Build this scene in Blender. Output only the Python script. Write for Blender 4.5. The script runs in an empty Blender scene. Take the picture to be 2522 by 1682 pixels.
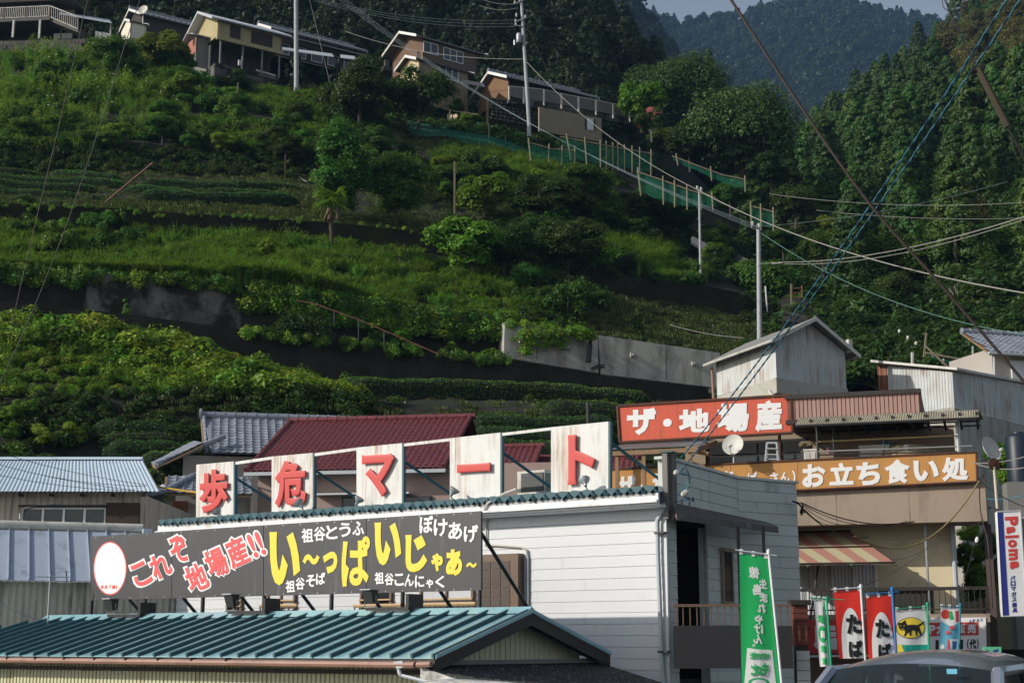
import bpy, math, random
import numpy as np
from mathutils import Vector, Matrix
from mathutils.bvhtree import BVHTree
S = bpy.context.scene
COL = S.collection
V = Vector
rad = math.radians
# ---------------------------------------------------------------- camera
FPX, CX, CY, EYE = 3650.0, 1261.0, 841.0, 3.0
PITCH = math.atan(749 / FPX)
SP, CP = math.sin(PITCH), math.cos(PITCH)
CAM = V((0, 0, EYE))
cam = bpy.data.cameras.new('camera')
cam.sensor_width = 36
cam.lens = 36 * FPX / 2522
cam.clip_start, cam.clip_end = .2, 9000
camo = bpy.data.objects.new('camera', cam)
COL.objects.link(camo)
camo.location = CAM
camo.rotation_euler = (math.pi / 2 + PITCH, 0, 0)
S.camera = camo
# ---------------------------------------------------------------- light
SUN_EL = 27
sdir = V((-.951 * math.cos(rad(SUN_EL)), -.309 * math.cos(rad(SUN_EL)), math.sin(rad(SUN_EL))))
W = bpy.data.worlds.new('World')
S.world = W
W.use_nodes = True
nt = W.node_tree
sky = nt.nodes.new('ShaderNodeTexSky')
sky.sky_type = 'NISHITA'
sky.sun_disc = False
sky.sun_elevation = rad(SUN_EL)
sky.sun_rotation = math.atan2(sdir.x, sdir.y)
sky.air_density, sky.dust_density, sky.ozone_density = 1.0, 1.2, 1.0
hs = nt.nodes.new('ShaderNodeHueSaturation')      # thin high cloud takes the edge off the blue
hs.inputs['Saturation'].default_value = .55
nt.links.new(sky.outputs[0], hs.inputs['Color'])
nt.links.new(hs.outputs[0], nt.nodes['Background'].inputs[0])
nt.nodes['Background'].inputs[1].default_value = .118
sl = bpy.data.lights.new('sun', 'SUN')
sl.energy = 4.3
sl.angle = rad(.5)
sl.color = (1, .93, .82)
slo = bpy.data.objects.new('sun', sl)
COL.objects.link(slo)
slo.rotation_euler = sdir.to_track_quat('Z', 'Y').to_euler()
S.view_settings.view_transform = 'Standard'
S.view_settings.look = 'None'
S.view_settings.exposure = 0
S.view_settings.gamma = 1
HAZE = .00015
S.cycles.use_denoising = True
S.cycles.max_bounces = 6
S.cycles.diffuse_bounces = 2
S.cycles.glossy_bounces = 2
S.cycles.transmission_bounces = 4
S.cycles.volume_bounces = 0
S.cycles.transparent_max_bounces = 8
S.cycles.use_adaptive_sampling = True
S.cycles.adaptive_threshold = .02
S.cycles.sample_clamp_indirect = 4

# ---------------------------------------------------------------- pixel rays -> world
def ray(px, py):
    x, y = (px - CX) / FPX, -(py - CY) / FPX
    return V((x, CP - y * SP, SP + y * CP))
def P(px, py, Y):
    d = ray(px, py)
    return CAM + d * (Y / d.y)
class Fr:
    """upright plane family: u along the wall, t into the depth, z up"""
    def __init__(s, o, deg):
        s.o = V((o[0], o[1], 0))
        a = rad(deg)
        s.d, s.n = V((math.cos(a), -math.sin(a), 0)), V((math.sin(a), math.cos(a), 0))
    def __call__(s, u, t, z):
        return s.o + s.d * u + s.n * t + V((0, 0, z))
    def pt(s, px, py, t=0):
        r = ray(px, py)
        k = (t - s.n.dot(CAM - s.o)) / s.n.dot(r)
        return CAM + r * k
    def uz(s, px, py, t=0):
        p = s.pt(px, py, t)
        return s.d.dot(p - s.o), p.z
    def uztop(s, px, py, t0, z0, tan):
        """hit of the pixel ray with the sloping plane z = z0 + tan (t - t0)"""
        r = ray(px, py)
        k = (z0 - EYE + tan * (s.n.dot(CAM - s.o) - t0)) / (r.z - tan * s.n.dot(r))
        p = CAM + r * k
        return s.d.dot(p - s.o), s.n.dot(p - s.o), p.z
    def side(s, px, u):
        """t where the pixel column meets the cross plane at u"""
        r = ray(px, 1400)
        k = (u - s.d.dot(CAM - s.o)) / s.d.dot(r)
        return s.n.dot(CAM + r * k - s.o)

# ---------------------------------------------------------------- mesh builder
class MB:
    def __init__(s):
        s.v, s.f, s.m = [], [], []
    def add(s, vs, fs, m=0):
        b = len(s.v)
        s.v += [V(p) for p in vs]
        s.f += [[b + i for i in f] for f in fs]
        s.m += [m] * len(fs)
        return s
    def poly(s, pts, m=0):
        return s.add(pts, [list(range(len(pts)))], m)
    def hexa(s, b, t, m=0):
        n = len(b)
        fs = [list(range(n))[::-1], list(range(n, 2 * n))]
        fs += [[i, (i + 1) % n, n + (i + 1) % n, n + i] for i in range(n)]
        return s.add(list(b) + list(t), fs, m)
    def box(s, fr, u0, u1, t0, t1, z0, z1, m=0):
        q = [(u0, t0), (u1, t0), (u1, t1), (u0, t1)]
        return s.hexa([fr(u, t, z0) for u, t in q], [fr(u, t, z1) for u, t in q], m)
    def prism(s, pts, vec, m=0):
        vec = V(vec)
        return s.hexa([V(p) for p in pts], [V(p) + vec for p in pts], m)
    def tube(s, pts, r, n=6, m=0, r1=None, cap=True):
        pts = [V(p) for p in pts]
        N = len(pts)
        rings = []
        for i, p in enumerate(pts):
            a = (pts[min(i + 1, N - 1)] - pts[max(i - 1, 0)])
            a = a.normalized() if a.length > 1e-9 else V((0, 0, 1))
            h = V((0, 0, 1)) if abs(a.z) < .9 else V((1, 0, 0))
            x = a.cross(h).normalized()
            y = a.cross(x)
            rr = r if r1 is None else r + (r1 - r) * i / max(N - 1, 1)
            rings += [p + (x * math.cos(k * 2 * math.pi / n) + y * math.sin(k * 2 * math.pi / n)) * rr for k in range(n)]
        fs = [[i * n + k, i * n + (k + 1) % n, (i + 1) * n + (k + 1) % n, (i + 1) * n + k] for i in range(N - 1) for k in range(n)]
        if cap:
            fs += [list(range(n))[::-1], list(range((N - 1) * n, N * n))]
        return s.add(rings, fs, m)
    def lathe(s, c, ax, prof, n=16, m=0):
        ax = V(ax).normalized()
        h = V((0, 0, 1)) if abs(ax.z) < .9 else V((1, 0, 0))
        x = ax.cross(h).normalized()
        y = ax.cross(x)
        vs = [V(c) + ax * z + (x * math.cos(k * 2 * math.pi / n) + y * math.sin(k * 2 * math.pi / n)) * r for r, z in prof for k in range(n)]
        fs = [[i * n + k, i * n + (k + 1) % n, (i + 1) * n + (k + 1) % n, (i + 1) * n + k] for i in range(len(prof) - 1) for k in range(n)]
        return s.add(vs, fs, m)
    def grid(s, fn, nu, nv, m=0):
        vs = [fn(i / nu, j / nv) for j in range(nv + 1) for i in range(nu + 1)]
        w = nu + 1
        return s.add(vs, [[j * w + i, j * w + i + 1, (j + 1) * w + i + 1, (j + 1) * w + i] for j in range(nv) for i in range(nu)], m)
    def corr(s, a, b, c, d, n, amp, m=0, sq=False):
        """corrugated sheet a-b (across the ribs) over d-c; ribs run from a-b to d-c"""
        a, b, c, d = map(V, (a, b, c, d))
        nr = (b - a).cross(d - a).normalized() * amp
        if sq:
            prof = [(0, 0), (.42, 0), (.5, 1), (.92, 1)]
        else:
            prof = [(0, 0), (.25, .7), (.5, 1), (.75, .7)]
        us = [((i + x) / n, y) for i in range(n) for x, y in prof] + [(1, 0)]
        vs = [a.lerp(b, x) + nr * y for x, y in us] + [d.lerp(c, x) + nr * y for x, y in us]
        w = len(us)
        return s.add(vs, [[i, i + 1, w + i + 1, w + i] for i in range(w - 1)], m)

ORG = {}
def setp(o, label=None, cat=None, group=None, kind=None):
    if label: o['label'] = label
    if cat: o['category'] = cat
    if group: o['group'] = group
    if kind: o['kind'] = kind
    return o
def thing(name, label, cat, loc, group=None, kind=None):
    o = bpy.data.objects.new(name, None)
    COL.objects.link(o)
    o.location = loc
    o.empty_display_size = .2
    ORG[o.name] = V(loc)
    return setp(o, label, cat, group, kind)
def mesh_from(name, mb, mats, org, smooth=False):
    me = bpy.data.meshes.new(name)
    me.from_pydata([p - org for p in mb.v], [], mb.f)
    for mt in (mats if isinstance(mats, (list, tuple)) else [mats]):
        me.materials.append(mt)
    if any(mb.m):
        me.polygons.foreach_set('material_index', mb.m)
    if smooth:
        me.shade_smooth()
        if smooth != 'all':
            me.set_sharp_from_angle(angle=rad(40))
    return me
def obj(name, mb, mats, parent=None, label=None, cat=None, group=None, kind=None, smooth=False, org=None):
    """one mesh object; vertices of mb are world points"""
    if parent is not None:
        og = ORG[parent.name]
    elif org is not None:
        og = V(org)
    else:
        n = max(len(mb.v), 1)
        og = V((sum(p.x for p in mb.v) / n, sum(p.y for p in mb.v) / n, min([p.z for p in mb.v] or [0])))
    o = bpy.data.objects.new(name, mesh_from(name, mb, mats, og, smooth))
    COL.objects.link(o)
    if parent is not None:
        o.parent = parent
    else:
        o.location = og
    ORG[o.name] = og
    return setp(o, label, cat, group, kind)
def inst(name, me, parent, mw):
    """a piece that shares mesh me, at world matrix mw, under parent (an unrotated thing)"""
    o = bpy.data.objects.new(name, me)
    COL.objects.link(o)
    o.parent = parent
    o.matrix_local = Matrix.Translation(-ORG[parent.name]) @ mw
    return o
def basis(o, x, y, z):
    m = Matrix((x, y, z)).transposed().to_4x4()
    m.translation = o
    return m
def copy_tree(o, parent=None):
    c = o.copy()
    COL.objects.link(c)
    c.parent = parent
    for ch in o.children:
        copy_tree(ch, c)
    return c

# ---------------------------------------------------------------- materials
def lk(nt, a, b): nt.links.new(a, b)
def mixc(nt, fac, a, b):
    n = nt.nodes.new('ShaderNodeMix')
    n.data_type = 'RGBA'
    for sock, v in ((n.inputs[0], fac), (n.inputs[6], a), (n.inputs[7], b)):
        if hasattr(v, 'links'): lk(nt, v, sock)
        elif isinstance(v, (int, float)): sock.default_value = v
        else: sock.default_value = (*v, 1)
    return n.outputs[2]
def noise(nt, vec, scale, det=4, rough=.55, w=None):
    n = nt.nodes.new('ShaderNodeTexNoise')
    n.inputs['Scale'].default_value = scale
    n.inputs['Detail'].default_value = det
    n.inputs['Roughness'].default_value = rough
    if w is not None:
        n.noise_dimensions = '4D'
        lk(nt, w, n.inputs['W'])
    lk(nt, vec, n.inputs['Vector'])
    return n.outputs[0]
def ramp(nt, val, lo, hi):
    n = nt.nodes.new('ShaderNodeMapRange')
    n.interpolation_type = 'SMOOTHSTEP'
    n.inputs['From Min'].default_value = lo
    n.inputs['From Max'].default_value = hi
    lk(nt, val, n.inputs[0])
    return n.outputs[0]
def math_(nt, op, a, b):
    n = nt.nodes.new('ShaderNodeMath')
    n.operation = op
    for sock, v in ((n.inputs[0], a), (n.inputs[1], b)):
        if hasattr(v, 'links'): lk(nt, v, sock)
        else: sock.default_value = v
    return n.outputs[0]
def mapping(nt, vec, sc):
    n = nt.nodes.new('ShaderNodeMapping')
    n.inputs['Scale'].default_value = sc
    lk(nt, vec, n.inputs[0])
    return n.outputs[0]
MATS = {}
def M(name, c, r=.6, met=0, var=.18, sc=1.5, dirt=None, damt=.5, dst=(1, 1, 1), dsc=2., rust=None, ramt=.55, rsc=3., bump=0, bsc=25, spec=.4, rnd=.0, coat=0, bst=(1, 1, 1), c2=None, c2r=(.45, .6)):
    """painted / mineral surface: base colour with soft mottling, an optional dirt layer and optional run-down rust streaks"""
    m = bpy.data.materials.new(name)
    m.use_nodes = True
    nt = m.node_tree
    b = nt.nodes['Principled BSDF']
    tc = nt.nodes.new('ShaderNodeTexCoord').outputs['Object']
    oi = nt.nodes.new('ShaderNodeObjectInfo').outputs['Random']
    w = math_(nt, 'MULTIPLY', oi, 13.)
    col = mixc(nt, noise(nt, tc, sc, 5, .6, w), [x * (1 - var) for x in c], [min(x * (1 + var), .95) for x in c])
    if c2:
        col = mixc(nt, ramp(nt, noise(nt, tc, sc * .6, 6, .65, w), *c2r), col, c2)
    if rnd:
        k = nt.nodes.new('ShaderNodeHueSaturation')
        lk(nt, math_(nt, 'ADD', math_(nt, 'MULTIPLY', oi, 2 * rnd), 1 - rnd), k.inputs['Value'])
        lk(nt, col, k.inputs['Color'])
        col = k.outputs[0]
    if dirt:
        f = ramp(nt, noise(nt, mapping(nt, tc, dst), dsc, 7, .65, w), .62 - .35 * damt, .72 - .1 * damt)
        col = mixc(nt, math_(nt, 'MULTIPLY', f, min(1, .5 + .5 * damt)), col, dirt)
    if rust:
        a = ramp(nt, noise(nt, mapping(nt, tc, (rsc, rsc, .18)), 2.2, 6, .6, w), .58 - .14 * ramt, .75)
        a2 = ramp(nt, noise(nt, tc, .9, 3, .5, w), .35, .65)
        col = mixc(nt, math_(nt, 'MULTIPLY', a, a2), col, rust)
    lk(nt, col, b.inputs['Base Color'])
    b.inputs['Roughness'].default_value = r
    b.inputs['Metallic'].default_value = met
    b.inputs['Specular IOR Level'].default_value = spec
    if coat: b.inputs['Coat Weight'].default_value = coat
    if bump:
        bn = nt.nodes.new('ShaderNodeBump')
        bn.inputs['Strength'].default_value = bump
        bn.inputs['Distance'].default_value = .03
        lk(nt, noise(nt, mapping(nt, tc, bst), bsc, 5, .6), bn.inputs['Height'])
        lk(nt, bn.outputs[0], b.inputs['Normal'])
    MATS[name] = m
    return m
def LM(name, c1, c2, c3=None, tr=.3, rnd=.35):
    """leaves: colour varies from plant to plant and over the plant; some light passes through"""
    m = bpy.data.materials.new(name)
    m.use_nodes = True
    nt = m.node_tree
    b = nt.nodes['Principled BSDF']
    out = nt.nodes['Material Output']
    tc = nt.nodes.new('ShaderNodeTexCoord').outputs['Object']
    oi = nt.nodes.new('ShaderNodeObjectInfo').outputs['Random']
    w = math_(nt, 'MULTIPLY', oi, 31.)
    col = mixc(nt, ramp(nt, noise(nt, tc, 2.5, 3, .6, w), .35, .65), c1, c2)
    if c3:
        col = mixc(nt, ramp(nt, noise(nt, tc, 1.1, 2, .5, w), .55, .75), col, c3)
    k = nt.nodes.new('ShaderNodeHueSaturation')
    lk(nt, math_(nt, 'ADD', math_(nt, 'MULTIPLY', oi, 2 * rnd), 1 - rnd), k.inputs['Value'])
    lk(nt, math_(nt, 'ADD', math_(nt, 'MULTIPLY', math_(nt, 'FRACT', math_(nt, 'MULTIPLY', oi, 7.3), 0.), .05), .475), k.inputs['Hue'])
    lk(nt, col, k.inputs['Color'])
    col = k.outputs[0]
    lk(nt, col, b.inputs['Base Color'])
    b.inputs['Roughness'].default_value = .5
    b.inputs['Specular IOR Level'].default_value = .25
    t = nt.nodes.new('ShaderNodeBsdfTranslucent')
    lk(nt, mixc(nt, .35, col, (.16, .2, .02)), t.inputs[0])
    mx = nt.nodes.new('ShaderNodeMixShader')
    mx.inputs[0].default_value = tr
    lk(nt, b.outputs[0], mx.inputs[1])
    lk(nt, t.outputs[0], mx.inputs[2])
    lk(nt, mx.outputs[0], out.inputs[0])
    return m
def glass(name, c=(.02, .025, .03), r=.05):
    m = M(name, c, r=r, var=.3, sc=.8, spec=.6)
    return m

# ---------------------------------------------------------------- lettering
_G = {}
def glyph(ch, bev):
    k = (ch, bev)
    if k not in _G:
        c = bpy.data.curves.new('letter', 'FONT')
        c.body = ch
        c.resolution_u = 3
        c.extrude = .03
        c.bevel_depth = bev
        c.bevel_resolution = 0 if bev < .02 else 1
        o = bpy.data.objects.new('letter', c)
        me = bpy.data.meshes.new_from_object(o)
        vs = np.array([v.co[:] for v in me.vertices], dtype=float)
        fs = [list(p.vertices) for p in me.polygons]
        bpy.data.objects.remove(o)
        az = np.abs(vs[:, 2])
        vs[:, 2] = np.sign(vs[:, 2]) * (np.minimum(az, .03) + np.maximum(az - .03, 0) * .15)
        lo, hi = vs.min(0), vs.max(0)
        sz = np.maximum(hi - lo, 1e-6)
        # 45-degree bevel kept, height set by the caller
        vs2 = (vs - (lo + hi) / 2) / sz
        _G[k] = (vs2, fs, sz)
    return _G[k]
def letter(mb, fr, t, ch, px, py, w, h, depth=.02, rot=0, slope=0, bev=.02, m=0):
    """one character whose face fills w x h photo pixels centred on (px,py) on plane t of frame fr, standing depth proud"""
    vs, fs, _ = glyph(ch, bev)
    a = rad(rot)
    ca, sa = math.cos(a), math.sin(a)
    out = []
    for x, y, z in vs:
        X, Y = x * w, y * h
        X, Y = X * ca - Y * sa, X * sa + Y * ca
        qx, qy = px + X, py - Y + slope * X
        out.append(fr.pt(qx, qy, t) - fr.n * (depth * (z + .5)))
    mb.add(out, fs, m)
# ================================================================ setting
TA = rad(18)
E_ = V((math.cos(TA), math.sin(TA), 0))      # along the terraces
H_ = V((-math.sin(TA), math.cos(TA), 0))     # into the hill
def interp(d, x):
    ks = sorted(d)
    if x <= ks[0]: return d[ks[0]]
    if x >= ks[-1]: return d[ks[-1]]
    for a, b in zip(ks, ks[1:]):
        if x <= b:
            return d[a] + (d[b] - d[a]) * (x - a) / (b - a)
def onw(px, w):
    r = ray(px, 1400)
    k = w / H_.dot(r)
    return V((r.x * k, r.y * k, 0))
# contour lines of the terraced hillside: distance into the hill, then picture height by picture column
CONT = [
    (44, None, 0), (58, {0: 1230, 400: 1250, 850: 1230, 1250: 1190, 1750: 1130, 2100: 1080, 2520: 1075}),
    (62, {0: 1085, 400: 1110, 850: 1060, 1250: 1080, 1750: 1060, 2100: 1020, 2520: 1010}),
    (64, {0: 990, 400: 975, 850: 985, 1250: 1010, 1750: 1020, 2100: 1000, 2520: 985}),
    (73, {0: 795, 300: 835, 640: 905, 850: 945, 1240: 955, 1560: 990, 1760: 1000, 2100: 970, 2520: 945}),
    (73.4, {0: 757, 300: 787, 640: 832, 870: 862, 1240: 893, 1770: 968, 2100: 962, 2520: 940}),
    (74.6, 'flat'),
    (75, {0: 672, 300: 692, 560: 712, 830: 752, 1050: 790, 1240: 797, 1765: 874, 2100: 905, 2520: 910}),
    (87, {0: 565, 300: 578, 640: 592, 850: 605, 1090: 625, 1300: 655, 1550: 728, 1830: 772, 2100: 850, 2520: 880}),
    (87.4, {0: 512, 200: 519, 400: 534, 640: 548, 850: 563, 1090: 592, 1300: 620, 1550: 690, 1830: 728, 2100: 835, 2520: 870}),
    (100, {0: 417, 300: 417, 640: 427, 850: 445, 1090: 500, 1300: 520, 1550: 600, 1830: 660, 2100: 790, 2520: 850}),
    (102, {0: 358, 640: 372, 850: 395, 1090: 440, 1300: 440, 1550: 530, 1830: 630, 2100: 770, 2520: 840}),
    (114, {0: 245, 400: 240, 700: 290, 1000: 330, 1200: 345, 1400: 410, 1560: 460, 1830: 580, 2100: 755, 2520: 830}),
    (125, {0: 145, 300: 140, 470: 212, 700: 235, 1000: 280, 1200: 310, 1400: 335, 1560: 370, 1830: 530, 2100: 740, 2520: 825}),
    (142, 'flat'),
    (175, {0: 40, 300: 40, 700: 80, 1000: 130, 1200: 150, 1400: 180, 1560: 250, 1700: 400, 1830: 520, 2100: 730, 2520: 820}),
    (320, {0: -420, 700: -350, 1150: -230, 1300: -110, 1400: 0, 1490: 95, 1570: 190, 1650: 310, 1750: 430, 1900: 560, 2100: 700, 2520: 800}),
    (440, 'down'),
]
NROW = len(CONT)
def cont_z(i, px):
    c = CONT[i]
    if c[1] is None: return c[2]
    if c[1] == 'flat': return cont_z(i - 1, px) + .05
    if c[1] == 'down': return cont_z(i - 1, px) - 60
    ks = sorted(c[1])
    q = min(max(px, ks[0]), ks[-1])
    r = ray(q, interp(c[1], q))
    k = c[0] / H_.dot(r)
    return EYE + r.z * k
_zc = {}
def T(row, px):
    """hillside point at contour position row (float) in the vertical plane of picture column px"""
    i = min(int(row), NROW - 2)
    f = row - i
    for j in (i, i + 1):
        if (j, px) not in _zc: _zc[(j, px)] = cont_z(j, px)
    p = onw(px, CONT[i][0] + (CONT[i + 1][0] - CONT[i][0]) * f)
    p.z = _zc[(i, px)] * (1 - f) + _zc[(i + 1, px)] * f
    return p
soil = M('soil', (.013, .017, .007), r=.95, var=.4, sc=.8, c2=(.02, .016, .009), bump=.8, bsc=3)
asph = M('asphalt', (.05, .05, .05), r=.9, bump=.3, bsc=80)
forestfloor = M('forest_floor', (.012, .02, .008), r=1, var=.4, sc=.3, bump=1, bsc=.6)

def sheet(name, cols, rows, fn, mat, jit=0, seed=0, smooth=True):
    rng = random.Random(seed)
    mb = MB()
    nc, nr = len(cols), len(rows)
    for r in rows:
        for c in cols:
            p = fn(r, c)
            if jit: p = p + V((rng.uniform(-jit, jit), rng.uniform(-jit, jit), rng.uniform(-jit, jit)))
            mb.v.append(p)
    mb.f = [[j * nc + i, j * nc + i + 1, (j + 1) * nc + i + 1, (j + 1) * nc + i] for j in range(nr - 1) for i in range(nc - 1)]
    mb.m = [0] * len(mb.f)
    o = obj(name, mb, mat, kind='structure', org=(0, 0, 0), smooth='all' if smooth else False)
    return o, mb
cols = [x for x in range(-2400, 4300, 100) if x < -100 or x > 2650] + list(range(-100, 2651, 30))
cols = sorted(cols)
rows = []
for i in range(NROW - 1):
    n = max(1, min(8, int((CONT[i + 1][0] - CONT[i][0]) / 1.6)))
    if CONT[i][0] < 50: n = 3
    rows += [i + k / n for k in range(n)]
rows.append(NROW - 1)
hill, hmb = sheet('hillside', cols, rows, T, soil, .05, 3)
HB = BVHTree.FromPolygons([tuple(p) for p in hmb.v], hmb.f)
def ground_at(px, py, tree=None):
    h = (tree or HB).ray_cast(CAM, ray(px, py).normalized())
    return h[0]
def drop(x, y, tree=None):
    h = (tree or HB).ray_cast(V((x, y, 900)), V((0, 0, -1)))
    return h[0]

# flat ground of the street, raised where the cars stand
g = MB()
gx, gy = [-400, -60, 60, 400], [-60, 22, 26, 46]
for y in gy:
    for x in gx: g.v.append(V((x, y, 1.18 if y < 24 else 0)))
g.f = [[j * 4 + i, j * 4 + i + 1, (j + 1) * 4 + i + 1, (j + 1) * 4 + i] for j in range(3) for i in range(3)]
g.m = [0] * 9
obj('road', g, asph, kind='structure', org=(0, 0, 0))

# conifer hillside across the side valley
RC = [1500, 1700, 1800, 1900, 2000, 2100, 2200, 2300, 2400, 2522, 2700, 2900, 3200, 3800]
RH = [  # distance, then picture height by column
    (78, {1500: 1150, 1800: 1040, 2100: 960, 2522: 930, 3800: 900}),
    (105, {1500: 900, 1800: 850, 1900: 800, 2100: 770, 2300: 740, 2522: 700, 3200: 520, 3800: 420}),
    (150, {1500: 800, 1800: 720, 1900: 690, 2100: 640, 2300: 570, 2522: 480, 3200: 180, 3800: 0}),
    (220, {1500: 700, 1800: 610, 1900: 570, 2000: 530, 2100: 470, 2300: 350, 2522: 220, 3200: -350, 3800: -700}),
    (300, {1500: 660, 1800: 570, 1900: 530, 1960: 490, 2050: 390, 2150: 330, 2300: 230, 2400: 150, 2522: 40, 3200: -600, 3800: -1100}),
    (370, {1500: 640, 1800: 560, 1900: 520, 1960: 480, 2050: 380, 2150: 310, 2230: 240, 2300: 160, 2380: 80, 2522: -60, 3200: -750, 3800: -1300}),
    (470, None)]
def TR(row, px):
    i = min(int(row), len(RH) - 2)
    f = row - i
    def pt(j):
        if RH[j][1] is None:
            q = P(px, interp(RH[j - 1][1], px), RH[j - 1][0])
            r = ray(px, 1400)
            k = RH[j][0] / r.y
            return V((r.x * k, r.y * k, q.z - 90))
        return P(px, interp(RH[j][1], px), RH[j][0])
    return pt(i).lerp(pt(i + 1), f)
rcols = list(range(1500, 3801, 50))
rrows = [i + k / 5 for i in range(len(RH) - 1) for k in range(5)] + [len(RH) - 1]
fh, fhmb = sheet('forest_hill', rcols, rrows, TR, forestfloor, .5, 4)
RB = BVHTree.FromPolygons([tuple(p) for p in fhmb.v], fhmb.f)

# unseen spur added to keep the sun off the wood above the houses
def west(x, y):
    s = min(max((y - 118) / 50, 0), 1)
    s = s * s * (3 - 2 * s)
    return V((x, y, 212 * s * math.exp(-((x + 175) / 72) ** 2 - (max(y - 330, 0) / 120) ** 2) - 8))
sheet('added_shade_hill', list(range(-420, 1, 20)), list(range(100, 620, 20)), lambda y, x: west(x, y), forestfloor, 2, 5)

# distant mountains
def mount(name, Y0, Y1, sil, base_py, seed, step, amp):
    xs = list(range(min(sil), max(sil) + 1, step))
    rr = [k / 22 for k in range(23)] + [1.15, 1.5]
    rng = np.random.default_rng(seed)
    ph = rng.uniform(0, 6.28, 12)
    def fn(r, px):
        top = P(px, interp(sil, px), Y1)
        bot = P(px, base_py, Y0)
        if r > 1:
            q = P(px, interp(sil, px), Y1)
            return V((q.x * (1 + .5 * (r - 1)), q.y * (1 + .5 * (r - 1)), q.z - (r - 1) * 400))
        p = bot.lerp(top, r)
        s = 0
        for k, (fx, fy) in enumerate(((1.1, .6), (2.3, 1.1), (4.7, 2.3), (9, 5))):
            s += math.sin(p.x / 95 * fx + ph[k]) * math.cos(p.z / 90 * fy + ph[k + 4]) / (k + 1)
        return p + V((0, -amp * s * math.sin(math.pi * min(r, 1)), 0))
    return sheet(name, xs, rr, fn, forestfloor)
far_o, far_mb = mount('far_mountain', 900, 1400, {200: 60, 1000: 20, 1400: -15, 1560: 30, 1620: 62, 1680: 66, 1750: 62, 1850: 48, 1950: 18, 2020: 12, 2100: 22, 2200: 52, 2280: 66, 2350: 75, 2450: 70, 2700: 0, 3400: -100}, 1000, 7, 25, 45)
mid_o, mid_mb = mount('middle_mountain', 520, 760, {900: -300, 1300: -120, 1420: -8, 1500: 22, 1550: 40, 1600: 85, 1640: 130, 1680: 200, 1740: 300, 1800: 420, 1900: 560, 2000: 640}, 900, 8, 20, 20)
# ================================================================ materials of the buildings
white_sd = M('white_siding', (.60, .615, .64), r=.5, var=.04, dirt=(.5, .5, .48), damt=.12, dst=(2.5, 2.5, .12), bump=.05, bsc=40, rnd=.02)
white_pt = M('white_paint', (.72, .73, .74), r=.5, var=.06, dirt=(.4, .38, .34), damt=.3, dst=(1, 1, .3))
grey_sd = M('grey_green_siding', (.52, .56, .53), r=.6, var=.08, dirt=(.22, .25, .23), damt=.2, dst=(1, 1, .25), rnd=.03)
teal = M('teal_metal', (.25, .46, .52), r=.24, var=.12, sc=.7, dirt=(.2, .33, .36), damt=.5, dsc=1.2, spec=.6, rnd=.05)
teal_dk = M('dark_teal_metal', (.02, .085, .11), r=.4, var=.15)
cream = M('cream_corrugated', (.56, .56, .38), r=.6, var=.06, dirt=(.32, .26, .12), damt=.3, dst=(2, 2, .3), rnd=.02)
brown_dk = M('dark_brown_trim', (.035, .028, .025), r=.6, var=.2, dirt=(.1, .09, .08), damt=.2)
dkmetal = M('dark_metal', (.03, .03, .032), r=.5, var=.2)
blackp = M('black_frame_paint', (.015, .015, .017), r=.5)
sign_dk = M('charcoal_sign_face', (.040, .041, .047), r=.38, var=.1, sc=.6, dirt=(.12, .12, .13), damt=.2, dst=(3, 3, .3), spec=.5)
sign_w = M('weathered_white_panel', (.66, .67, .66), r=.6, var=.07, dirt=(.42, .40, .36), damt=.35, dst=(3, 3, .5), rust=(.33, .15, .04), ramt=1.2, rsc=6)
red_p = M('red_letter_paint', (.55, .055, .05), r=.5, var=.07)
pink_p = M('red_print', (.70, .085, .09), r=.45, var=.04)
yel_p = M('yellow_print', (.80, .62, .06), r=.45, var=.04)
wht_p = M('white_print', (.78, .78, .78), r=.45, var=.03)
blk_p = M('black_print', (.012, .012, .014), r=.5)
grn_p = M('green_print', (.02, .42, .12), r=.5, var=.05)
blu_p = M('navy_print', (.02, .03, .22), r=.5, var=.05)
red_s = M('faded_red_sign', (.58, .10, .055), r=.6, var=.08, dirt=(.36, .09, .05), damt=.4, dst=(4, 4, .3))
org_s = M('faded_orange_sign', (.50, .24, .065), r=.6, var=.08, dirt=(.40, .22, .09), damt=.5, dst=(4, 4, .3))
rustm = M('rusty_steel', (.11, .04, .02), r=.85, var=.4, sc=6, c2=(.05, .035, .03), bump=.3)
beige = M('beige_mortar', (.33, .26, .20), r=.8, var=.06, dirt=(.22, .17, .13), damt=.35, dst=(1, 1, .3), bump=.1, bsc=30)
cream_w = M('cream_wall', (.66, .57, .38), r=.8, var=.06, dirt=(.4, .34, .22), damt=.3)
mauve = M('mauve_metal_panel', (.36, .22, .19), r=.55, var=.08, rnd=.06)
tile_m = M('maroon_tile', (.16, .04, .044), r=.42, var=.15, sc=4, spec=.5, rnd=.12)
tile_g = M('blue_grey_tile', (.24, .265, .31), r=.35, var=.2, sc=3, spec=.5, rnd=.16)
pale_bl = M('pale_blue_metal', (.50, .60, .70), r=.42, var=.05, sc=.7, spec=.5, dirt=(.3, .38, .46), damt=.25)
seam_gr = M('blue_grey_standing_seam', (.36, .42, .52), r=.42, var=.06, spec=.5, rnd=.04, dirt=(.13, .16, .2), damt=.3)
taupe = M('taupe_corrugated', (.52, .455, .375), r=.6, var=.1, dirt=(.12, .1, .08), damt=.35, dst=(3, 3, .3))
wood = M('weathered_wood', (.24, .15, .085), r=.8, var=.3, sc=3)
wood_l = M('pale_wood_rail', (.52, .36, .2), r=.7, var=.15)
bark_br = M('brown_louvre', (.085, .065, .055), r=.6, var=.1, rnd=.06)
brown_fr = M('brown_aluminium', (.16, .105, .075), r=.45, var=.1)
grey_pvc = M('grey_plastic_pipe', (.44, .48, .52), r=.5, var=.08)
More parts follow.
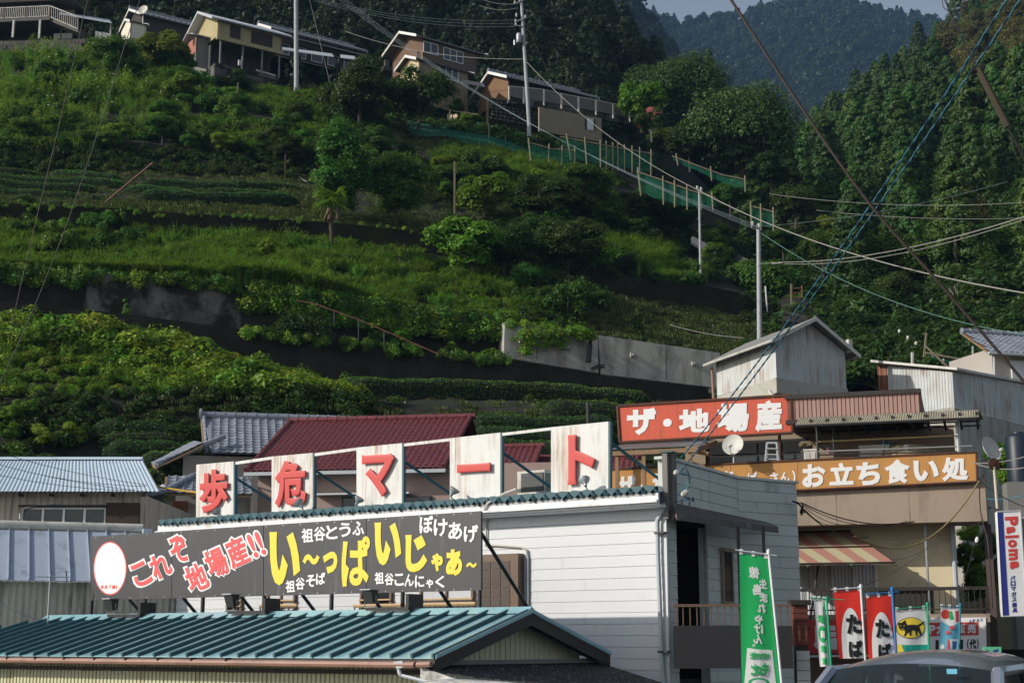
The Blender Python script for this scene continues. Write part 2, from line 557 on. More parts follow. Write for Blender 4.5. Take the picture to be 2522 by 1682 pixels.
galv = M('galvanised_steel', (.36, .38, .40), r=.45, met=.4, var=.12)
alu = M('aluminium', (.62, .64, .66), r=.4, met=.5, var=.06)
dirty_w = M('grimy_white_plastic', (.55, .54, .50), r=.6, var=.08, dirt=(.3, .29, .25), damt=.4)
dk_in = M('dark_interior', (.012, .012, .012), r=.9)  # near-black stands in for shade inside the doorway, roof gap and openings
moss_rf = M('mossy_slate_sheet', (.045, .045, .043), r=.9, var=.5, sc=5, dirt=(.34, .34, .33), damt=.28, dst=(5, 1, 1), dsc=5, bump=.4)
copper = M('faded_copper_gutter', (.30, .17, .13), r=.55, var=.15, dirt=(.18, .10, .08), damt=.4)
winglass = M('window_glass', (.03, .034, .036), r=.06, var=.5, sc=.6, spec=.7)
curtain = M('white_curtain', (.55, .57, .60), r=.8, var=.15, sc=8, dst=(8, 8, .2))
brick_r = M('red_brown_block', (.14, .045, .03), r=.8, var=.15, rnd=.15)
plast = M('painted_red_brown_render', (.17, .06, .035), r=.85, var=.2, dirt=(.25, .2, .17), damt=.4)
bulbm = M('lamp_glass', (.75, .6, .42), r=.2, var=.05)

# ================================================================ white shop building
Cn = P(1645, 1400, 31)
A = Fr(Cn, 35)
shop = thing('shop_building', 'white sided shop with teal ribbed roof behind the long black sign', 'building', A(-7, 3, 0))
uL = A.uz(437, 1450)[0]
zE = A.uz(1630, 1243, -.4)[1]      # underside of the eave
zF = A.uz(1630, 1213, -.4)[1]
pitch = .237
k = 0
z = -.1
while z < zE:
    mb = MB()
    z1 = min(z + pitch - .007, zE)
    mb.hexa([A(uL, -.02, z), A(-.02, -.02, z), A(-.02, .1, z), A(uL, .1, z)], [A(uL, -.012, z1), A(-.02, -.012, z1), A(-.02, .1, z1), A(uL, .1, z1)])
    obj('board', mb, white_sd, shop)
    z += pitch
obj('wall', MB().box(A, uL, -.02, .03, .2, 0, zE + .3).box(A, uL, uL + .1, .2, 8, 0, zE + .3), white_sd, shop)
obj('corner_trim', MB().box(A, -.10, .01, -.05, .02, 0, zE), white_sd, shop)
obj('fascia', MB().box(A, uL - .35, .06, -.46, -.40, zE, zF).box(A, uL - .35, .06, -.40, .05, zE - .03, zE + .02), white_pt, shop)
gt = MB().box(A, uL - .35, .08, -.56, -.465, zE + .05, zE + .10)
obj('gutter', gt, white_pt, shop)
br = MB()
for i in range(18):
    u = uL + .4 + i * .75
    br.box(A, u, u + .02, -.52, -.47, zF - .03, zF + .03)
    br.box(A, u, u + .03, -.50, -.46, zF - .05, zF - .02)
br.tube([A(uL, -.5, zF - .02), A(0, -.5, zF - .02)], .007, 4)
obj('snow_guard', br, dkmetal, shop)
# ribbed roof deck with triangular end plates
n = int((0 - uL + .3) / .3)
rf = MB()
pw = (0.02 - (uL - .3)) / n
vs, fs = [], []
prof = []
for i in range(n):
    u = uL - .3 + i * pw
    prof += [(u, 0), (u + pw * .12, 0), (u + pw * .46, .13), (u + pw * .66, .13)]
prof.append((uL - .3 + n * pw, 0))
zr = zF + .02
for t, dz in ((-.52, 0), (7.5, .62)):
    vs += [A(min(u, -.02 - .13 * t) if t > 0 else u, t, zr + h + dz) for u, h in prof]
w_ = len(prof)
rf.add(vs, [[i, i + 1, w_ + i + 1, w_ + i] for i in range(w_ - 1)])
rf.add([p - V((0, 0, .015)) for p in vs], [[i, i + 1, w_ + i + 1, w_ + i] for i in range(w_ - 1)])
obj('roof', rf, teal, shop)
for i in range(n):
    u = uL - .3 + i * pw
    obj('rib_end', MB().prism([A(u + pw * .42, -.535, zr + .135), A(u + pw * .72, -.535, zr + .135), A(u + pw * 1.08, -.535, zr + .11), A(u + pw * .60, -.535, zr - .035), A(u + pw * .12, -.535, zr + .11)], A.n * .008), teal_dk, shop)  # shade on the rib ends is put into the darker teal
obj('roof_gap_shade', MB().box(A, uL - .25, -.02, -.38, -.30, zF - .01, zr + .12), dk_in, shop)  # dark strip stands in for the shade behind the rib ends
# down pipe
dp = [(1635, 1238), (1634, 1252), (1619, 1282), (1620, 1360), (1629, 1600), (1634, 1690)]
obj('down_pipe', MB().tube([A.pt(x, y, -.12) for x, y in dp], .048, 8), grey_pvc, shop, smooth=True)
for y in (1312, 1604):
    u, zz = A.uz(1621 + (y - 1312) * .03, y, -.12)
    obj('pipe_bracket', MB().box(A, u - .07, u + .16, -.18, -.02, zz - .02, zz + .02), dkmetal, shop)
# conduit on the wall
cd = [(1272, 1204), (1245, 1214), (1218, 1227), (1200, 1240), (1193, 1254), (1197, 1283), (1197, 1345), (1215, 1342), (1232, 1343), (1285, 1347), (1297, 1355), (1300, 1375), (1300, 1505)]
obj('conduit', MB().tube([A.pt(x, y, -.5 if i < 5 else -.06) for i, (x, y) in enumerate(cd)], .027, 6), dirty_w, shop, smooth=True)
# brown louvred shutter box
u0, z1 = A.uz(1178, 1366, -.27)
u1 = A.uz(1275, 1366, -.27)[0]
lb = obj('louvre_box', MB().box(A, u0, u1, -.26, -.03, z1 - 1.9, z1), brown_fr, shop)
for i in range(9):
    zz = z1 - .16 - i * .2
    for a, b in ((.08, .31), (.34, .56), (.58, .80)):
        w0, w1 = u0 + (u1 - u0) * a, u0 + (u1 - u0) * b
        obj('panel', MB().box(A, w0, w1, -.272, -.262, zz - .18, zz), bark_br, lb)
# windows under the sign
for (xa, xb, ya, mt) in ((560, 600, 1440, 0), (659, 731, 1440, 1), (889, 968, 1430, 0), (1036, 1169, 1430, 1)):
    ua, za = A.uz(xa, 1510, -.03)
    ub, zb = A.uz(xb, ya, -.03)
    wf = MB()
    for a, b, c, d in ((ua, ua + .06, za - .6, zb), (ub - .06, ub, za - .6, zb), (ua, ub, zb - .06, zb), ((ua + ub) / 2 - .025, (ua + ub) / 2 + .025, za - .6, zb)):
        wf.box(A, a, b, -.09, -.03, c, d)
    wo = obj('window', wf, brown_fr, shop)
    obj('pane', MB().box(A, ua + .04, ub - .04, -.05, -.035, za - .6, zb - .04), curtain if mt else winglass, wo)
    for q in range(3):
        zz = za + .03 + q * .13
        obj('rail', MB().box(A, ua, ub, -.13, -.10, zz, zz + .035), wood_l if q else brown_fr, wo)
ua, ub = A.uz(640, 1490, -.3)[0], A.uz(1172, 1490, -.3)[0]
for xa, xb in ((640, 732), (872, 1172)):
    ua, za = A.uz(xa, 1492, -.3)
    ub = A.uz(xb, 1492, -.3)[0]
    obj('wooden_rail', MB().tube([A(ua, -.3, za), A(ub, -.3, za)], .045, 6), wood_l, shop)
    for i in range(int((ub - ua) / .16)):
        obj('baluster', MB().box(A, ua + i * .16, ua + i * .16 + .025, -.31, -.285, za - .7, za), dkmetal, shop)
# side walls behind the corner, two runs of grey boards
G1 = Fr(Cn, -61.5)
L1 = G1.uz(1820, 1400)[0]
E1 = G1(L1, 0, 0)
G2 = Fr(E1, -34)
L2 = G2.uz(1968, 1400)[0]
zP = G1.uz(1650, 1133)[1]
zS = G1.uz(1668, 1272)[1]
uO0, uO1 = G1.uz(1666, 1400)[0], G1.uz(1742, 1400)[0]
uP = G1.uz(1700, 1400)[0]
zD = G1.uz(1700, 1292)[1]
def boards(fr, a, b, z0, z1, par, mat, p=.25):
    n = max(1, round((z1 - z0) / p))
    p = (z1 - z0) / n
    for i in range(n):
        zz = z0 + i * p
        obj('board', MB().hexa([fr(a, -.02, zz), fr(b, -.02, zz), fr(b, .08, zz), fr(a, .08, zz)], [fr(a, -.012, zz + p - .008), fr(b, -.012, zz + p - .008), fr(b, .08, zz + p - .008), fr(a, .08, zz + p - .008)]), mat, par)
um = G1.uz(1748, 1300)[0]
boards(G1, .12, um, zS, zP, shop, grey_sd)
boards(G1, um + .015, L1, zS, zP, shop, grey_sd)
boards(G1, .05, uO0, 0, zS, shop, grey_sd)
boards(G1, uO1, L1, 0, zS, shop, grey_sd)
boards(G2, .015, L2, 0, zP, shop, grey_sd)
sw = MB()
for a, b in ((.05, uO0), (uO1, L1)): sw.box(G1, a, b, .03, .2, 0, zS)
sw.box(G1, .05, L1, .03, .2, zS, zP - .01).box(G2, .02, L2, .03, .2, 0, zP - .01)
obj('side_wall', sw, grey_sd, shop)
obj('coping', MB().box(G1, -.05, L1 + .03, -.06, .24, zP, zP + .06).box(G2, .03, L2 + .05, -.06, .24, zP, zP + .058), grey_sd, shop)
obj('doorway', MB().box(G1, uO0, uO1 + .2, 1.5, 1.55, 2.3, zS).box(G1, uO1 + .2, uO1 + .25, .21, 1.5, 2.2, zS).box(G1, uO1 + .21, uO1 + .26, -.0, .2, 2.2, 2.21).box(G1, uO0, uO1, .2, 1.5, 2.2, 2.3).box(G1, uO0, uO1, .05, 1.5, zD, zS), dk_in, shop)
obj('door_poster', MB().box(G1, uO0 + .15, uO1 - .25, 1.3, 1.32, 3.6, 4.6), M('dim_poster', (.05, .05, .045), var=.5, sc=6), shop)
uw0, zw0 = G1.uz(1778, 1480, -.03)
uw1, zw1 = G1.uz(1800, 1362, -.03)
wn = obj('window', MB().box(G1, uw0, uw0 + .06, -.09, -.03, zw0, zw1).box(G1, uw1 - .06, uw1, -.09, -.03, zw0, zw1).box(G1, uw0 - .05, uw1 + .05, -.16, -.03, zw1, zw1 + .08).box(G1, uw0, uw1, -.09, -.03, zw0 - .05, zw0), beige, shop)
obj('pane', MB().box(G1, uw0 + .05, uw1 - .05, -.06, -.035, zw0, zw1), winglass, wn)
# corner post, cap
obj('corner_post', MB().box(G1, .0, .2, -.16, .05, zS - .12, zP + .12).box(A, -.02, .10, -.12, -.02, zS - .1, zP + .1), M('greying_timber', (.17, .16, .15), r=.8, var=.25, dst=(3, 3, .3), dirt=(.09, .08, .075), damt=.5), shop)
obj('post_cap', MB().box(G1, -.12, .24, -.2, .1, zP + .121, zP + .15), teal_dk, shop)
obj('vent_hood', MB().lathe(G1.pt(1898, 1322, -.1), G1.n * -1, [(0, .2), (.07, .2), (.12, .1), (.12, -.1)], 10), galv, shop, smooth=True)
# balcony: canopy, posts, railing
HB_ = Fr(P(1655, 1500, 30.7), 0)
f0, f1 = P(1667, 1264, 30.6), P(1917, 1297, 33)
b0, b1 = G1(.1, -.04, f0.z + .28), G2(G2.uz(1890, 1300)[0], -.04, f1.z + .28)
th = V((0, 0, -.14))
obj('canopy', MB().hexa([f0 + th, f1 + th, b1 + th, b0 + th], [f0, f1, b1, b0]), M('dark_canopy_sheet', (.07, .055, .05), r=.5, var=.2, dirt=(.25, .22, .2), damt=.25), shop)
for x in (1818, 1880):
    p = P(x, 1320, 31.6)
    q = V((p.x, p.y, 2.2))
    obj('canopy_post', MB().tube([V((p.x, p.y, f1.z - .1)), q], .035, 6), brown_dk, shop)
ra, rz = HB_.uz(1656, 1487)
rb = HB_.uz(1948, 1487)[0]
rl = HB_.uz(1700, 1540)[1]
obj('handrail', MB().box(HB_, ra, rb, -.03, .03, rz - .055, rz), brown_fr, shop)
for i in range(int((rb - ra) / .142)):
    u = ra + .06 + i * .142
    obj('baluster', MB().box(HB_, u, u + .022, -.012, .012, rl, rz - .055), brown_fr, shop)
obj('balcony_panel', MB().box(HB_, ra, rb, -.02, .02, rl - .85, rl), M('charcoal_balcony_panel', (.035, .033, .036), r=.5), shop)
obj('balcony_floor', MB().hexa([HB_(ra, -.02, 1.95), HB_(rb, -.02, 1.95), G2(L2 - .3, 0, 1.95), G1(.1, 0, 1.95)], [HB_(ra, -.02, 2.1), HB_(rb, -.02, 2.1), G2(L2 - .3, 0, 2.1), G1(.1, 0, 2.1)]), brown_dk, shop)
obj('balcony_base', MB().box(HB_, ra - .02, rb, -.04, .1, 0, 1.9), plast, shop)
# brick gate pillar beside it
PB = Fr(P(1954, 1500, 30.9), 0)
pil = thing('brick_pillar', 'red-brown block pillar with dark cap at the end of the balcony', 'pillar', PB(.14, .14, 0))
zt = PB.uz(1960, 1489)[1]
zb = PB.uz(1960, 1588)[1]
obj('cap', MB().box(PB, -.05, .36, -.05, .36, zt, zt + .1), brown_dk, pil)
for i in range(5):
    h = (zt - zb) / 5
    obj('brick', MB().box(PB, 0, .30, 0, .30, zb + i * h, zb + (i + 1) * h - .012), brick_r, pil)
for i in range(12):
    h = .2
    z0 = zb - .1 - (i + 1) * h
    if z0 < 0: break
    obj('brick', MB().box(PB, .03, .30, .01, .29, z0, z0 + h - .012), grey_sd, pil)
obj('core', MB().box(PB, .02, .28, .02, .28, 0, zt), brown_dk, pil)

teal_shade = M('shade_dark_teal_batten', (.022, .085, .105), r=.35, var=.12)  # batten shade and cast shadow are put into this darker teal
# ---------------------------------------------------------------- five letter boards on the roof
TP = -.12
LB = [('歩', 483, 575, 1144, 1136, 1278, 1272, 529, 1209, 70, 106, 'first and lowest of the row'),
      ('危', 669, 770, 1124, 1115, 1266, 1258, 718, 1191, 76, 114, 'second of the row'),
      ('マ', 878, 990, 1102, 1091, 1249, 1241, 934, 1171, 79, 105, 'in the middle of the row'),
      ('ー', 1108, 1232, 1079, 1065, 1232, 1226, 1169, 1152, 81, 21, 'with a single dash'),
      ('ト', 1357, 1498, 1052, 1038, 1216, 1205, 1434, 1131, 66, 122, 'last and tallest of the row')]
lsign = None
for i, (ch, x0, x1, ta, tb, ba, bb, cx, cy, w, h, note) in enumerate(LB):
    q = [A.pt(x0, ba, TP), A.pt(x1, bb, TP), A.pt(x1, tb, TP), A.pt(x0, ta, TP)]
    s = thing('letter_board', f'weathered white roof board with a red {ch} character, {note}', 'sign', (q[0] + q[1]) / 2, 'letter boards on the shop roof')
    obj('board_face', MB().prism(q, A.n * .05), sign_w, s)
    mb = MB()
    letter(mb, A, TP - .04, ch, cx, cy, w, h, .055, slope=-.06, bev=.04)
    obj('character', mb, red_p, s, smooth=True)
    e = A.d * .05
    obj('frame_post', MB().prism([q[1] + A.d * .002, q[1] + e, q[2] + e, q[2] + A.d * .002], A.n * .09), teal_dk, s)
    # stay behind the board
    top = q[2].lerp(q[1], .3) + A.n * .1
    ft = A.o + A.d * (A.d.dot(q[1] - A.o) + .9) + A.n * 1.2 + V((0, 0, zF + .2))
    obj('brace', MB().tube([top, ft], .035, 6), teal_dk, s)
    if i < 4:
        nx = LB[i + 1]
        b = [A.pt(x1 + 5, tb + 1, TP), A.pt(nx[1], nx[3], TP), A.pt(nx[1], nx[3] + 7, TP), A.pt(x1 + 5, tb + 8, TP)]
        obj('top_rail', MB().prism(b, A.n * .05), sign_w, s)
# bell spotlights on brackets in front of the boards
for px, py, ax, note in ((537, 1262, (-.5, .25, .55), 'the first letter board'), (738, 1241, (-.45, .3, .6), 'the second letter board'), (883, 1232, (.35, -.15, .6), 'the middle letter board, turned away from it'), (1117, 1210, (.4, -.15, .6), 'the board with the single dash, turned away'), (1440, 1186, (-.1, .45, .65), 'the tallest letter board')):
    c = A.pt(px, py, -.45)
    ax = V(ax).normalized()
    s = thing('spotlight', f'grey bell spotlight on the eave below {note}', 'lamp', c - V((0, 0, .16)), 'bell spotlights on the shop roof')
    obj('bell', MB().lathe(c, ax, [(.02, -.13), (.035, -.12), (.04, -.06), (.07, -.03), (.115, .03), (.13, .07), (.12, .065), (.06, -.02), (.0, -.03)], 14), galv, s, smooth=True)
    obj('bulb', MB().lathe(c, ax, [(.0, .055), (.07, .05), (.11, .045), (.1, .03)], 12), bulbm, s, smooth=True)
    obj('bracket', MB().tube([c - ax * .12, c - ax * .12 - V((0, 0, .06)) + A.n * .06, A.pt(px, py, -.45) + A.n * .1 - V((0, 0, .2))], .014, 5), dkmetal, s)
# ---------------------------------------------------------------- long black hoarding
TS = -3.3
hoard = thing('shop_hoarding', 'long charcoal hoarding with yellow, white and red Japanese lettering', 'sign', A.pt(700, 1500, TS))
sx = [222, 423, 649, 902, 1185]
def sy(x, top): return (1321 + (x - 222) * (1258 - 1321) / 963) if top else (1478 + (x - 222) * (1453 - 1478) / 963)
for a, b in zip(sx, sx[1:]):
    q = [A.pt(a + .7, sy(a, 0), TS), A.pt(b - .7, sy(b, 0), TS), A.pt(b - .7, sy(b, 1), TS), A.pt(a + .7, sy(a, 1), TS)]
    obj('sign_panel', MB().prism(q, A.n * .03), sign_dk, hoard)
obj('backing', MB().prism([A.pt(222, 1477, TS + .04), A.pt(1185, 1452, TS + .04), A.pt(1185, 1259, TS + .04), A.pt(222, 1322, TS + .04)], A.n * .05), blackp, hoard)
rv = MB()
for a in range(236, 1185, 42):
    for tp in (0, 1):
        p = A.pt(a, sy(a, tp) + (4 if tp else -4), TS)
        rv.box(Fr(p, 35), -.012, .012, -.006, .001, p.z - .012, p.z + .012)
o = obj('rivet_row', rv, galv, hoard, kind='stuff')
def text(par, fr, t, mat, items, depth=.012, rot=0, slope=-.05, bev=.02, name='lettering'):
    for ch, x, y, w, h in items:
        mb = MB()
        letter(mb, fr, t, ch, x, y, w, h, depth, rot, slope, bev)
        obj(name, mb, mat, par)
R1 = [('こ', 348, 1413, 42, 58), ('れ', 395, 1393, 48, 60), ('ぞ', 441, 1352, 42, 68)]
R2 = [('地', 484, 1422, 50, 68), ('場', 533, 1386, 50, 72), ('産', 584, 1359, 50, 76), ('!', 622, 1344, 11, 62), ('!', 641, 1337, 11, 62)]
for it in (R1, R2):
    text(hoard, A, TS - .002, wht_p, [(c, x, y, w + 9, h + 9) for c, x, y, w, h in it], .008, 22, -.05, .07)
    text(hoard, A, TS - .012, pink_p, it, .008, 22, -.05, .028)
text(hoard, A, TS - .002, yel_p, [('い', 702, 1374, 76, 132), ('～', 767, 1377, 42, 26), ('っ', 814, 1385, 36, 54), ('い', 956, 1338, 66, 106), ('じ', 1026, 1362, 54, 92), ('ゃ', 1077, 1384, 29, 46), ('あ', 1119, 1385, 40, 66), ('～', 1162, 1391, 27, 13)], bev=.06)
text(hoard, A, TS - .002, yel_p, [('ぱ', 877, 1382, 70, 122)], bev=.032)
z8 = lambda x, y: (600 + x / 3.673, 1280 + y / 3.673)
SM = [(c, *z8(x, y), 29, 35) for c, x, y in (('祖', 580, 140), ('谷', 690, 125), ('と', 800, 110), ('う', 920, 90), ('ふ', 1040, 75))]
SM += [('ぼ', 1051, 1291, 34, 43), ('け', 1086, 1299, 34, 43), ('あ', 1122, 1307, 34, 43), ('げ', 1161, 1314, 36, 43)]
SM += [(c, *z8(x, y), 23, 30) for c, x, y in (('祖', 425, 600), ('谷', 515, 575), ('そ', 610, 550), ('ば', 700, 530), ('祖', 1230, 525), ('谷', 1320, 535), ('こ', 1410, 540), ('ん', 1500, 545), ('に', 1595, 555), ('く', 1780, 560))]
SM += [('ゃ', *z8(1685, 575), 18, 22)]
text(hoard, A, TS - .002, wht_p, SM, bev=.028, slope=-.05)
def oval(fr, t, cx, cy, rx, ry, n=40):
    return [fr.pt(cx + rx * math.cos(i * 2 * math.pi / n), cy - ry * math.sin(i * 2 * math.pi / n), t) for i in range(n)]
obj('oval_rim', MB().prism(oval(A, TS - .004, 271, 1399, 41, 66), A.n * .003), pink_p, hoard)
obj('oval_ground', MB().prism(oval(A, TS - .008, 271, 1399, 38.5, 63), A.n * .003), wht_p, hoard)
text(hoard, A, TS - .010, pink_p, [(c, 252 + i * 9.4, 1445, 7.5, 9.5) for i, c in enumerate('歩危マート')], .004, bev=.012)
for x in (226, 358, 500, 651, 817, 992, 1181):
    p = A.pt(x, sy(x, 0), TS + .06)
    obj('post', MB().tube([p + V((0, 0, .5)), V((p.x, p.y, 2.0))], .05, 6), blackp, hoard)
    u0 = A.uz(x, 1400, TS + .06)[0]
    zt = A.pt(x, sy(x, 1) + 50, TS + .06).z
    obj('brace', MB().tube([A(u0, TS + .08, zt), A(u0, TS + 2.3, 3.3)], .04, 6), blackp, hoard)
# floodlights standing in front of the hoarding
for px, py, note in ((272, 1490, 'below the oval emblem'), (569, 1480, 'below the exclamation marks'), (910, 1470, 'below the large ぱ')):
    FL = Fr(A.pt(px, py, TS - .55), 35)
    z0 = A.pt(px, py, TS - .55).z
    s = thing('floodlight', f'dark grey floodlight on an arm {note}', 'lamp', FL(0, 0, z0 - .2), 'floodlights under the hoarding')
    obj('housing', MB().hexa([FL(-.11, -.02, z0 - .13), FL(.11, -.02, z0 - .13), FL(.09, .14, z0 - .10), FL(-.09, .14, z0 - .10)], [FL(-.13, -.10, z0 + .12), FL(.13, -.10, z0 + .12), FL(.11, .14, z0 + .14), FL(-.11, .14, z0 + .14)]), dkmetal, s)
    obj('visor', MB().box(FL, -.14, .14, -.15, .15, z0 + .14, z0 + .16), galv, s)
    obj('bracket', MB().tube([FL(-.15, .03, z0 + .03), FL(-.15, .03, z0 - .2), FL(.15, .03, z0 - .2), FL(.15, .03, z0 + .03)], .014, 5), galv, s)
    obj('arm', MB().box(FL, -.12, 1.0, .02, .10, z0 - .27, z0 - .21).box(FL, .92, 1.0, .03, .5, z0 - .27, z0 + .05), blackp, s)
# ================================================================ teal shed in front
TRD = -3.62
zR = A.uz(1303, 1506, TRD)[1]
uR1 = A.uz(1306, 1500, TRD)[0]
uR0 = A.uz(122, 1515, TRD)[0]
# front eave: same right-hand end, found by where the end plane meets the picture column
tE = A.side(1070, uR1)
zEv = A.pt(1068, 1619, tE).z
tB = TRD + (TRD - tE) * .96
zBk = zR - (zR - zEv) * .96
shed = thing('roadside_shed', 'cream corrugated shed with glossy teal batten roof beneath the hoarding', 'building', A(uR0 / 2, TRD, 0))
uE0 = uR0 - 3.4
def roofp(u, f, dz=0):                      # f 0 ridge .. 1 front eave
    return A(u, TRD + (tE - TRD) * f, zR + (zEv - zR) * f + dz)
pw = .47
i = 0
u = uR1
while u > uE0 - .5:
    a, b = u - pw, u
    # hipped at the far end: the panel starts lower down
    fa = max(0, (uR0 - a) / (uR0 - uE0)); fb = max(0, (uR0 - b) / (uR0 - uE0))
    if fb < .98:
        fa = min(fa, .98)
        obj('roof_panel', MB().prism([roofp(a, fa), roofp(a, 1), roofp(b, 1), roofp(b, fb)], (0, 0, -.02)), teal, shed)
        c = roofp(b - .025, fb, .004); d = roofp(b - .025, 1.01, .004)
        obj('batten', MB().hexa([c, d, d + A.d * .05, c + A.d * .05], [p + V((0, 0, .07)) for p in (c, d, d + A.d * .05, c + A.d * .05)]), teal_shade, shed)
    u -= pw
obj('hip_panel', MB().prism([roofp(uR0, 0), A(uE0 - .3, TRD + (TRD - tE), zEv), roofp(uE0 - .3, 1)], (0, 0, -.02)), teal, shed)
obj('back_roof', MB().prism([A(uR0, TRD, zR), A(uR1, TRD, zR), A(uR1, tB, zBk), A(uR0 - 3, tB, zBk)], (0, 0, -.03)), teal, shed)
obj('ridge_cap', MB().prism([A(uR0 - .1, TRD - .2, zR - .03), A(uR0 - .1, TRD, zR + .10), A(uR0 - .1, TRD + .2, zR - .03)], A.d * (uR1 - uR0 + .14)), teal, shed)
# gable end
gu = uR1 - .42
gw = MB()
for (ta, za), (tb, zb) in (((tE + .25, zEv), (TRD, zR)), ((TRD, zR), (tB - .3, zBk))):
    pass
nrib = 30
for j in range(nrib):
    t0 = tE + .45 + (tB - tE - .9) * j / nrib
    t1 = tE + .45 + (tB - tE - .9) * (j + 1) / nrib - .018
    def zt(t):
        f = (t - TRD) / (tE - TRD) if t < TRD else (t - TRD) / (tB - TRD)
        return zR + ((zEv if t < TRD else zBk) - zR) * f - .16
    gw.hexa([A(gu - .03, t0, 0), A(gu, t0 + .01, 0), A(gu, t1, 0), A(gu - .03, t1, 0)], [A(gu - .03, t0, zt(t0)), A(gu, t0 + .01, zt(t0)), A(gu, t1, zt(t1)), A(gu - .03, t1, zt(t1))])
gw.hexa([A(gu - .1, tE + .45, 0), A(gu - .03, tE + .45, 0), A(gu - .03, tB - .45, 0), A(gu - .1, tB - .45, 0)], [A(gu - .1, tE + .45, 2.6), A(gu - .03, tE + .45, 2.6), A(gu - .03, tB - .45, 2.6), A(gu - .1, tB - .45, 2.6)])
obj('gable_wall', gw, cream, shed, label='ribbed cream gable end')
for (t0, z0, t1, z1) in ((tE, zEv, TRD, zR), (TRD, zR, tB, zBk)):
    obj('bargeboard', MB().prism([A(uR1 - .02, t0, z0 - .25), A(uR1 - .02, t1, z1 - .25), A(uR1 - .02, t1, z1 - .025), A(uR1 - .02, t0, z0 - .025)], A.d * .05), brown_dk, shed)
    obj('soffit', MB().prism([A(gu - .02, t0, z0 - .12), A(uR1 - .02, t0, z0 - .12), A(uR1 - .02, t1, z1 - .12), A(gu - .02, t1, z1 - .12)], (0, 0, .03)), brown_dk, shed)
    a, b = A(uR1 + .031, t0, z0 - .02), A(uR1 + .031, t1, z1 - .02)
    obj('verge_trim', MB().hexa([a, a + A.d * .03, b + A.d * .03, b], [p + V((0, 0, .07)) for p in (a, a + A.d * .03, b + A.d * .03, b)]), teal, shed)
# front wall of narrow vertical ribs
fw = MB()
tw = tE + .42
nr = 150
for j in range(nr):
    a = uE0 + (gu - uE0) * j / nr
    b = uE0 + (gu - uE0) * (j + .74) / nr
    fw.hexa([A(a, tw, 0), A(a + .012, tw - .022, 0), A(b - .012, tw - .022, 0), A(b, tw, 0)], [A(a, tw, zEv - .1), A(a + .012, tw - .022, zEv - .1), A(b - .012, tw - .022, zEv - .1), A(b, tw, zEv - .1)])
fw.box(A, uE0, gu, tw + .001, tw + .08, 0, zEv - .1)
obj('front_wall', fw, cream, shed)
obj('wall_head', MB().box(A, uE0, gu + .05, tw - .06, tw - .03, zEv - .30, zEv - .22), brown_dk, shed)
obj('eave_board', MB().box(A, uE0 - .2, uR1, tE + .02, tE + .06, zEv - .16, zEv - .025), brown_dk, shed)
for a, b in ((uE0, uE0 + 5.2), (uE0 + 5.25, uR1 - .35)):
    gm = MB()
    pts = [(a, -.11), (b, -.13)]
    gm.tube([A(a, tE - .07, zEv - .10), A(b, tE - .07, zEv - .125)], .06, 8)
    obj('gutter', gm, copper, shed, smooth=True)
for i in range(14):
    u = uE0 + .3 + i * .95
    if u > uR1 - .4: break
    obj('gutter_bracket', MB().box(A, u, u + .02, tE - .14, tE + .02, zEv - .08, zEv - .02), brown_dk, shed)
obj('gutter', MB().tube([A(uR1 - .28, tE - .09, zEv - .12), A(uR1 + .02, tE - .09, zEv - .11)], .055, 8), copper, shed, smooth=True)
pp = [(977, 1634), (982, 1650), (987, 1660), (1000, 1664), (1060, 1672)]
obj('rainwater_head', MB().hexa([A.pt(x, y, tE - .12) for x, y in ((977, 1646), (992, 1643))] + [A.pt(x, y, tE - .02) for x, y in ((992, 1643), (977, 1646))], [A.pt(x, y, tE - .12) for x, y in ((968, 1629), (991, 1626))] + [A.pt(x, y, tE - .02) for x, y in ((991, 1626), (968, 1629))]), grey_pvc, shed)
obj('down_pipe', MB().tube([A.pt(x, y, tE - .07) for x, y in ((983, 1644), (984, 1655), (988, 1662))], .04, 8).tube([A.pt(988, 1662, tE - .07), A.pt(1060, 1680, tE - .07)], .03, 6), grey_pvc, shed, smooth=True)
# lean-to of old corrugated sheet against the gable
lt = thing('corrugated_lean_to', 'low lean-to roof of blackened corrugated sheet against the cream gable', 'roof', A(gu + 1, TRD, 0))
a, b = A.pt(1040, 1652, 0), None
tl0 = A.side(1040, gu + .1); tl1 = A.side(1472, gu + .1)
q0 = A(gu + .1, tl0, 0); q1 = A(gu + .1, tl1, 0)
zl = A.o.z + EYE + (1590 - 1635) / FPX * 28.5
dn = 2.6
c0, c1 = q0 + A.d * dn, q1 + A.d * dn
for p in (q0, q1): p.z = zl
for p in (c0, c1): p.z = zl - dn * .26
obj('roof_sheet', MB().corr(q1, q0, c0, c1, 34, .035), moss_rf, lt)
obj('flashing', MB().prism([q0 + V((0, 0, .02)), q1 + V((0, 0, .02)), q1 + V((0, 0, .10)), q0 + V((0, 0, .10))], A.d * .12), M('dull_grey_flashing', (.16, .16, .155), r=.6, var=.2), lt)
obj('end_board', MB().prism([q0 + A.d * .05 - A.n * .08, c0 - A.n * .08, c0 - A.n * .08 - V((0, 0, .25)), q0 + A.d * .05 - A.n * .08 - V((0, 0, .25))], A.n * .04), M('peeling_white_board', (.6, .6, .58), dirt=(.1, .09, .08), damt=.5, dsc=4), lt)
obj('wall', MB().prism([c0 - V((0, 0, .05)), c1 - V((0, 0, .05)), V((c1.x, c1.y, 0)), V((c0.x, c0.y, 0))], A.d * -.1), taupe, lt)

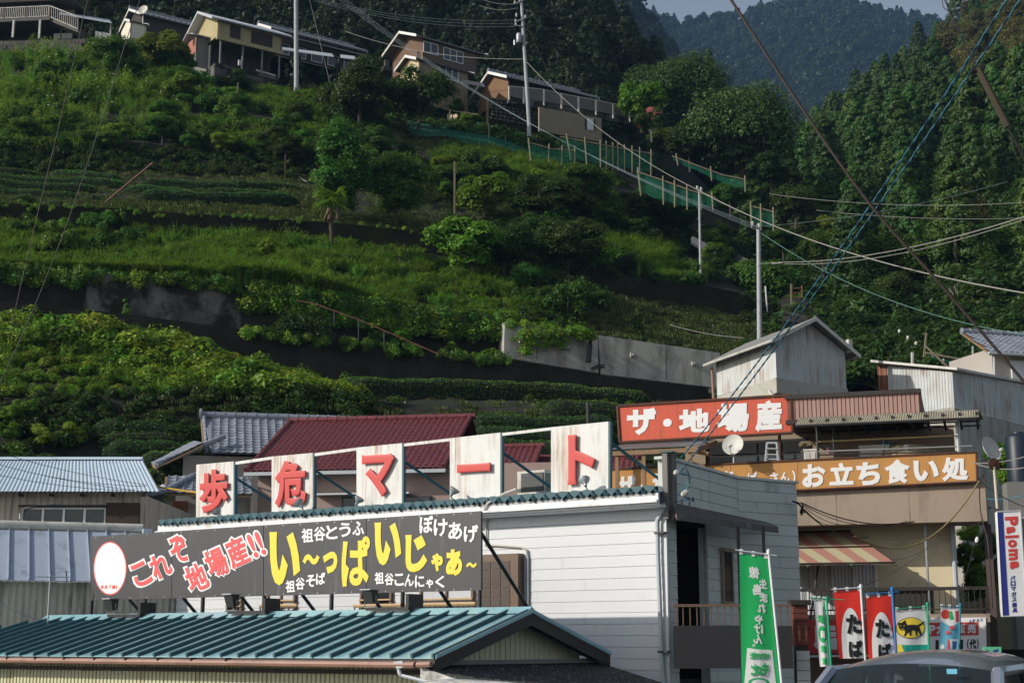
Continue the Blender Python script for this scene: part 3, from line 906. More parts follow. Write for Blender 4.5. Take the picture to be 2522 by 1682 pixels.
# ================================================================ two metal-roofed houses at the left
K5 = Fr(P(0, 1200, 44), 0)
h5 = thing('blue_roof_house', 'long house with pale blue corrugated roof and a strip of aluminium windows', 'house', K5(2, 3, 0))
ze = K5.uz(200, 1211)[1]
uA, tA_, zA_ = K5.uztop(352, 1133, 0, ze, .32)
uv = K5.uz(395, 1213)[0]
x0 = -9
obj('roof', MB().corr(K5(x0, 0, ze), K5(uv, 0, ze), K5(uA, tA_, zA_), K5(x0, tA_, zA_), 110, .025), pale_bl, h5)
obj('ridge_cap', MB().prism([K5(x0, tA_ - .2, zA_ + .0), K5(x0, tA_, zA_ + .11), K5(x0, tA_ + .2, zA_)], K5.d * (uA - x0)), pale_bl, h5)
obj('back_roof', MB().poly([K5(x0, tA_, zA_), K5(uA, tA_, zA_), K5(uA, 2 * tA_, ze), K5(x0, 2 * tA_, ze)]), pale_bl, h5)
ue = K5.uz(348, 1240, .6)[0]
n = 62
wl = MB()
for j in range(n):
    a = x0 + (ue - x0) * j / n
    b = x0 + (ue - x0) * (j + .62) / n
    wl.box(K5, a, b, .575, .6, 0, ze + .1)
wl.box(K5, x0, ue, .6, .7, 0, ze + .1).box(K5, ue - .1, ue, .7, tA_ * 1.9, 0, ze)
obj('wall', wl, taupe, h5)
for i in range(15):
    u = x0 + .3 + i * (uv - x0) / 15
    obj('rafter_end', MB().box(K5, u, u + .06, .02, .5, ze - .10, ze - .02), brown_dk, h5)
ua, za = K5.uz(57, 1250, .55)
ub = K5.uz(262, 1250, .55)[0]
wf = obj('window', MB().box(K5, ua, ub, .5, .56, za - .05, za).box(K5, ua, ub, .5, .56, za - .8, za - .75), alu, h5)
for i in range(5):
    u = ua + (ub - ua) * i / 4
    obj('mullion', MB().box(K5, u - .035, u + .035, .49, .565, za - .75, za - .05), alu, wf)
    if i < 4: obj('pane', MB().box(K5, u + .04, u + (ub - ua) / 4 - .04, .53, .54, za - .75, za - .05), winglass if i in (1, 2) else curtain if False else winglass, wf)
obj('shutter_box', MB().box(K5, ub + .02, ue - .02, .42, .57, za - .9, za + .14), M('dark_timber', (.045, .028, .02), r=.7, var=.25), h5)
obj('hood', MB().box(K5, ua - .1, ub + .02, .35, .57, za + .02, za + .07), brown_dk, h5)
obj('curved_pipe', MB().tube([K5.pt(x, y, .4) for x, y in ((49, 1278), (50, 1262), (58, 1252), (80, 1246), (133, 1240))], .03, 6), dirty_w, h5, smooth=True)

K6 = Fr(P(0, 1430, 37.6), -20)
h6 = thing('grey_seam_roof_house', 'low building with blue-grey standing seam roof over taupe ribbed wall', 'house', K6(0, 1, 0))
ze = K6.uz(100, 1429)[1]
tt = K6.uztop(100, 1306, 0, ze, .65)[1]
u1 = K6.uztop(352, 1306, 0, ze, .65)[0]
zt6 = ze + .65 * tt
x0 = -8
pwid = .5
i = 0
u = u1
while u > x0:
    obj('roof_panel', MB().prism([K6(u - pwid + .02, 0, ze), K6(u, 0, ze), K6(u, tt, zt6), K6(u - pwid + .02, tt, zt6)], (0, 0, -.02)), seam_gr, h6)
    obj('seam', MB().hexa([K6(u - .0, -.01, ze - .02), K6(u + .02, -.01, ze - .02), K6(u + .02, tt, zt6 - .02), K6(u, tt, zt6 - .02)], [K6(u, -.01, ze + .06), K6(u + .02, -.01, ze + .06), K6(u + .02, tt, zt6 + .06), K6(u, tt, zt6 + .06)]), seam_gr, h6)
    u -= pwid
p0 = K6(x0, tt + .1, zt6 + .08)
ht = K6.uz(100, 1283, tt + .1)[1]
rr = (ht - zt6) / 2
obj('round_gutter', MB().tube([K6(x0, tt + .12, zt6 + rr), K6(K6.uz(352, 1295, tt + .1)[0], tt + .12, zt6 + rr)], rr, 14), dirty_w, h6, smooth=True)
ue6 = K6.uz(437, 1480, .35)[0]
n = 75
wl = MB()
for j in range(n):
    a = x0 + (ue6 - x0) * j / n
    b = x0 + (ue6 - x0) * (j + .6) / n
    wl.box(K6, a, b, .325, .35, 0, ze - .02)
wl.box(K6, x0, ue6, .35, .45, 0, ze - .02).box(K6, ue6 - .1, ue6, .45, 3, 0, ze)
obj('wall', wl, taupe, h6)
obj('base_board', MB().box(K6, x0, ue6, .27, .322, 0, K6.uz(10, 1556, .3)[1]), M('rusty_base', (.13, .06, .03), r=.8, var=.3), h6)
obj('roof_box', MB().box(K6, K6.uz(350, 1310, tt)[0], K6.uz(372, 1310, tt)[0], tt - .3, tt + .3, zt6 - .1, zt6 + .1), pale_bl, h6)
# television aerial
an = P(121, 1530, 36)
aer = thing('tv_aerial', 'television aerial on a thin mast before the taupe ribbed wall', 'aerial', V((an.x, an.y, 2.5)))
top = P(124, 1414, 36)
obj('mast', MB().tube([V((an.x - .03, an.y, 2.4)), top], .018, 6), galv, aer)
bm = [P(92, 1420, 35.8), P(176, 1421, 36.2)]
obj('boom', MB().tube(bm, .012, 5), galv, aer)
for f in (.05, .14, .24, .35, .46, .57, .66):
    c = bm[0].lerp(bm[1], f)
    obj('element', MB().tube([c + V((-.05, -.16, 0)), c + V((.05, .16, 0))], .006, 4), galv, aer)
for dz in (-.13, .13):
    c = bm[1] + V((-.18, 0, dz))
    obj('element', MB().tube([c + V((-.16, -.05, 0)), c + V((.17, .05, 0))], .008, 4), galv, aer)
obj('reflector_stay', MB().tube([bm[1] + V((-.1, 0, -.12)), bm[1] + V((-.14, 0, .16))], .014, 4), dkmetal, aer)

# ================================================================ tiled houses behind
def tilemesh(name, w, l, amp, mat, th=.025, seg=6, prof='s'):
    """one pan tile, x across, y up the slope, z out"""
    mb = MB()
    xs = [i / seg for i in range(seg + 1)]
    if prof == 's': hz = [amp * (.5 - .5 * math.cos(2 * math.pi * (x ** .8))) for x in xs]
    else: hz = [amp * abs(2 * x - 1) ** 2 for x in xs]
    up = [V((x * w, l, h)) for x, h in zip(xs, hz)]
    lo = [V((x * w, 0, h + th)) for x, h in zip(xs, hz)]
    lp = [V((x * w, 0, h - .002)) for x, h in zip(xs, hz)]
    n = seg + 1
    mb.add(lp + lo + up, [[i, i + 1, n + i + 1, n + i] for i in range(seg)] + [[n + i, n + i + 1, 2 * n + i + 1, 2 * n + i] for i in range(seg)])
    me = mesh_from(name, mb, mat, V((0, 0, 0)), smooth=True)
    return me, mb
def tile_roof(par, o, ux, uy, W, Ln, w, l, mat, amp, cap=300, inside=None, used=[0], prof='s'):
    """tiles from lower corner o along ux (across) and uy (up); tiles past cap are joined"""
    nx, ny = max(1, round(W / w)), max(1, round(Ln / l))
    w, l = W / nx, Ln / ny
    me, tb = tilemesh('tile', w, l * 1.04, amp, mat, prof=prof)
    uz = ux.cross(uy).normalized()
    rest = MB()
    rng = random.Random(nx * 31 + ny)
    k = 0
    for j in range(ny):
        for i in range(nx):
            if inside and not inside((i + .5) / nx, (j + .5) / ny): continue
            p = o + ux * (w * i) + uy * (l * j) + uz * rng.uniform(0, .006)
            mw = basis(p, ux, uy, uz)
            if k < cap: inst('tile', me, par, mw)
            else: rest.add([mw @ q for q in tb.v], tb.f)
            k += 1
    if rest.v: obj('roof_tiles', rest, mat, par, kind='stuff', smooth=True)
    return min(k, cap)
def ridge_tiles(par, a, b, r, l, mat):
    d = b - a
    n = max(1, round(d.length / l))
    for i in range(n):
        p, q = a + d * (i / n), a + d * ((i + 1.04) / n)
        mb = MB()
        mb.tube([p, q], r, 8, r1=r * .93)
        mb.tube([p, p + d.normalized() * .05], r * 1.13, 8)
        obj('ridge_tile', mb, mat, par, smooth=True)
YK = 52
K4 = Fr(P(604, 1160, YK), 9)
h4 = thing('maroon_roof_house', 'house with maroon pantile roof and mauve walls behind the roof letters', 'house', K4(5, 3, 0))
ze = K4.uz(850, 1157)[1]
ur, tr, zr4 = K4.uztop(665, 1041, 0, ze, .5)
uE_ = K4.uz(1098, 1152)[0]
uy = (K4.n * tr + V((0, 0, zr4 - ze))).normalized()
Ln = math.hypot(tr, zr4 - ze)
tile_roof(h4, K4(0, 0, ze), K4.d, uy, uE_, Ln, .215, .3, tile_m, .05, 300)
ridge_tiles(h4, K4(-.1, tr + .02, zr4 + .06), K4(uE_ + .1, tr + .02, zr4 + .06), .13, .38, tile_m)
for u in (0, uE_ - .12):
    ridge_tiles(h4, K4(u + .04, 0, ze + .06), K4(u + .04, tr, zr4 + .06), .09, .3, tile_m)
obj('roof_deck', MB().poly([K4(0, 0, ze - .02), K4(uE_, 0, ze - .02), K4(uE_, tr, zr4 - .02), K4(0, tr, zr4 - .02)]).poly([K4(0, tr, zr4 - .02), K4(uE_, tr, zr4 - .02), K4(uE_, 2 * tr, ze), K4(0, 2 * tr, ze)]), tile_m, h4)
mauve_w = M('mauve_rendered_wall', (.34, .25, .22), r=.8, var=.06, bump=.15, bsc=12)
obj('wall', MB().box(K4, .3, uE_ + 4, .55, .75, 0, ze + .2).box(K4, .3, .5, .75, 2 * tr - .5, 0, ze + .2), mauve_w, h4)
obj('gutter', MB().box(K4, -.02, uE_, -.10, .0, ze - .15, ze - .03).box(K4, -.02, uE_, .0, .56, ze - .06, ze - .03), grey_pvc, h4)
obj('down_pipe', MB().tube([K4(.1, -.05, ze - .15), K4(.12, .5, ze - .4), K4(.12, .5, 0)], .05, 8), white_pt, h4)
zs = K4.uz(850, 1219, .3)[1]
obj('window_hood', MB().box(K4, K4.uz(775, 1219, .3)[0], K4.uz(1010, 1219, .3)[0], .1, .54, zs, zs + .06), alu, h4)
wf = obj('window', MB().box(K4, 3.4, 6.6, .48, .545, zs - 1.3, zs - .05), dkmetal, h4)
obj('pane', MB().box(K4, 3.46, 4.98, .46, .478, zs - 1.25, zs - .1).box(K4, 5.02, 6.54, .46, .478, zs - 1.25, zs - .1), winglass, wf)
# lower roofs to the right
for (xa, xb, yr, ye, tz) in ((1165, 1337, 1103, 1180, 1.2), (1330, 1592, 1128, 1190, 2.4)):
    u0, z1 = K4.uz(xa - 45, ye, tz)
    u1 = K4.uz(xb - 30, ye, tz)[0]
    ur_, tr_, zr_ = K4.uztop((xa + xb) / 2, yr, tz, z1, .5)
    uy2 = (K4.n * (tr_ - tz) + V((0, 0, zr_ - z1))).normalized()
    tile_roof(h4, K4(u0, tz, z1), K4.d, uy2, u1 - u0, math.hypot(tr_ - tz, zr_ - z1), .215, .3, tile_m, .05, 0)
    ridge_tiles(h4, K4(u0, tr_, zr_ + .05), K4(u1 + .08, tr_, zr_ + .05), .12, .38, tile_m)
    ridge_tiles(h4, K4(u1 - .04, tz, z1 + .05), K4(u1 - .04, tr_, zr_ + .05), .09, .3, tile_m)
    obj('gutter', MB().box(K4, u0, u1, tz - .1, tz, z1 - .14, z1 - .03), grey_pvc, h4)
    obj('lower_wall', MB().box(K4, u0 + .1, u1 - .3, tz + .4, tz + .6, 0, z1), mauve_w, h4)
# blue-grey tiled house with hip-and-gable roof
K3 = Fr(P(515, 1120, 55.5), -12)
h3 = thing('grey_tile_house', 'traditional house with blue-grey tiled gable roof and white gable triangle', 'house', K3(4, 3, 0))
ze = K3.uz(620, 1117)[1]
ua, tra, zra = K3.uztop(520, 1028, 0, ze, .62)
uEnd = K3.uz(900, 1125)[0]
u0 = K3.uz(520, 1117)[0]
uy = (K3.n * tra + V((0, 0, zra - ze))).normalized()
Ln = math.hypot(tra, zra - ze)
tile_roof(h3, K3(u0, 0, ze), K3.d, uy, uEnd - u0, Ln, .30, .25, tile_g, .045, 230, prof='u')
obj('roof_deck', MB().poly([K3(u0, 0, ze - .03), K3(uEnd, 0, ze - .03), K3(uEnd, tra, zra - .03), K3(ua - .3, tra, zra - .03)]).poly([K3(ua - .3, tra, zra - .03), K3(uEnd, tra, zra - .03), K3(uEnd, 2 * tra, ze), K3(u0, 2 * tra, ze)]), tile_g, h3)
ridge_tiles(h3, K3(ua - .35, tra, zra + .1), K3(uEnd, tra, zra + .1), .14, .42, tile_g)
obj('ridge_end_tile', MB().lathe(K3(ua - .42, tra, zra + .14), K3.d, [(0, -.06), (.2, -.05), (.2, .05), (0, .06)], 10), tile_g, h3)
# gable triangle and its verges
zg = ze + .35
obj('gable', MB().prism([K3(u0 + .1, tra - 1.6, zra - 1.35), K3(u0 + .1, tra + 1.6, zra - 1.35), K3(ua + .05, tra, zra - .1)], K3.d * .1), M('white_plaster', (.75, .74, .72), r=.8, var=.04), h3)
for sgn in (-1, 1):
    a, b = K3(ua - .4, tra, zra), K3(u0 - .25, tra + sgn * 2.1, zra - 1.75)
    obj('verge_board', MB().prism([a, b, b - V((0, 0, .2)), a - V((0, 0, .2))], K3.d * .06), wood, h3)
    ridge_tiles(h3, b + V((0.12, 0, .06)), a + V((.12, 0, .06)), .08, .3, tile_g)
# skirt roof running down to the left
sk = [K3.pt(505, 1098, .2), K3.pt(478, 1083, 2.6)]
lowa, lowb = K3.pt(384, 1150, -.9), K3.pt(372, 1140, 4.5)
ux = (lowa - lowb).normalized()
upv = ((sk[0] + sk[1]) / 2 - (lowa + lowb) / 2)
upv = (upv - ux * upv.dot(ux))
tile_roof(h3, lowb, ux, upv.normalized(), (lowa - lowb).length, upv.length, .3, .26, tile_g, .045, 60, prof='u')
obj('skirt_deck', MB().prism([lowb, lowa, lowa + upv, lowb + upv], (0, 0, -.08)), wood, h3)
ridge_tiles(h3, lowa + V((0, 0, .1)), K3.pt(500, 1104, 0) + V((0, 0, .1)), .12, .4, tile_g)
ridge_tiles(h3, K3.pt(500, 1104, 0) + V((0, -.1, .1)), K3.pt(552, 1082, .5) + V((0, 0, .1)), .11, .4, tile_g)
wallp = M('pale_grey_plaster', (.46, .45, .42), r=.8, var=.06, dirt=(.34, .33, .3), damt=.3, dst=(1, 1, .3))
obj('wall', MB().box(K3, K3.uz(448, 1200, .6)[0], uEnd, .6, .8, 0, ze - .05).box(K3, K3.uz(448, 1200, .6)[0], K3.uz(448, 1200, .6)[0] + .2, .8, 5, 0, ze - .3), wallp, h3)
# lower eave with tiles round the entrance
KL = Fr(P(395, 1215, 51), -12)
z1 = KL.uz(480, 1215)[1]
u1_ = KL.uz(620, 1215)[0]
uyl = (KL.n * 1.5 + V((0, 0, .75))).normalized()
tile_roof(h3, KL(.2, 0, z1), KL.d, uyl, u1_ - .2, 1.68, .3, .26, tile_g, .045, 110, prof='u')
obj('porch_deck', MB().prism([KL(.1, 0, z1 - .03), KL(u1_, 0, z1 - .03), KL(u1_, 1.5, z1 + .72), KL(.1, 1.5, z1 + .72)], (0, 0, -.06)), wood, h3)
ridge_tiles(h3, KL(.15, -.05, z1 + .08), KL(1.2, 1.55, z1 + .85), .11, .35, tile_g)
obj('hip_end_tile', MB().lathe(KL(.1, -.1, z1 + .12), V((-.5, -.8, 0)), [(0, .06), (.17, .05), (.17, -.05), (0, -.06)], 10), tile_g, h3)
ridge_tiles(h3, K4.pt(348, 1222, -2) , KL(.2, -.1, z1 + .06), .1, .35, tile_g)
obj('porch_wall', MB().box(KL, .5, u1_, 1.2, 1.35, 0, z1 + .4), wallp, h3)
obj('wooden_shutter', MB().box(KL, KL.uz(425, 1250, 1.1)[0], KL.uz(463, 1250, 1.1)[0], 1.1, 1.19, 0, KL.uz(425, 1233, 1.1)[1]), M('red_brown_timber', (.13, .05, .025), r=.7, var=.25), h3)
# yellow-banded drying pole
dpn = thing('drying_pole', 'long yellow and black clothes drying pole in front of the tiled house', 'pole', P(420, 1215, 46))
obj('pole', MB().tube([P(372, 1197, 46), P(500, 1215, 45)], .035, 6), M('yellow_pole_paint', (.5, .3, .03), var=.2), dpn)
obj('end_cap', MB().tube([P(358, 1193, 46.1), P(372, 1197, 46)], .045, 6), blackp, dpn)
# near-black wall between the houses
obj('gap_wall', MB().box(KL, -1.2, 1.6, 1.6, 1.8, 0, z1 - .3), dk_in, None, 'near-black wall in the gap between the two roofs', 'wall')
# air conditioner on the shop roof
tAC = 1.6
ua, z0 = A.uz(1274, 1218, tAC)
ub, z1 = A.uz(1341, 1156, tAC)
ac = thing('air_conditioner', 'white outdoor air conditioner unit standing on the teal roof', 'air conditioner', A((ua + ub) / 2, tAC, z0))
dpt = A.side(1359, ub) - tAC
dpt = max(.3, min(dpt, .6))
obj('casing', MB().box(A, ua, ub, tAC, tAC + dpt, z0, z1), dirty_w, ac)
obj('grille', MB().box(A, ua + .12, ub - .02, tAC - .02, tAC - .002, z0 + .05, z1 - .06), M('dark_grille', (.06, .06, .06), r=.6, var=.1), ac)
for i in range(13):
    zz = z0 + .08 + i * (z1 - z0 - .16) / 13
    obj('slat', MB().box(A, ua + .13, ub - .03, tAC - .03, tAC - .021, zz, zz + .016), M('slat_grey', (.13, .13, .13)) if i == 0 else MATS['slat_grey'], ac)
sg = MB()
for i in range(5):
    for j in range(9):
        t0 = tAC + .03 + i * (dpt - .06) / 5
        zz = z0 + .06 + j * (z1 - z0 - .12) / 9
        sg.box(A, ub + .001, ub + .008, t0, t0 + (dpt - .06) / 5 - .02, zz, zz + (z1 - z0 - .12) / 9 - .02)
obj('fin_vent', sg, dkmetal, ac, kind='stuff')
obj('foot', MB().box(A, ua + .05, ua + .15, tAC, tAC + dpt, z0 - .15, z0 - .001), dkmetal, ac)
obj('foot', MB().box(A, ub - .15, ub - .05, tAC, tAC + dpt, z0 - .15, z0 - .001), dkmetal, ac)
# lightning pipe
pm = P(1448, 1060, 48)
obj('vent_pipe', MB().tube([V((pm.x, pm.y, 6)), P(1448, 990, 48)], .06, 8), brown_dk, None, 'dark upright pipe behind the ト board before the tea rows', 'pipe')
def LMcloth(name, c):
    m = M(name, c, r=.8, var=.05)
    nt = m.node_tree
    b = nt.nodes['Principled BSDF']
    t = nt.nodes.new('ShaderNodeBsdfTranslucent')
    t.inputs[0].default_value = (*c, 1)
    mx = nt.nodes.new('ShaderNodeMixShader')
    mx.inputs[0].default_value = .2
    nt.links.new(b.outputs[0], mx.inputs[1]); nt.links.new(t.outputs[0], mx.inputs[2])
    nt.links.new(mx.outputs[0], nt.nodes['Material Output'].inputs[0])
    return m
# ================================================================ eating-place building at the right
J = Fr(P(2430, 1240, 40), 18)
eat = thing('eating_house', 'two-storey beige building with balcony, brown upper parapet and striped awning', 'building', J(-5, 3, 0))
zb0, zb1 = J.uz(2425, 1283)[1], J.uz(2425, 1176)[1]
ubL = J.uz(1640, 1250)[0]
cuts = [ubL, J.uz(1880, 1250)[0], J.uz(2060, 1250)[0], J.uz(2240, 1250)[0], 0]
for a, b in zip(cuts, cuts[1:]):
    obj('wall_panel', MB().box(J, a + .008, b - .008, 0, .06, zb0, zb1), beige, eat)
obj('balcony_slab', MB().box(J, ubL, -.01, .061, 1.7, zb0 + .02, zb0 + .2), beige, eat)
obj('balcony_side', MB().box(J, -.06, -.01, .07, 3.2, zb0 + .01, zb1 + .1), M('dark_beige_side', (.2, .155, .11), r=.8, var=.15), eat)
tW = 1.3
zfl = J.uz(2200, 1512)[1]          # lower deck
obj('lower_wall', MB().box(J, ubL, J.uz(2346, 1400, tW)[0], tW, tW + .2, 0, zb0 + .02), cream_w, eat)
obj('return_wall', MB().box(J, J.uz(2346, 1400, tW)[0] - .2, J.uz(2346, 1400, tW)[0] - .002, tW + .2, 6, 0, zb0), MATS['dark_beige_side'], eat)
obj('upper_wall', MB().box(J, ubL, -.8, 3.0, 3.2, zb0 + .2, J.uz(2150, 1030, 1.0)[1]), M('upper_tan_wall', (.3, .24, .17), r=.8, var=.1), eat)
# lower windows with curtains
wa, wz0 = J.uz(1948, 1482, tW - .04)
wb, wz1 = J.uz(2156, 1388, tW - .04)
wn = obj('window', MB().box(J, wa, wb, tW - .08, tW - .01, wz1, wz1 + .05).box(J, wa, wb, tW - .08, tW - .01, wz0 - .9, wz0 - .85), alu, eat)
for i in range(5):
    u = wa + (wb - wa) * i / 4
    obj('mullion', MB().box(J, u - .03, u + .03, tW - .085, tW - .005, wz0 - .85, wz1), alu, wn)
    if i < 4:
        mb = MB()
        W_ = (wb - wa) / 4 - .07
        mb.grid(lambda x, y: J(u + .035 + x * W_, tW - .02 + .012 * math.sin(x * 34 + i), wz0 - .85 + y * (wz1 - wz0 + .85)), 40, 1)
        obj('curtain', mb, curtain, wn, smooth='all')
obj('dark_window', MB().box(J, J.uz(2163, 1500, tW)[0], J.uz(2300, 1500, tW)[0], tW - .03, tW - .01, zfl - .1, J.uz(2200, 1446, tW)[1]), winglass, eat)
# posts and pipes
for x, r, mt, yt in ((2284, .035, galv, 1285), (2352, .07, grey_pvc, 1285)):
    p = J.pt(x, 1400, .5 if x < 2300 else tW - .1)
    obj('pipe', MB().tube([V((p.x, p.y, zfl)), V((p.x, p.y, zb0))], r, 8), mt, eat, smooth=True)
# deck, railing
zr_ = J.uz(2200, 1446)[1]
uRR = J.uz(2434, 1450)[0]
obj('deck_slab', MB().box(J, ubL, uRR, -.1, tW, zfl - .22, zfl), beige, eat)
obj('handrail', MB().box(J, ubL, uRR, -.04, .04, zr_ - .09, zr_), brown_dk, eat)
obj('lower_rail', MB().box(J, ubL, uRR, -.02, .02, zfl + .10, zfl + .14), brown_dk, eat)
nb = 58
for i in range(nb):
    u = ubL + (uRR - ubL) * (i + .5) / nb
    obj('baluster', MB().box(J, u, u + .022, -.012, .012, zfl + .1, zr_ - .09), brown_dk, eat)
obj('rail_post', MB().box(J, uRR - .06, uRR + .02, -.05, .05, zfl, zr_ - .001), brown_dk, eat)
obj('lower_front', MB().box(J, ubL, uRR - .1, .4, .6, 0, zfl - .22), M('plain_brown_wall', (.2, .14, .1), r=.8), eat)  # wall under the deck in one even brown
q = J.pt(2437, 1380, 1.2)
obj('timber_post', MB().box(Fr(q, 18), -.1, .1, -.1, .1, 0, zb0), M('purple_brown_post', (.10, .065, .06), r=.8, var=.2), eat)
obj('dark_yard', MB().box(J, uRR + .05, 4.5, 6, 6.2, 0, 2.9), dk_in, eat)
# striped awning
za, zc = J.uz(1945, 1314, tW - .05)[1], J.uz(2205, 1388, -.3)[1]
a0, a1 = J.uz(1760, 1314, tW - .05)[0], J.uz(2095, 1314, tW - .05)[0]
c0, c1 = J.uz(1880, 1388, -.3)[0], J.uz(2206, 1388, -.3)[0]
awn = thing('striped_awning', 'faded pink and cream striped awning over the curtained windows', 'awning', J((a0 + a1) / 2, tW, zc))
pk = LMcloth('awning_pink', (.46, .23, .18))
cr = LMcloth('awning_cream', (.52, .47, .30))
gn = M('awning_green_frame', (.06, .12, .06), r=.6, var=.2)
A0, A1, B1_, B0_ = J(a0, tW - .05, za), J(a1, tW - .05, za), J(c1, -.3, zc), J(c0, -.3, zc)
ns = 11
for i in range(ns):
    f, g = i / ns, (i + 1) / ns
    obj('stripe', MB().prism([B0_.lerp(B1_, f), B0_.lerp(B1_, g), A0.lerp(A1, g), A0.lerp(A1, f)], (0, 0, .012)), (pk, cr)[i % 2], awn)
for f in (.05, .35, .68, 1):
    obj('rib', MB().tube([A0.lerp(A1, f) - V((0, 0, .04)), B0_.lerp(B1_, f) - V((0, 0, .04))], .035, 5), gn, awn)
for f in (0, .5, 1):
    obj('purlin', MB().tube([A0.lerp(B0_, f) + V((0, 0, .04)), A1.lerp(B1_, f) + V((0, 0, .04))], .028, 5), brown_dk, awn)
m_ = A0.lerp(B0_, .5).lerp(A1.lerp(B1_, .5), .62)
obj('brace', MB().tube([m_, J.pt(1990, 1560, -.4)], .03, 5), brown_dk, awn)
# upper balcony: mansard of mauve panels
tM = 1.0
zm0, zm1 = J.uz(2150, 1026, tM)[1], J.uz(2150, 974, tM)[1]
uL_, uR_ = J.uz(1939, 1010, tM)[0], J.uz(2265, 990, tM)[0]
np_ = 31
for i in range(np_):
    a = uL_ + (uR_ - uL_) * i / np_
    b = uL_ + (uR_ - uL_) * (i + 1) / np_
    obj('vertical_panel', MB().hexa([J(a + .004, tM - .05, zm0), J(b - .02, tM - .05, zm0), J(b - .004, tM, zm0), J(a, tM, zm0)], [J(a + .004, tM - .05, zm1), J(b - .02, tM - .05, zm1), J(b - .004, tM, zm1), J(a, tM, zm1)]), mauve, eat)
obj('mansard_back', MB().box(J, uL_, uR_, tM + .001, tM + .1, zm0, zm1), brown_dk, eat)
obj('mansard_top', MB().box(J, uL_ - .05, uR_ + .05, tM - .12, tM + .2, zm1, zm1 + .12), brown_dk, eat)
obj('mansard_foot', MB().box(J, uL_ - .05, uR_ + .02, tM - .1, tM + 2, zm0 - .12, zm0), brown_dk, eat)
qs = [J(uR_, tM, zm0), J(uR_, tM, zm1)] + [J(uR_ + .04, tM + 2.6, zm0)]
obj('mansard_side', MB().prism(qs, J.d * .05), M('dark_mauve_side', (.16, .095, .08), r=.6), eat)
# curved lean-to roof of ribbed plastic over the balcony
poly_m = M('grimy_ribbed_plastic', (.27, .25, .19), r=.5, var=.15, dirt=(.12, .11, .08), damt=.4)
can = thing('balcony_canopy', 'ribbed translucent canopy with curved lip over the upper balcony', 'canopy', J(-4, .5, zb1))
tC = -.35
g0, gz0 = J.uz(1958, 1047, tC)
g1, gz1 = J.uz(2412, 1028, tC)
gz = (gz0 + gz1) / 2
lip = .22
obj('roof_lip', MB().corr(J(g0, tC, gz), J(g1, tC, gz), J(g1, tC + .14, gz + lip), J(g0 + .12, tC + .14, gz + lip), 75, .018), poly_m, can)
obj('roof_sheet', MB().corr(J(g0 + .12, tC + .14, gz + lip), J(g1, tC + .14, gz + lip), J(g1 + .1, 2.6, gz + lip + .12), J(g0 + .12, 2.6, gz + lip + .12), 75, .018), poly_m, can)
obj('gutter', MB().tube([J(g0, tC - .06, gz - .03), J(g1 - .05, tC - .06, gz - .03)], .04, 6), dkmetal, can)
for i in range(11):
    u = g0 + .4 + (g1 - g0 - .5) * i / 10
    obj('rafter', MB().box(J, u, u + .06, tC, 2.6, gz + .08, gz + .16), brown_dk, can)
for t in (.6, 1.6, 2.5):
    obj('purlin', MB().box(J, g0 + .2, g1, t, t + .05, gz + .161, gz + .20), brown_dk, can)
for x, mt, r in ((2014, dkmetal, .04), (2054, dkmetal, .035), (2361, galv, .06)):
    p = J.pt(x, 1100, .12 if x != 2054 else .9)
    obj('post', MB().tube([V((p.x, p.y, zb1)), V((p.x, p.y, gz + .05))], r, 7), mt, can, smooth=True)
for ya, yb, mt in ((1088, 1073, M('yellowed_pipe', (.3, .22, .1), r=.6)), (1112, 1098, galv), (1120, 1112, dkmetal)):
    t = .1
    obj('rail', MB().tube([J.pt(2015, ya, t), J.pt(2358 if mt is not galv else 2395, yb, t)], .022, 6), mt, can)
for xa, ya, xb, yb in ((2016, 1092, 2060, 1110), (2176, 1085, 2176, 1122)):
    obj('strut', MB().tube([J.pt(xa, ya, .15), J.pt(xb, yb, .15)], .022, 5), dkmetal, can)
# things stored on the balcony
def cabinet(x0, y0, x1, y1, t, d, label, mt=dirty_w):
    u0, z1 = J.uz(x0, y0, t)
    u1, z0 = J.uz(x1, y1, t)
    z0 = min(z0, zb1 - .3)
    o = thing('storage_cabinet', label, 'cabinet', J((u0 + u1) / 2, t, zb0 + .2))
    obj('body', MB().box(J, u0, u1, t, t + d, zb0 + .2, z1 - .06), mt, o)
    obj('lid', MB().box(J, u0 - .02, u1 + .02, t - .02, t + d + .02, z1 - .06, z1), mt, o)
    obj('door', MB().box(J, u0 + .04, (u0 + u1) / 2 - .01, t - .02, t - .001, zb0 + .3, z1 - .1).box(J, (u0 + u1) / 2 + .01, u1 - .04, t - .02, t - .001, zb0 + .3, z1 - .1), mt, o)
    return o, u0, u1, z1
cabinet(1979, 1106, 2012, 1134, .5, .6, 'white cabinet topped with coiled rope at the left of the balcony')
ro = MB()
rc = J.pt(1993, 1102, .8)
for k in range(5):
    ro.tube([rc + V((.28 * math.cos(a / 3 + k) * (1 - k * .06), .2 * math.sin(a / 3 + k), .04 + .1 * abs(math.sin(a * .4 + k)) - (.25 if a > 15 else 0) * (k % 2))) for a in range(20)], .018, 5)
obj('coiled_rope', ro, M('old_rope', (.25, .2, .12), r=.9), None, 'tangle of tan rope lying over the white balcony cabinet', 'rope')
c2, cu0, cu1, cz = cabinet(2116, 1097, 2191, 1130, .8, .6, 'wide white cabinet under the balcony canopy')
b = J((cu0 + cu1) / 2 + .35, 1.0, cz)
obj('blue_cloth', MB().grid(lambda x, y: b + V(((x - .5) * .5, (y - .5) * .35, .06 + .05 * math.sin(x * 7) * math.cos(y * 5))), 8, 6), M('blue_cloth', (.12, .3, .55)), None, 'crumpled blue cloth on the wide white cabinet', 'cloth')
tq = J.pt(2237, 1128, 1.2)
tk = thing('domed_tank', 'stained tan domed water tank on the balcony', 'tank', V((tq.x, tq.y, zb0 + .2)))
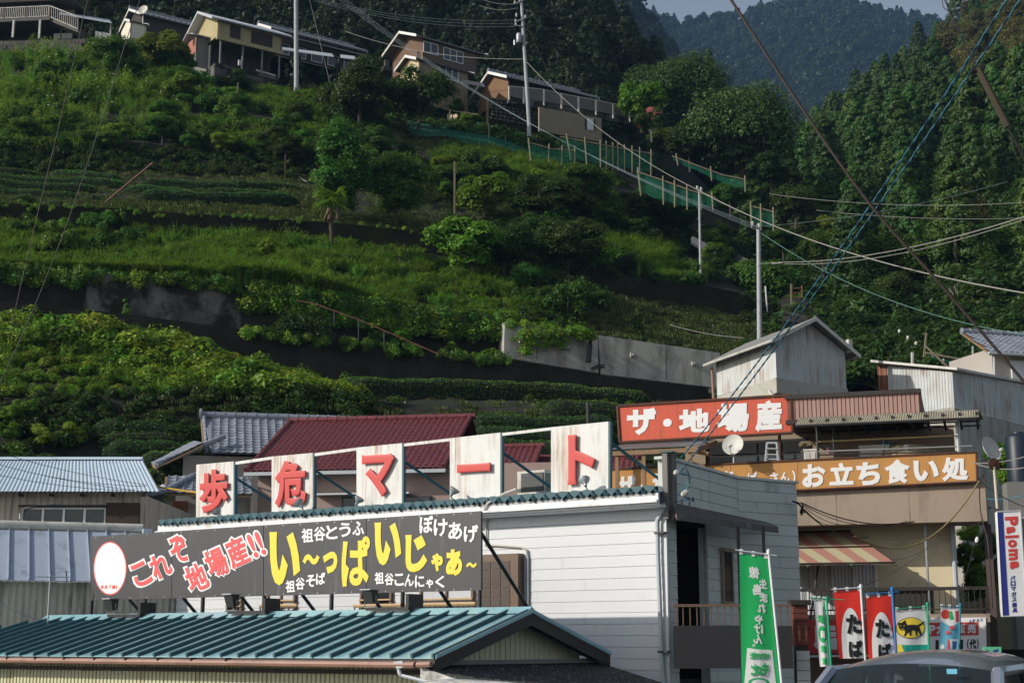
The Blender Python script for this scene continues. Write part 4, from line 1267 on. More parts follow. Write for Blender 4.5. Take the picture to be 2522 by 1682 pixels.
R_ = .62
zt_ = J.pt(2237, 1098, 1.2).z
obj('dome', MB().lathe(V((tq.x, tq.y, zt_)), (0, 0, 1), [(0, 0), (.3, -.01), (.55, -.03), (.58, -.14), (.8, -.17), (.86, -.3), (.86, -1.2)], 20), M('stained_tan_plastic', (.33, .28, .19), r=.7, var=.2, dirt=(.15, .12, .08), damt=.4), tk, smooth=True)
obj('vent_cap', MB().lathe(J.pt(2233, 1106, .4), (0, 0, 1), [(.0, .14), (.07, .12), (.09, .06), (.07, .01), (.035, 0), (.035, -.45)], 10), dirty_w, tk, smooth=True)
# hanging laundry pegs
obj('peg_hanger', MB().tube([J.pt(2030, 1098, .2), J.pt(2052, 1118, .2)], .01, 4).box(Fr(J.pt(2040, 1108, .2), 18), -.05, .0, 0, .02, J.pt(2040, 1122, .2).z, J.pt(2040, 1108, .2).z), M('pink_plastic', (.5, .2, .25)), None, 'small pink peg hanger on the balcony rail', 'hanger')
# stepladder
lq = [J.pt(1885, 1137, -.0 + .6), J.pt(1917, 1137, .6)]
ld = thing('stepladder', 'aluminium stepladder standing open behind the orange sign', 'ladder', lq[0].lerp(lq[1], .5))
tpz = J.pt(1900, 1091, .6).z
for sgn, x0, x1 in ((0, 1884, 1889), (0, 1917, 1913)):
    obj('front_rail', MB().tube([J.pt(x0, 1145, .5), J.pt(x1, 1091, .75)], .03, 5), alu, ld)
    obj('rear_rail', MB().tube([J.pt(x0 + 6, 1143, 1.1), J.pt(x1 + 1, 1091, .78)], .025, 5), alu, ld)
obj('top_tread', MB().tube([J.pt(1888, 1091, .76), J.pt(1914, 1091, .76)], .03, 5), alu, ld)
for y in (1105, 1119, 1131):
    obj('tread', MB().tube([J.pt(1886, y, .62), J.pt(1916, y, .62)], .02, 5), alu, ld)
def dish(px, py, Y, R, ax, label, mastlow, arm=1):
    c = P(px, py, Y)
    ax = V(ax).normalized()
    o = thing('satellite_dish', label, 'satellite dish', c - V((0, 0, R * 2)))
    obj('reflector', MB().lathe(c, ax, [(0, -.10 * R * 2), (.4 * R, -.15 * R), (.75 * R, -.07 * R), (R, .02), (R, 0), (.74 * R, -.1 * R), (.4 * R, -.19 * R), (0, -.22 * R)], 24), dirty_w, o, smooth=True)
    low = c - V((0, 0, R * .9)) + ax * .1
    lnb = c + ax * R * .95 - V((0, 0, R * .45))
    obj('feed_arm', MB().tube([c - V((0, 0, R * .9)), low + ax * R * .5 - V((0, 0, .05)), lnb], .022, 6), alu, o, smooth=True)
    obj('feed_horn', MB().lathe(lnb, -ax, [(0, -.06), (.05, -.05), (.05, .04), (.03, .06), (0, .06)], 8), dirty_w, o, smooth=True)
    b = c - ax * R * .22
    pts = [b, b - ax * .12] + [P(x, y, Y + .1) for x, y in mastlow]
    obj('mast', MB().tube(pts, .025, 6), galv, o)
    return o
dish(1805, 1095, 41.5, .31, (-.42, -.85, .3), 'cream satellite dish on the balcony edge before the red sign', [(1807, 1118), (1807, 1140)])
dish(2441, 1105, 40.5, .36, (.55, -.75, .3), 'grey satellite dish at the right end of the orange sign', [(2432, 1115), (2432, 1133), (2412, 1133)])
dish(352, 25, 131, .5, (-.3, -.9, .25), 'white satellite dish beside the storehouse on the hill', [(352, 45), (352, 60)])
# red rooftop sign
tR = .95
def board(par, fr, t, quad, mt, th=.08, name='sign_face'):
    q = [fr.pt(x, y, t) for x, y in quad]
    return obj(name, MB().prism(q, fr.n * th), mt, par), q
rs = thing('red_shop_sign', 'faded red rooftop sign with thick white brush lettering', 'sign', J.pt(1740, 1080, tR))
o_, q = board(rs, J, tR, [(1527, 1090), (1952, 1066), (1948, 973), (1521, 1000)], red_s)
def rim(par, q, r, mt, name='frame'):
    for a, b in zip(q, q[1:] + q[:1]):
        obj(name, MB().tube([a, b], r, 5), mt, par)
rim(rs, q, .05, rustm)
text(rs, J, tR - .002, wht_p, [('ザ', 1581, 1038, 73, 66), ('・', 1644, 1041, 22, 20), ('地', 1710, 1036, 77, 58), ('場', 1805, 1029, 80, 72), ('産', 1893, 1024, 66, 77)], .015, 0, -.05, .05)
obj('prop', MB().tube([P(1895, 963, 45), J.pt(1906, 980, tR)], .06, 5), dirty_w, rs)
for x in (1560, 1740, 1920):
    p = J.pt(x, 1080, tR + .2)
    obj('post', MB().tube([V((p.x, p.y, zb1)), V((p.x, p.y, q[2].z - .3))], .05, 6), rustm, rs)
# orange sign along the balcony
tO = -.14
os_ = thing('orange_shop_sign', 'long faded orange sign with rounded white lettering along the balcony', 'sign', J.pt(2100, 1200, tO))
seams = [1470, 1640, 1800, 1965, 2130, 2290, 2406]
def oy(x, top): return 1156 + (x - 1507) * (1113 - 1156) / 898 if top else 1229 + (x - 1507) * (1186 - 1229) / 905
for a, b in zip(seams, seams[1:]):
    board(os_, J, tO, [(a + .5, oy(a, 0)), (b - .5, oy(b, 0)), (b - .5, oy(b, 1)), (a + .5, oy(a, 1))], org_s)
rim(os_, [J.pt(x, y, tO) for x, y in ((1470, oy(1470, 0)), (2407, oy(2407, 0)), (2405, oy(2405, 1)), (1470, oy(1470, 1)))], .035, rustm)
text(os_, J, tO - .002, wht_p, [('お', 2005, 1171, 58, 57), ('立', 2073, 1167, 59, 55), ('ち', 2139, 1166, 59, 57), ('食', 2210, 1161, 63, 60), ('い', 2281, 1159, 63, 51), ('処', 2353, 1155, 66, 59)], .015, 0, -.045, .045)
text(os_, J, tO - .002, wht_p, [('ザ', 1544, 1199, 46, 58), ('・', 1584, 1197, 12, 12), ('地', 1630, 1193, 46, 56), ('場', 1692, 1190, 46, 56), ('産', 1746, 1188, 46, 56)], .015, 0, -.045, .045)
text(os_, J, tO - .002, wht_p, [('（', 1776, 1183, 9, 34), ('じ', 1798, 1173, 22, 27), ('～', 1825, 1184, 18, 8), ('ば', 1853, 1177, 23, 28), ('～', 1879, 1181, 18, 8), ('さ', 1906, 1177, 22, 28), ('ん', 1933, 1175, 24, 26), ('）', 1955, 1175, 9, 34)], .012, 0, -.045, .03)
# small timber lean-to under the red sign
lr = thing('timber_lean_to', 'grey corrugated lean-to roof on timber posts beside the tall letter board', 'roof', J.pt(1600, 1160, .4))
ra_ = [J.pt(1501, 1109, -.6), J.pt(1713, 1099, -.6)]
rb_ = [J.pt(1536, 1091, 1.5), J.pt(1762, 1082, 1.5)]
obj('roof_sheet', MB().corr(ra_[0], ra_[1], rb_[1], rb_[0], 40, .02), M('grey_corrugated', (.25, .27, .27), r=.5, var=.12), lr)
obj('eave_beam', MB().prism([ra_[0] - V((0, 0, .03)), ra_[1] - V((0, 0, .03)), ra_[1] - V((0, 0, .16)), ra_[0] - V((0, 0, .16))], J.n * .08), wood, lr)
obj('verge_beam', MB().prism([ra_[1] - V((0, 0, .03)), rb_[1] - V((0, 0, .03)), rb_[1] - V((0, 0, .18)), ra_[1] - V((0, 0, .18))], J.d * .06), wood, lr)
for x, t in ((1520, -.5), (1586, -.5), (1700, -.5), (1640, 1.4), (1745, 1.4)):
    p = J.pt(x, 1130, t)
    obj('post', MB().box(Fr(p, 18), -.05, .05, -.05, .05, zb1 - 1, ra_[0].z - .1 + (.4 if t > 1 else 0)), wood, lr)
for xa, ya, xb, yb in ((1545, 1126, 1588, 1142), (1640, 1125, 1735, 1150), (1680, 1105, 1745, 1118)):
    obj('brace', MB().tube([J.pt(xa, ya, -.4), J.pt(xb, yb, -.4)], .06, 4), wood, lr)
# upper windows behind the balcony
uw = obj('balcony_window', MB().box(J, J.uz(1745, 1100, 2.95)[0], J.uz(1990, 1100, 2.95)[0], 2.9, 2.995, J.uz(1850, 1143, 2.95)[1], J.uz(1850, 1085, 2.95)[1]), dkmetal, eat)
for i in range(4):
    u0 = J.uz(1750 + i * 60, 1100, 2.9)[0]
    u1 = J.uz(1804 + i * 60, 1100, 2.9)[0]
    za_, zb_ = J.uz(1850, 1117, 2.9)[1], J.uz(1850, 1090, 2.9)[1]
    obj('pane', MB().box(J, u0, u1, 2.86, 2.89, za_, zb_).box(J, u0, u1, 2.86, 2.89, za_ - .55, za_ - .08), winglass, uw)

# ================================================================ hanging banners and boards at the roadside
def banner(label, Y, quad, pole_px, cross_px, mt, polemat, group='nobori banners by the road', name='nobori_banner', wob=.03):
    """quad TL, TR, BR, BL in photo pixels at distance Y"""
    Tl, Tr, Br, Bl = [P(x, y, Y) for x, y in quad]
    low = P(*pole_px[1], Y)
    o = thing(name, label, 'banner', V((low.x, low.y, 1.2)), group)
    ph = quad[0][0] * .1
    def fn(u, v, off=0):
        p = Tl.lerp(Tr, u).lerp(Bl.lerp(Br, u), v)
        return p + V((0, wob * math.sin(u * 7 + v * 2.2 + ph) * (.3 + v) - off, 0))
    mb = MB().grid(lambda u, v: fn(u, v), 14, 16)
    obj('cloth', mb, mt, o, smooth='all')
    obj('pole', MB().tube([P(*pole_px[0], Y - .02), P(*pole_px[1], Y - .02), V((low.x + .02, low.y, 1.2))], .022, 7), polemat, o, smooth=True)
    obj('finial', MB().lathe(P(*pole_px[0], Y - .02), (0, 0, 1), [(.0, .07), (.03, .05), (.034, .02), (.024, -.03)], 8), polemat, o, smooth=True)
    obj('crossbar', MB().tube([P(*cross_px[0], Y - .03), P(*cross_px[1], Y - .03)], .01, 5), polemat, o)
    for u in (.06, .5, .94):
        p = fn(u, 0)
        obj('loop', MB().box(Fr(p, 0), -.025, .025, -.012, .012, p.z - .02, p.z + .07), wht_p, o)
    return o, fn
def on_cloth(par, fn, mt, shapes, off=.006, name='print'):
    """flat polygons given in banner coordinates (u across, v down)"""
    for sh in shapes:
        vs_ = sorted({round(v, 5) for u, v in sh})
        lo, hi = vs_[0], vs_[-1]
        vs_ = sorted(set(vs_) | {lo + (hi - lo) * i / 14 for i in range(15)})
        mb = MB()
        for a, b in zip(vs_, vs_[1:]):
            if b - a < 1e-4: continue
            m = (a + b) / 2
            xs = []
            for (u0, v0), (u1, v1) in zip(sh, sh[1:] + sh[:1]):
                if min(v0, v1) < m < max(v0, v1):
                    at = lambda v: u0 + (u1 - u0) * (v - v0) / (v1 - v0)
                    xs.append((at(m), at(a), at(b)))
            xs.sort()
            for l, r in zip(xs[::2], xs[1::2]):
                for k in range(4):
                    f, g = k / 4, (k + 1) / 4
                    mb.poly([fn(l[2] + (r[2] - l[2]) * f, b, off), fn(l[2] + (r[2] - l[2]) * g, b, off), fn(l[1] + (r[1] - l[1]) * g, a, off), fn(l[1] + (r[1] - l[1]) * f, a, off)])
        obj(name, mb, mt, par)
def cloth_text(par, fn, mt, items, bev=.02, off=.004, rot=0, name='lettering'):
    for ch, u, v, w, h in items:
        vs, fs, _ = glyph(ch, bev)
        mb = MB()
        a = rad(rot)
        out = []
        for x, y, z in vs:
            X, Y = x * w, -y * h
            p = fn(u + X, v + Y, off + .004 * (z + .5))
            out.append(p)
        mb.add(out, fs)
        obj(name, mb, mt, par)
def ell(cx, cy, rx, ry, n=28, a0=0, a1=360):
    return [(cx + rx * math.cos(rad(a0 + (a1 - a0) * i / n)), cy + ry * math.sin(rad(a0 + (a1 - a0) * i / n))) for i in range(n)]
FM = LMcloth
cl_g, cl_w, cl_r, cl_b = FM('green_cloth', (.02, .50, .14)), FM('white_cloth', (.82, .82, .83)), FM('red_cloth', (.88, .045, .03)), FM('sky_blue_cloth', (.16, .5, .68))
polew = M('white_pole', (.7, .72, .74), r=.35)
poleb, poleg, polet = M('blue_pole', (.03, .2, .55), r=.4), M('green_pole', (.02, .35, .18), r=.4), M('teal_pole', (.03, .22, .3), r=.4)
o, fn = banner('tall green banner with mirrored white Japanese lettering seen from behind', 25, [(1821, 1361), (1890, 1373), (1921, 1690), (1827, 1690)], [(1893, 1361), (1926, 1690)], [(1811, 1354), (1913, 1368)], cl_g, polew, wob=.012)
def gz2(x, y):    # zoom px -> banner uv (approx)
    px, py = 1780 + x / 3.5475, 1240 + y / 3.5475
    v = (py - 1366) / 324
    xl, xr = 1821 + 6 * v, 1890 + 31 * v
    return (px - xl) / (xr - xl), v
cloth_text(o, fn, wht_p, [(c, *gz2(x, y), -.26, .075) for c, x, y in (('生', 352, 692), ('ま', 356, 815), ('れ', 340, 910), ('や', 318, 1015), ('け', 315, 1100), ('ん', 305, 1185))], .04)
cloth_text(o, fn, wht_p, [('。', *gz2(272, 1242), -.08, .02)], .02)
cloth_text(o, fn, wht_p, [('徳', *gz2(275, 600), -.36, .09), ('島', *gz2(300, 750), -.30, .085)], .03)
on_cloth(o, fn, wht_p, [[gz2(214, 1266), gz2(434, 1278), gz2(470, 1600), gz2(186, 1600)]], .006)
cloth_text(o, fn, grn_p, [(c, *gz2(x, 1330), -.16, .05) for c, x in (('ゆ', 380), ('た', 345), ('か', 312), ('さ', 282), ('を', 255))], .03, .014)
cloth_text(o, fn, grn_p, [('も', *gz2(360, 1445), -.25, .095), ('っ', *gz2(310, 1455), -.16, .07), ('と', *gz2(268, 1450), -.16, .085)], .05, .016)
on_cloth(o, fn, grn_p, [ell(*gz2(315, 1560), .28, .035)], .010)
on_cloth(o, fn, wht_p, [ell(*gz2(315, 1562), .2, .024)], .013)

o, fn = banner('narrow white banner with green vertical lettering beside the brick pillar', 29, [(2004, 1475), (2031, 1478), (2047, 1640), (2020, 1641)], [(2036, 1476), (2047, 1640)], [(1990, 1471), (2080, 1477)], cl_w, poleg, wob=.015)
cloth_text(o, fn, grn_p, [('地', .5, .29, .6, .13), ('地', .48, .74, .55, .12), ('消', .45, .92, .5, .1)], .06)
on_cloth(o, fn, grn_p, [ell(.5, .52, .36, .13), [(.86, 0), (1, 0), (1, 1), (.9, 1)]], .003)
cloth_text(o, fn, wht_p, [('産', .5, .52, .42, .12)], .05, .008)
on_cloth(o, fn, blu_p, [[(.74, .1), (.8, .1), (.84, .6), (.78, .6)]], .003)
for label, Y, quad, pole, cross, pm, tx in (
        ('left red banner with a white oval and black lettering', 29.5, [(2053, 1455), (2120, 1452), (2131, 1620), (2067, 1621)], [(2120, 1446), (2131, 1620)], [(2048, 1451), (2125, 1446)], polew, [('た', .66, .50, .58, .29), ('ば', .66, .86, .55, .25)]),
        ('right red banner with a white oval on a blue pole', 30, [(2133, 1470), (2195, 1465), (2208, 1620), (2139, 1621)], [(2197, 1452), (2208, 1620)], [(2128, 1462), (2214, 1457)], poleb, [('た', .56, .52, .52, .30), ('ば', .6, .88, .5, .24)])):
    o, fn = banner(label, Y, quad, pole, cross, cl_r, pm, wob=.011)
    on_cloth(o, fn, wht_p, [[(.55 + (.40 * math.cos(rad(a)) if math.sin(rad(a)) > 0 else .40 * math.cos(rad(a)) * (1 - .12 * abs(math.sin(rad(a))))), .80 - .54 * math.sin(rad(a))) for a in range(0, 181, 9)] + [(.15, 1), (.96, 1)]], .003)
    cloth_text(o, fn, blk_p, tx, .05, .018)
o, fn = banner('white and green delivery banner with a black cat in a yellow oval', 31, [(2205, 1503), (2280, 1499), (2288, 1612), (2211, 1613)], [(2284, 1490), (2288, 1612)], [(2200, 1499), (2290, 1493)], cl_w, poleg, wob=.015)
on_cloth(o, fn, MATS['white_print'], [], .003)
on_cloth(o, fn, M('teal_green_print', (.01, .33, .25)), [[(0, .76), (1, .78), (1, 1), (0, 1)]], .010)
on_cloth(o, fn, yel_p, [[(0, .75), (.14, .76), (.22, 1), (0, 1)]], .013)
on_cloth(o, fn, blk_p, [ell(.46, .40, .47, .235)], .008)
on_cloth(o, fn, yel_p, [ell(.46, .40, .45, .22)], .012)
cat = [(.06, .30), (.10, .27), (.16, .285), (.30, .22), (.33, .30), (.36, .33), (.55, .33), (.70, .34), (.93, .26), (.95, .285), (.74, .38), (.78, .45), (.82, .58), (.77, .58), (.70, .49), (.68, .47), (.66, .57), (.61, .57), (.60, .47), (.50, .45), (.47, .50), (.46, .57), (.41, .57), (.40, .49), (.33, .52), (.27, .58), (.22, .57), (.27, .50), (.26, .44), (.16, .45), (.09, .40)]
on_cloth(o, fn, blk_p, [cat], .016)
on_cloth(o, fn, yel_p, [[(.12, .335), (.17, .35), (.13, .36)], [(.22, .35), (.28, .335), (.26, .355)], [(.15, .41), (.24, .41), (.2, .425)]], .020)
o, fn = banner('sky-blue summer banner printed with sliced watermelon', 31.5, [(2317, 1495), (2362, 1498), (2362, 1612), (2313, 1613)], [(2365, 1492), (2362, 1612)], [(2312, 1491), (2368, 1495)], cl_b, polet, wob=.015)
on_cloth(o, fn, wht_p, [[(0, 0), (1, 0), (1, .30), (.62, .40), (0, .28)]], .003)
on_cloth(o, fn, M('melon_red', (.6, .06, .05)), [ell(.28, .14, .26, .1), [(.78, .06), (.98, .04), (1, .28), (.84, .3)]], .005)
on_cloth(o, fn, grn_p, [[(.45, .08), (.6, .06), (.72, .24), (.5, .25)]], .006)
on_cloth(o, fn, wht_p, [[(.5, .66), (.98, .66), (.94, .98), (.58, .98)], ell(.14, .82, .1, .05)], .005)
on_cloth(o, fn, pink_p, [[(.4, .68), (.5, .66), (.5, .95), (.36, .9)], [(.2, .85), (.36, .9), (.34, .98), (.18, .95)]], .006)
cloth_text(o, fn, pink_p, [('夏', .62, .42, .3, .08), ('氷', .42, .52, .3, .08)], .05, .014)
cloth_text(o, fn, poleb, [('夏', .76, .82, .34, .22)], .03, .016)
# gas sign board and red board under the deck
tB_ = -.13
gs = thing('gas_sign_board', 'white sales sign board with red band under the railing', 'sign', J.pt(2350, 1620, tB_))
board(gs, J, tB_, [(2262, 1640), (2431, 1640), (2428, 1520), (2258, 1521)], wht_p, .1)
board(gs, J, tB_ - .012, [(2270, 1566), (2411, 1563), (2409, 1531), (2268, 1533)], red_p, .01, 'red_band')
text(gs, J, tB_ - .014, wht_p, [('L', 2278, 1551, 15, 23), ('P', 2296, 1550, 16, 23), ('ガ', 2317, 1549, 22, 24), ('ス', 2341, 1549, 22, 24), ('販', 2368, 1548, 20, 24), ('売', 2393, 1547, 21, 24)], .008, 0, 0, .04)
text(gs, J, tB_ - .002, blu_p, [('L', 2392, 1529, 6, 7), ('P', 2399, 1528, 6, 7), ('ガ', 2408, 1527, 7, 7), ('ス', 2417, 1526, 7, 7)], .006, 0, 0, .03)
text(gs, J, tB_ - .002, blk_p, [('1', 2308, 1588, 8, 26), ('1', 2368, 1587, 8, 26), ('代', 2396, 1585, 17, 24), ('（', 2384, 1585, 5, 25), ('）', 2408, 1585, 5, 25)], .006, 0, 0, .05)
rbd = thing('red_sign_board', 'red sign board with large white characters behind the banners', 'sign', J.pt(2030, 1650, -.35))
board(rbd, J, -.35, [(1985, 1608), (2150, 1606), (2150, 1524), (1985, 1526)], red_p, .06)
board(rbd, J, -.362, [(1985, 1618), (2150, 1616), (2150, 1611), (1985, 1613)], wht_p, .05, 'white_stripe')
for sh in ([(250, 275), (330, 280), (330, 640), (300, 675), (235, 610), (262, 540), (255, 300)], [(470, 275), (605, 275), (605, 360), (470, 360)], [(470, 380), (615, 380), (615, 465), (470, 465)], [(470, 485), (630, 485), (635, 680), (470, 680)], [(100, 405), (128, 405), (130, 490), (100, 490)]):
    board(rbd, J, -.358, [(1970 + x / 6.895, 1500 + y / 6.895) for x, y in sh], wht_p, .006, 'white_stroke')
gn_ = thing('small_green_sign', 'small green sign with blue characters behind the van roof', 'sign', P(2444, 1610, 29))
GF = Fr(P(2444, 1600, 29), 5)
board(gn_, GF, 0, [(2421, 1625), (2467, 1625), (2466, 1592), (2421, 1592)], M('mint_sign', (.12, .5, .3)), .04)
text(gn_, GF, -.002, blu_p, [('し', 2434, 1606, 8, 16), ('ば', 2452, 1605, 12, 16)], .006, 0, 0, .05)
# vertical illuminated box sign
PF = Fr(P(2484, 1390, 37), 8)
ps = thing('vertical_box_sign', 'tall white box sign with blue edge stripe and red lettering at the right', 'sign', P(2484, 1516, 37))
board(ps, PF, 0, [(2469, 1518), (2530, 1516), (2513, 1257), (2455, 1260)], M('box_sign_white', (.74, .74, .75), r=.35), .28, 'sign_box')
board(ps, PF, -.008, [(2471, 1515), (2485, 1515), (2470, 1262), (2457, 1262)], blu_p, .006, 'blue_stripe')
rim(ps, [PF.pt(x, y, -.004) for x, y in ((2469, 1518), (2530, 1516), (2513, 1257), (2455, 1260))], .02, alu)
for ch, x, y, w, h in (('P', 2491, 1283, 23, 32), ('a', 2489, 1305, 17, 22), ('l', 2492, 1321, 7, 33), ('o', 2493, 1338, 20, 22), ('m', 2495, 1365, 28, 22), ('a', 2498, 1391, 19, 22)):
    mb = MB()
    letter(mb, PF, -.002, ch, x, y, w, h, .008, -90 + 3, 0, .055)
    obj('lettering', mb, red_p, ps)
text(ps, PF, -.002, blu_p, [(c, 2494 + i * .9, 1423 + i * 13.2, 12.5, 11.5) for i, c in enumerate('パロマガス器具')], .006, 0, 0, .045)
obj('hanger', MB().tube([PF.pt(2472, 1262, .14), PF.pt(2455, 1255, .14), J.pt(2437, 1250, 1.2)], .03, 5), dkmetal, ps)
# slim roadside pole with red rust plate
sp = P(2450, 1330, 38.5)
rp = thing('pale_pole', 'slim pale pole with a rusty round plate beside the satellite dish', 'pole', V((sp.x, sp.y, 3)))
obj('shaft', MB().tube([P(2457, 1262, 38.5), P(2448, 1150, 38.5)], .035, 7), M('cream_pole', (.55, .5, .4)), rp, smooth=True)
obj('plate', MB().lathe(P(2448, 1143, 38.5), (.2, -1, 0), [(0, .03), (.16, .02), (.16, -.02), (0, -.03)], 14), rustm, rp)
# dark water tank on the bank
wq = P(2512, 1150, 46)
wt = thing('black_water_tank', 'large black plastic water tank on the bank at the right edge', 'tank', V((wq.x, wq.y, P(2512, 1190, 46).z)))
zt_ = P(2512, 1072, 46).z
obj('shell', MB().lathe(V((wq.x, wq.y, zt_)), (0, 0, 1), [(0, .05), (.3, .03), (.38, -.05), (.4, -.08), (.4, -1.5)], 20), M('black_plastic', (.012, .02, .035), r=.45), wt, smooth=True)
obj('lid', MB().lathe(V((wq.x, wq.y, zt_)), (0, 0, 1), [(0, .1), (.18, .09), (.2, .02)], 16), MATS['black_plastic'], wt, smooth=True)
obj('tank_stand', MB().box(Fr(wq, 10), -.5, .5, -.5, .5, 0, zt_ - 1.5), M('rough_concrete_stand', (.2, .2, .19)), wt)

# ================================================================ corrugated sheds above
conc = M('pale_concrete', (.37, .36, .32), r=.9, var=.12, dirt=(.14, .13, .11), damt=.5, dst=(.7, .7, .18), bump=.2, bsc=10)
conc_d = M('dark_stained_concrete', (.032, .031, .026), r=.95, var=.2, dirt=(.014, .013, .009), damt=.6, dst=(.6, .6, .25), dsc=1., bump=.3, bsc=6, c2=(.02, .017, .008), c2r=(.45, .6))
corr_w = M('white_rusting_corrugated', (.50, .54, .55), r=.6, var=.06, dirt=(.38, .36, .31), damt=.35, dst=(3, 3, .3), rust=(.24, .11, .04), ramt=1.3, rsc=4)
a_, b_, c_ = P(1765, 940, 62), P(1913, 940, 57.5), P(2084, 940, 60)
d_ = a_ + c_ - b_
ss = thing('stilted_shed', 'rust-streaked white corrugated shed with gable roof on concrete stilts', 'shed', V((b_.x, b_.y, P(1913, 985, 57.5).z)))
def up(p, z): return V((p.x, p.y, z))
zfl_ = P(1913, 930, 57.5).z
ztop = P(1913, 836, 57.5).z
zrg = P(2000, 792, 58.6).z
apx = (b_ + c_) / 2
bpx = (a_ + d_) / 2
obj('left_wall', MB().corr(up(a_, zfl_), up(b_, zfl_), up(b_, ztop), up(a_, ztop), 22, .03), corr_w, ss)
nW = 30
gwm = MB()
vs, us = [], []
for i in range(nW * 4 + 1):
    f = i / (nW * 4)
    p = b_.lerp(c_, f) + (c_ - b_).cross(V((0, 0, 1))).normalized() * -.03 * (i % 4 in (1, 2))
    zz = ztop + (zrg - ztop) * (1 - abs(2 * f - 1)) * .98
    vs += [up(p, zfl_), up(p, zz)]
gwm.add(vs, [[2 * i, 2 * i + 2, 2 * i + 3, 2 * i + 1] for i in range(nW * 4)])
obj('gable_wall', gwm, corr_w, ss)
obj('back_wall', MB().poly([up(a_, zfl_), up(d_, zfl_), up(d_, ztop), up(bpx, zrg), up(a_, ztop)]).poly([up(c_, zfl_), up(d_, zfl_), up(d_, ztop), up(c_, ztop)]), corr_w, ss)
ld_ = (b_ - a_).normalized()
wd_ = (c_ - b_).normalized()
sl_ = (zrg - ztop) / ((c_ - b_).length / 2)
eo = .55
for sg, e0, e1 in ((-1, a_, b_), (1, d_, c_)):
    E0 = up(e0 - ld_ * .3 + wd_ * eo * sg, ztop - sl_ * eo + .04)
    E1 = up(e1 + ld_ * .45 + wd_ * eo * sg, ztop - sl_ * eo + .04)
    R0 = up(bpx - ld_ * .3, zrg + .05)
    R1 = up(apx + ld_ * .45, zrg + .05)
    obj('roof_slope', MB().prism([E0, E1, R1, R0], (0, 0, .06)), M('grey_roof_sheet', (.22, .22, .21), r=.6, var=.15) if sg < 0 else MATS['grey_roof_sheet'], ss)
    obj('bargeboard', MB().prism([E1 - V((0, 0, .08)), R1 - V((0, 0, .08)), R1 + V((0, 0, .09)), E1 + V((0, 0, .09))], ld_ * .05), dirty_w, ss)
    obj('eave_board', MB().tube([E0, E1], .05, 5), dirty_w, ss)
obj('floor_beam', MB().hexa([up(p, zfl_ - .62) for p in (a_ - ld_ * .1, b_ + ld_ * .08 - wd_ * .08, c_ + wd_ * .08, d_)], [up(p, zfl_ - .01) for p in (a_ - ld_ * .1, b_ + ld_ * .08 - wd_ * .08, c_ + wd_ * .08, d_)]), M('pale_beam', (.40, .39, .35), r=.9, var=.12, dirt=(.25, .24, .21), damt=.3), ss)
for p in (b_ + ld_ * -.2 + wd_ * .3, c_ - wd_ * .4, a_ + ld_ * .6, apx):
    obj('stilt', MB().box(Fr(p, 0), -.2, .2, -.2, .2, zfl_ - 8, zfl_ - .62), conc, ss)
obj('down_pipe', MB().tube([up(a_ - ld_ * .1 - wd_ * .2, ztop - .3), up(a_ - ld_ * .1 - wd_ * .1, zfl_ - 1.6)], .06, 6), copper, ss)
obj('meter_box', MB().box(Fr(up(c_, 0) - wd_ * .1, -20), .12, .3, -.25, -.05, P(2084, 870, 60).z, P(2084, 838, 60).z), dirty_w, ss)
# second low shed
r0, r1, r2 = P(2163, 950, 61), P(2347, 950, 58), P(2600, 950, 66)
zg0 = P(2347, 1003, 58).z
zt0, zt1 = P(2163, 898, 61).z, P(2347, 917, 58).z
ls = thing('rusty_long_shed', 'long low shed of white corrugated iron with a rust-red corner strip', 'shed', up(r0, zg0))
def cw(p, q, z0, z1p, z1q, n):
    mb = MB(); vs = []
    nn = (q - p).cross(V((0, 0, 1))).normalized() * .03
    for i in range(n * 4 + 1):
        f = i / (n * 4)
        b = p.lerp(q, f) + nn * (i % 4 in (1, 2))
        vs += [up(b, z0), up(b, z1p + (z1q - z1p) * f)]
    return mb.add(vs, [[2 * i, 2 * i + 2, 2 * i + 3, 2 * i + 1] for i in range(n * 4)])
rs_ = r0.lerp(r1, .14)
obj('rust_strip', cw(r0, rs_, zg0, zt0, zt0 + (zt1 - zt0) * .14, 4), M('rust_red_sheet', (.20, .075, .04), r=.9, var=.25, dirt=(.45, .42, .38), damt=.3, dst=(4, 4, .3)), ls)
obj('left_wall', cw(rs_, r1, zg0, zt0 + (zt1 - zt0) * .14, zt1, 22), corr_w, ls)
obj('right_wall', cw(r1, r2, zg0, zt1, P(2600, 960, 66).z, 40), corr_w, ls)
obj('roof', MB().prism([up(r0 + V((-.35, -.3, 0)), zt0 + .05), up(r1 + V((.1, -.35, 0)), zt1 + .03), up(r2, P(2600, 958, 66).z), up(r0 + (r2 - r1), P(2600, 930, 66).z)], (0, 0, .10)), dirty_w, ls)
obj('footing', MB().hexa([up(p, zg0 - 8) for p in (r0, r1, r2, r0 + r2 - r1)], [up(p, zg0) for p in (r0, r1, r2, r0 + r2 - r1)]), conc, ls)
obj('window_opening', MB().box(Fr(r1.lerp(r2, .74), math.degrees(math.atan2(-(r2 - r1).y, (r2 - r1).x))), 0, 1.2, -.08, -.04, P(2510, 998, 63).z, P(2510, 950, 63).z), dk_in, ls)
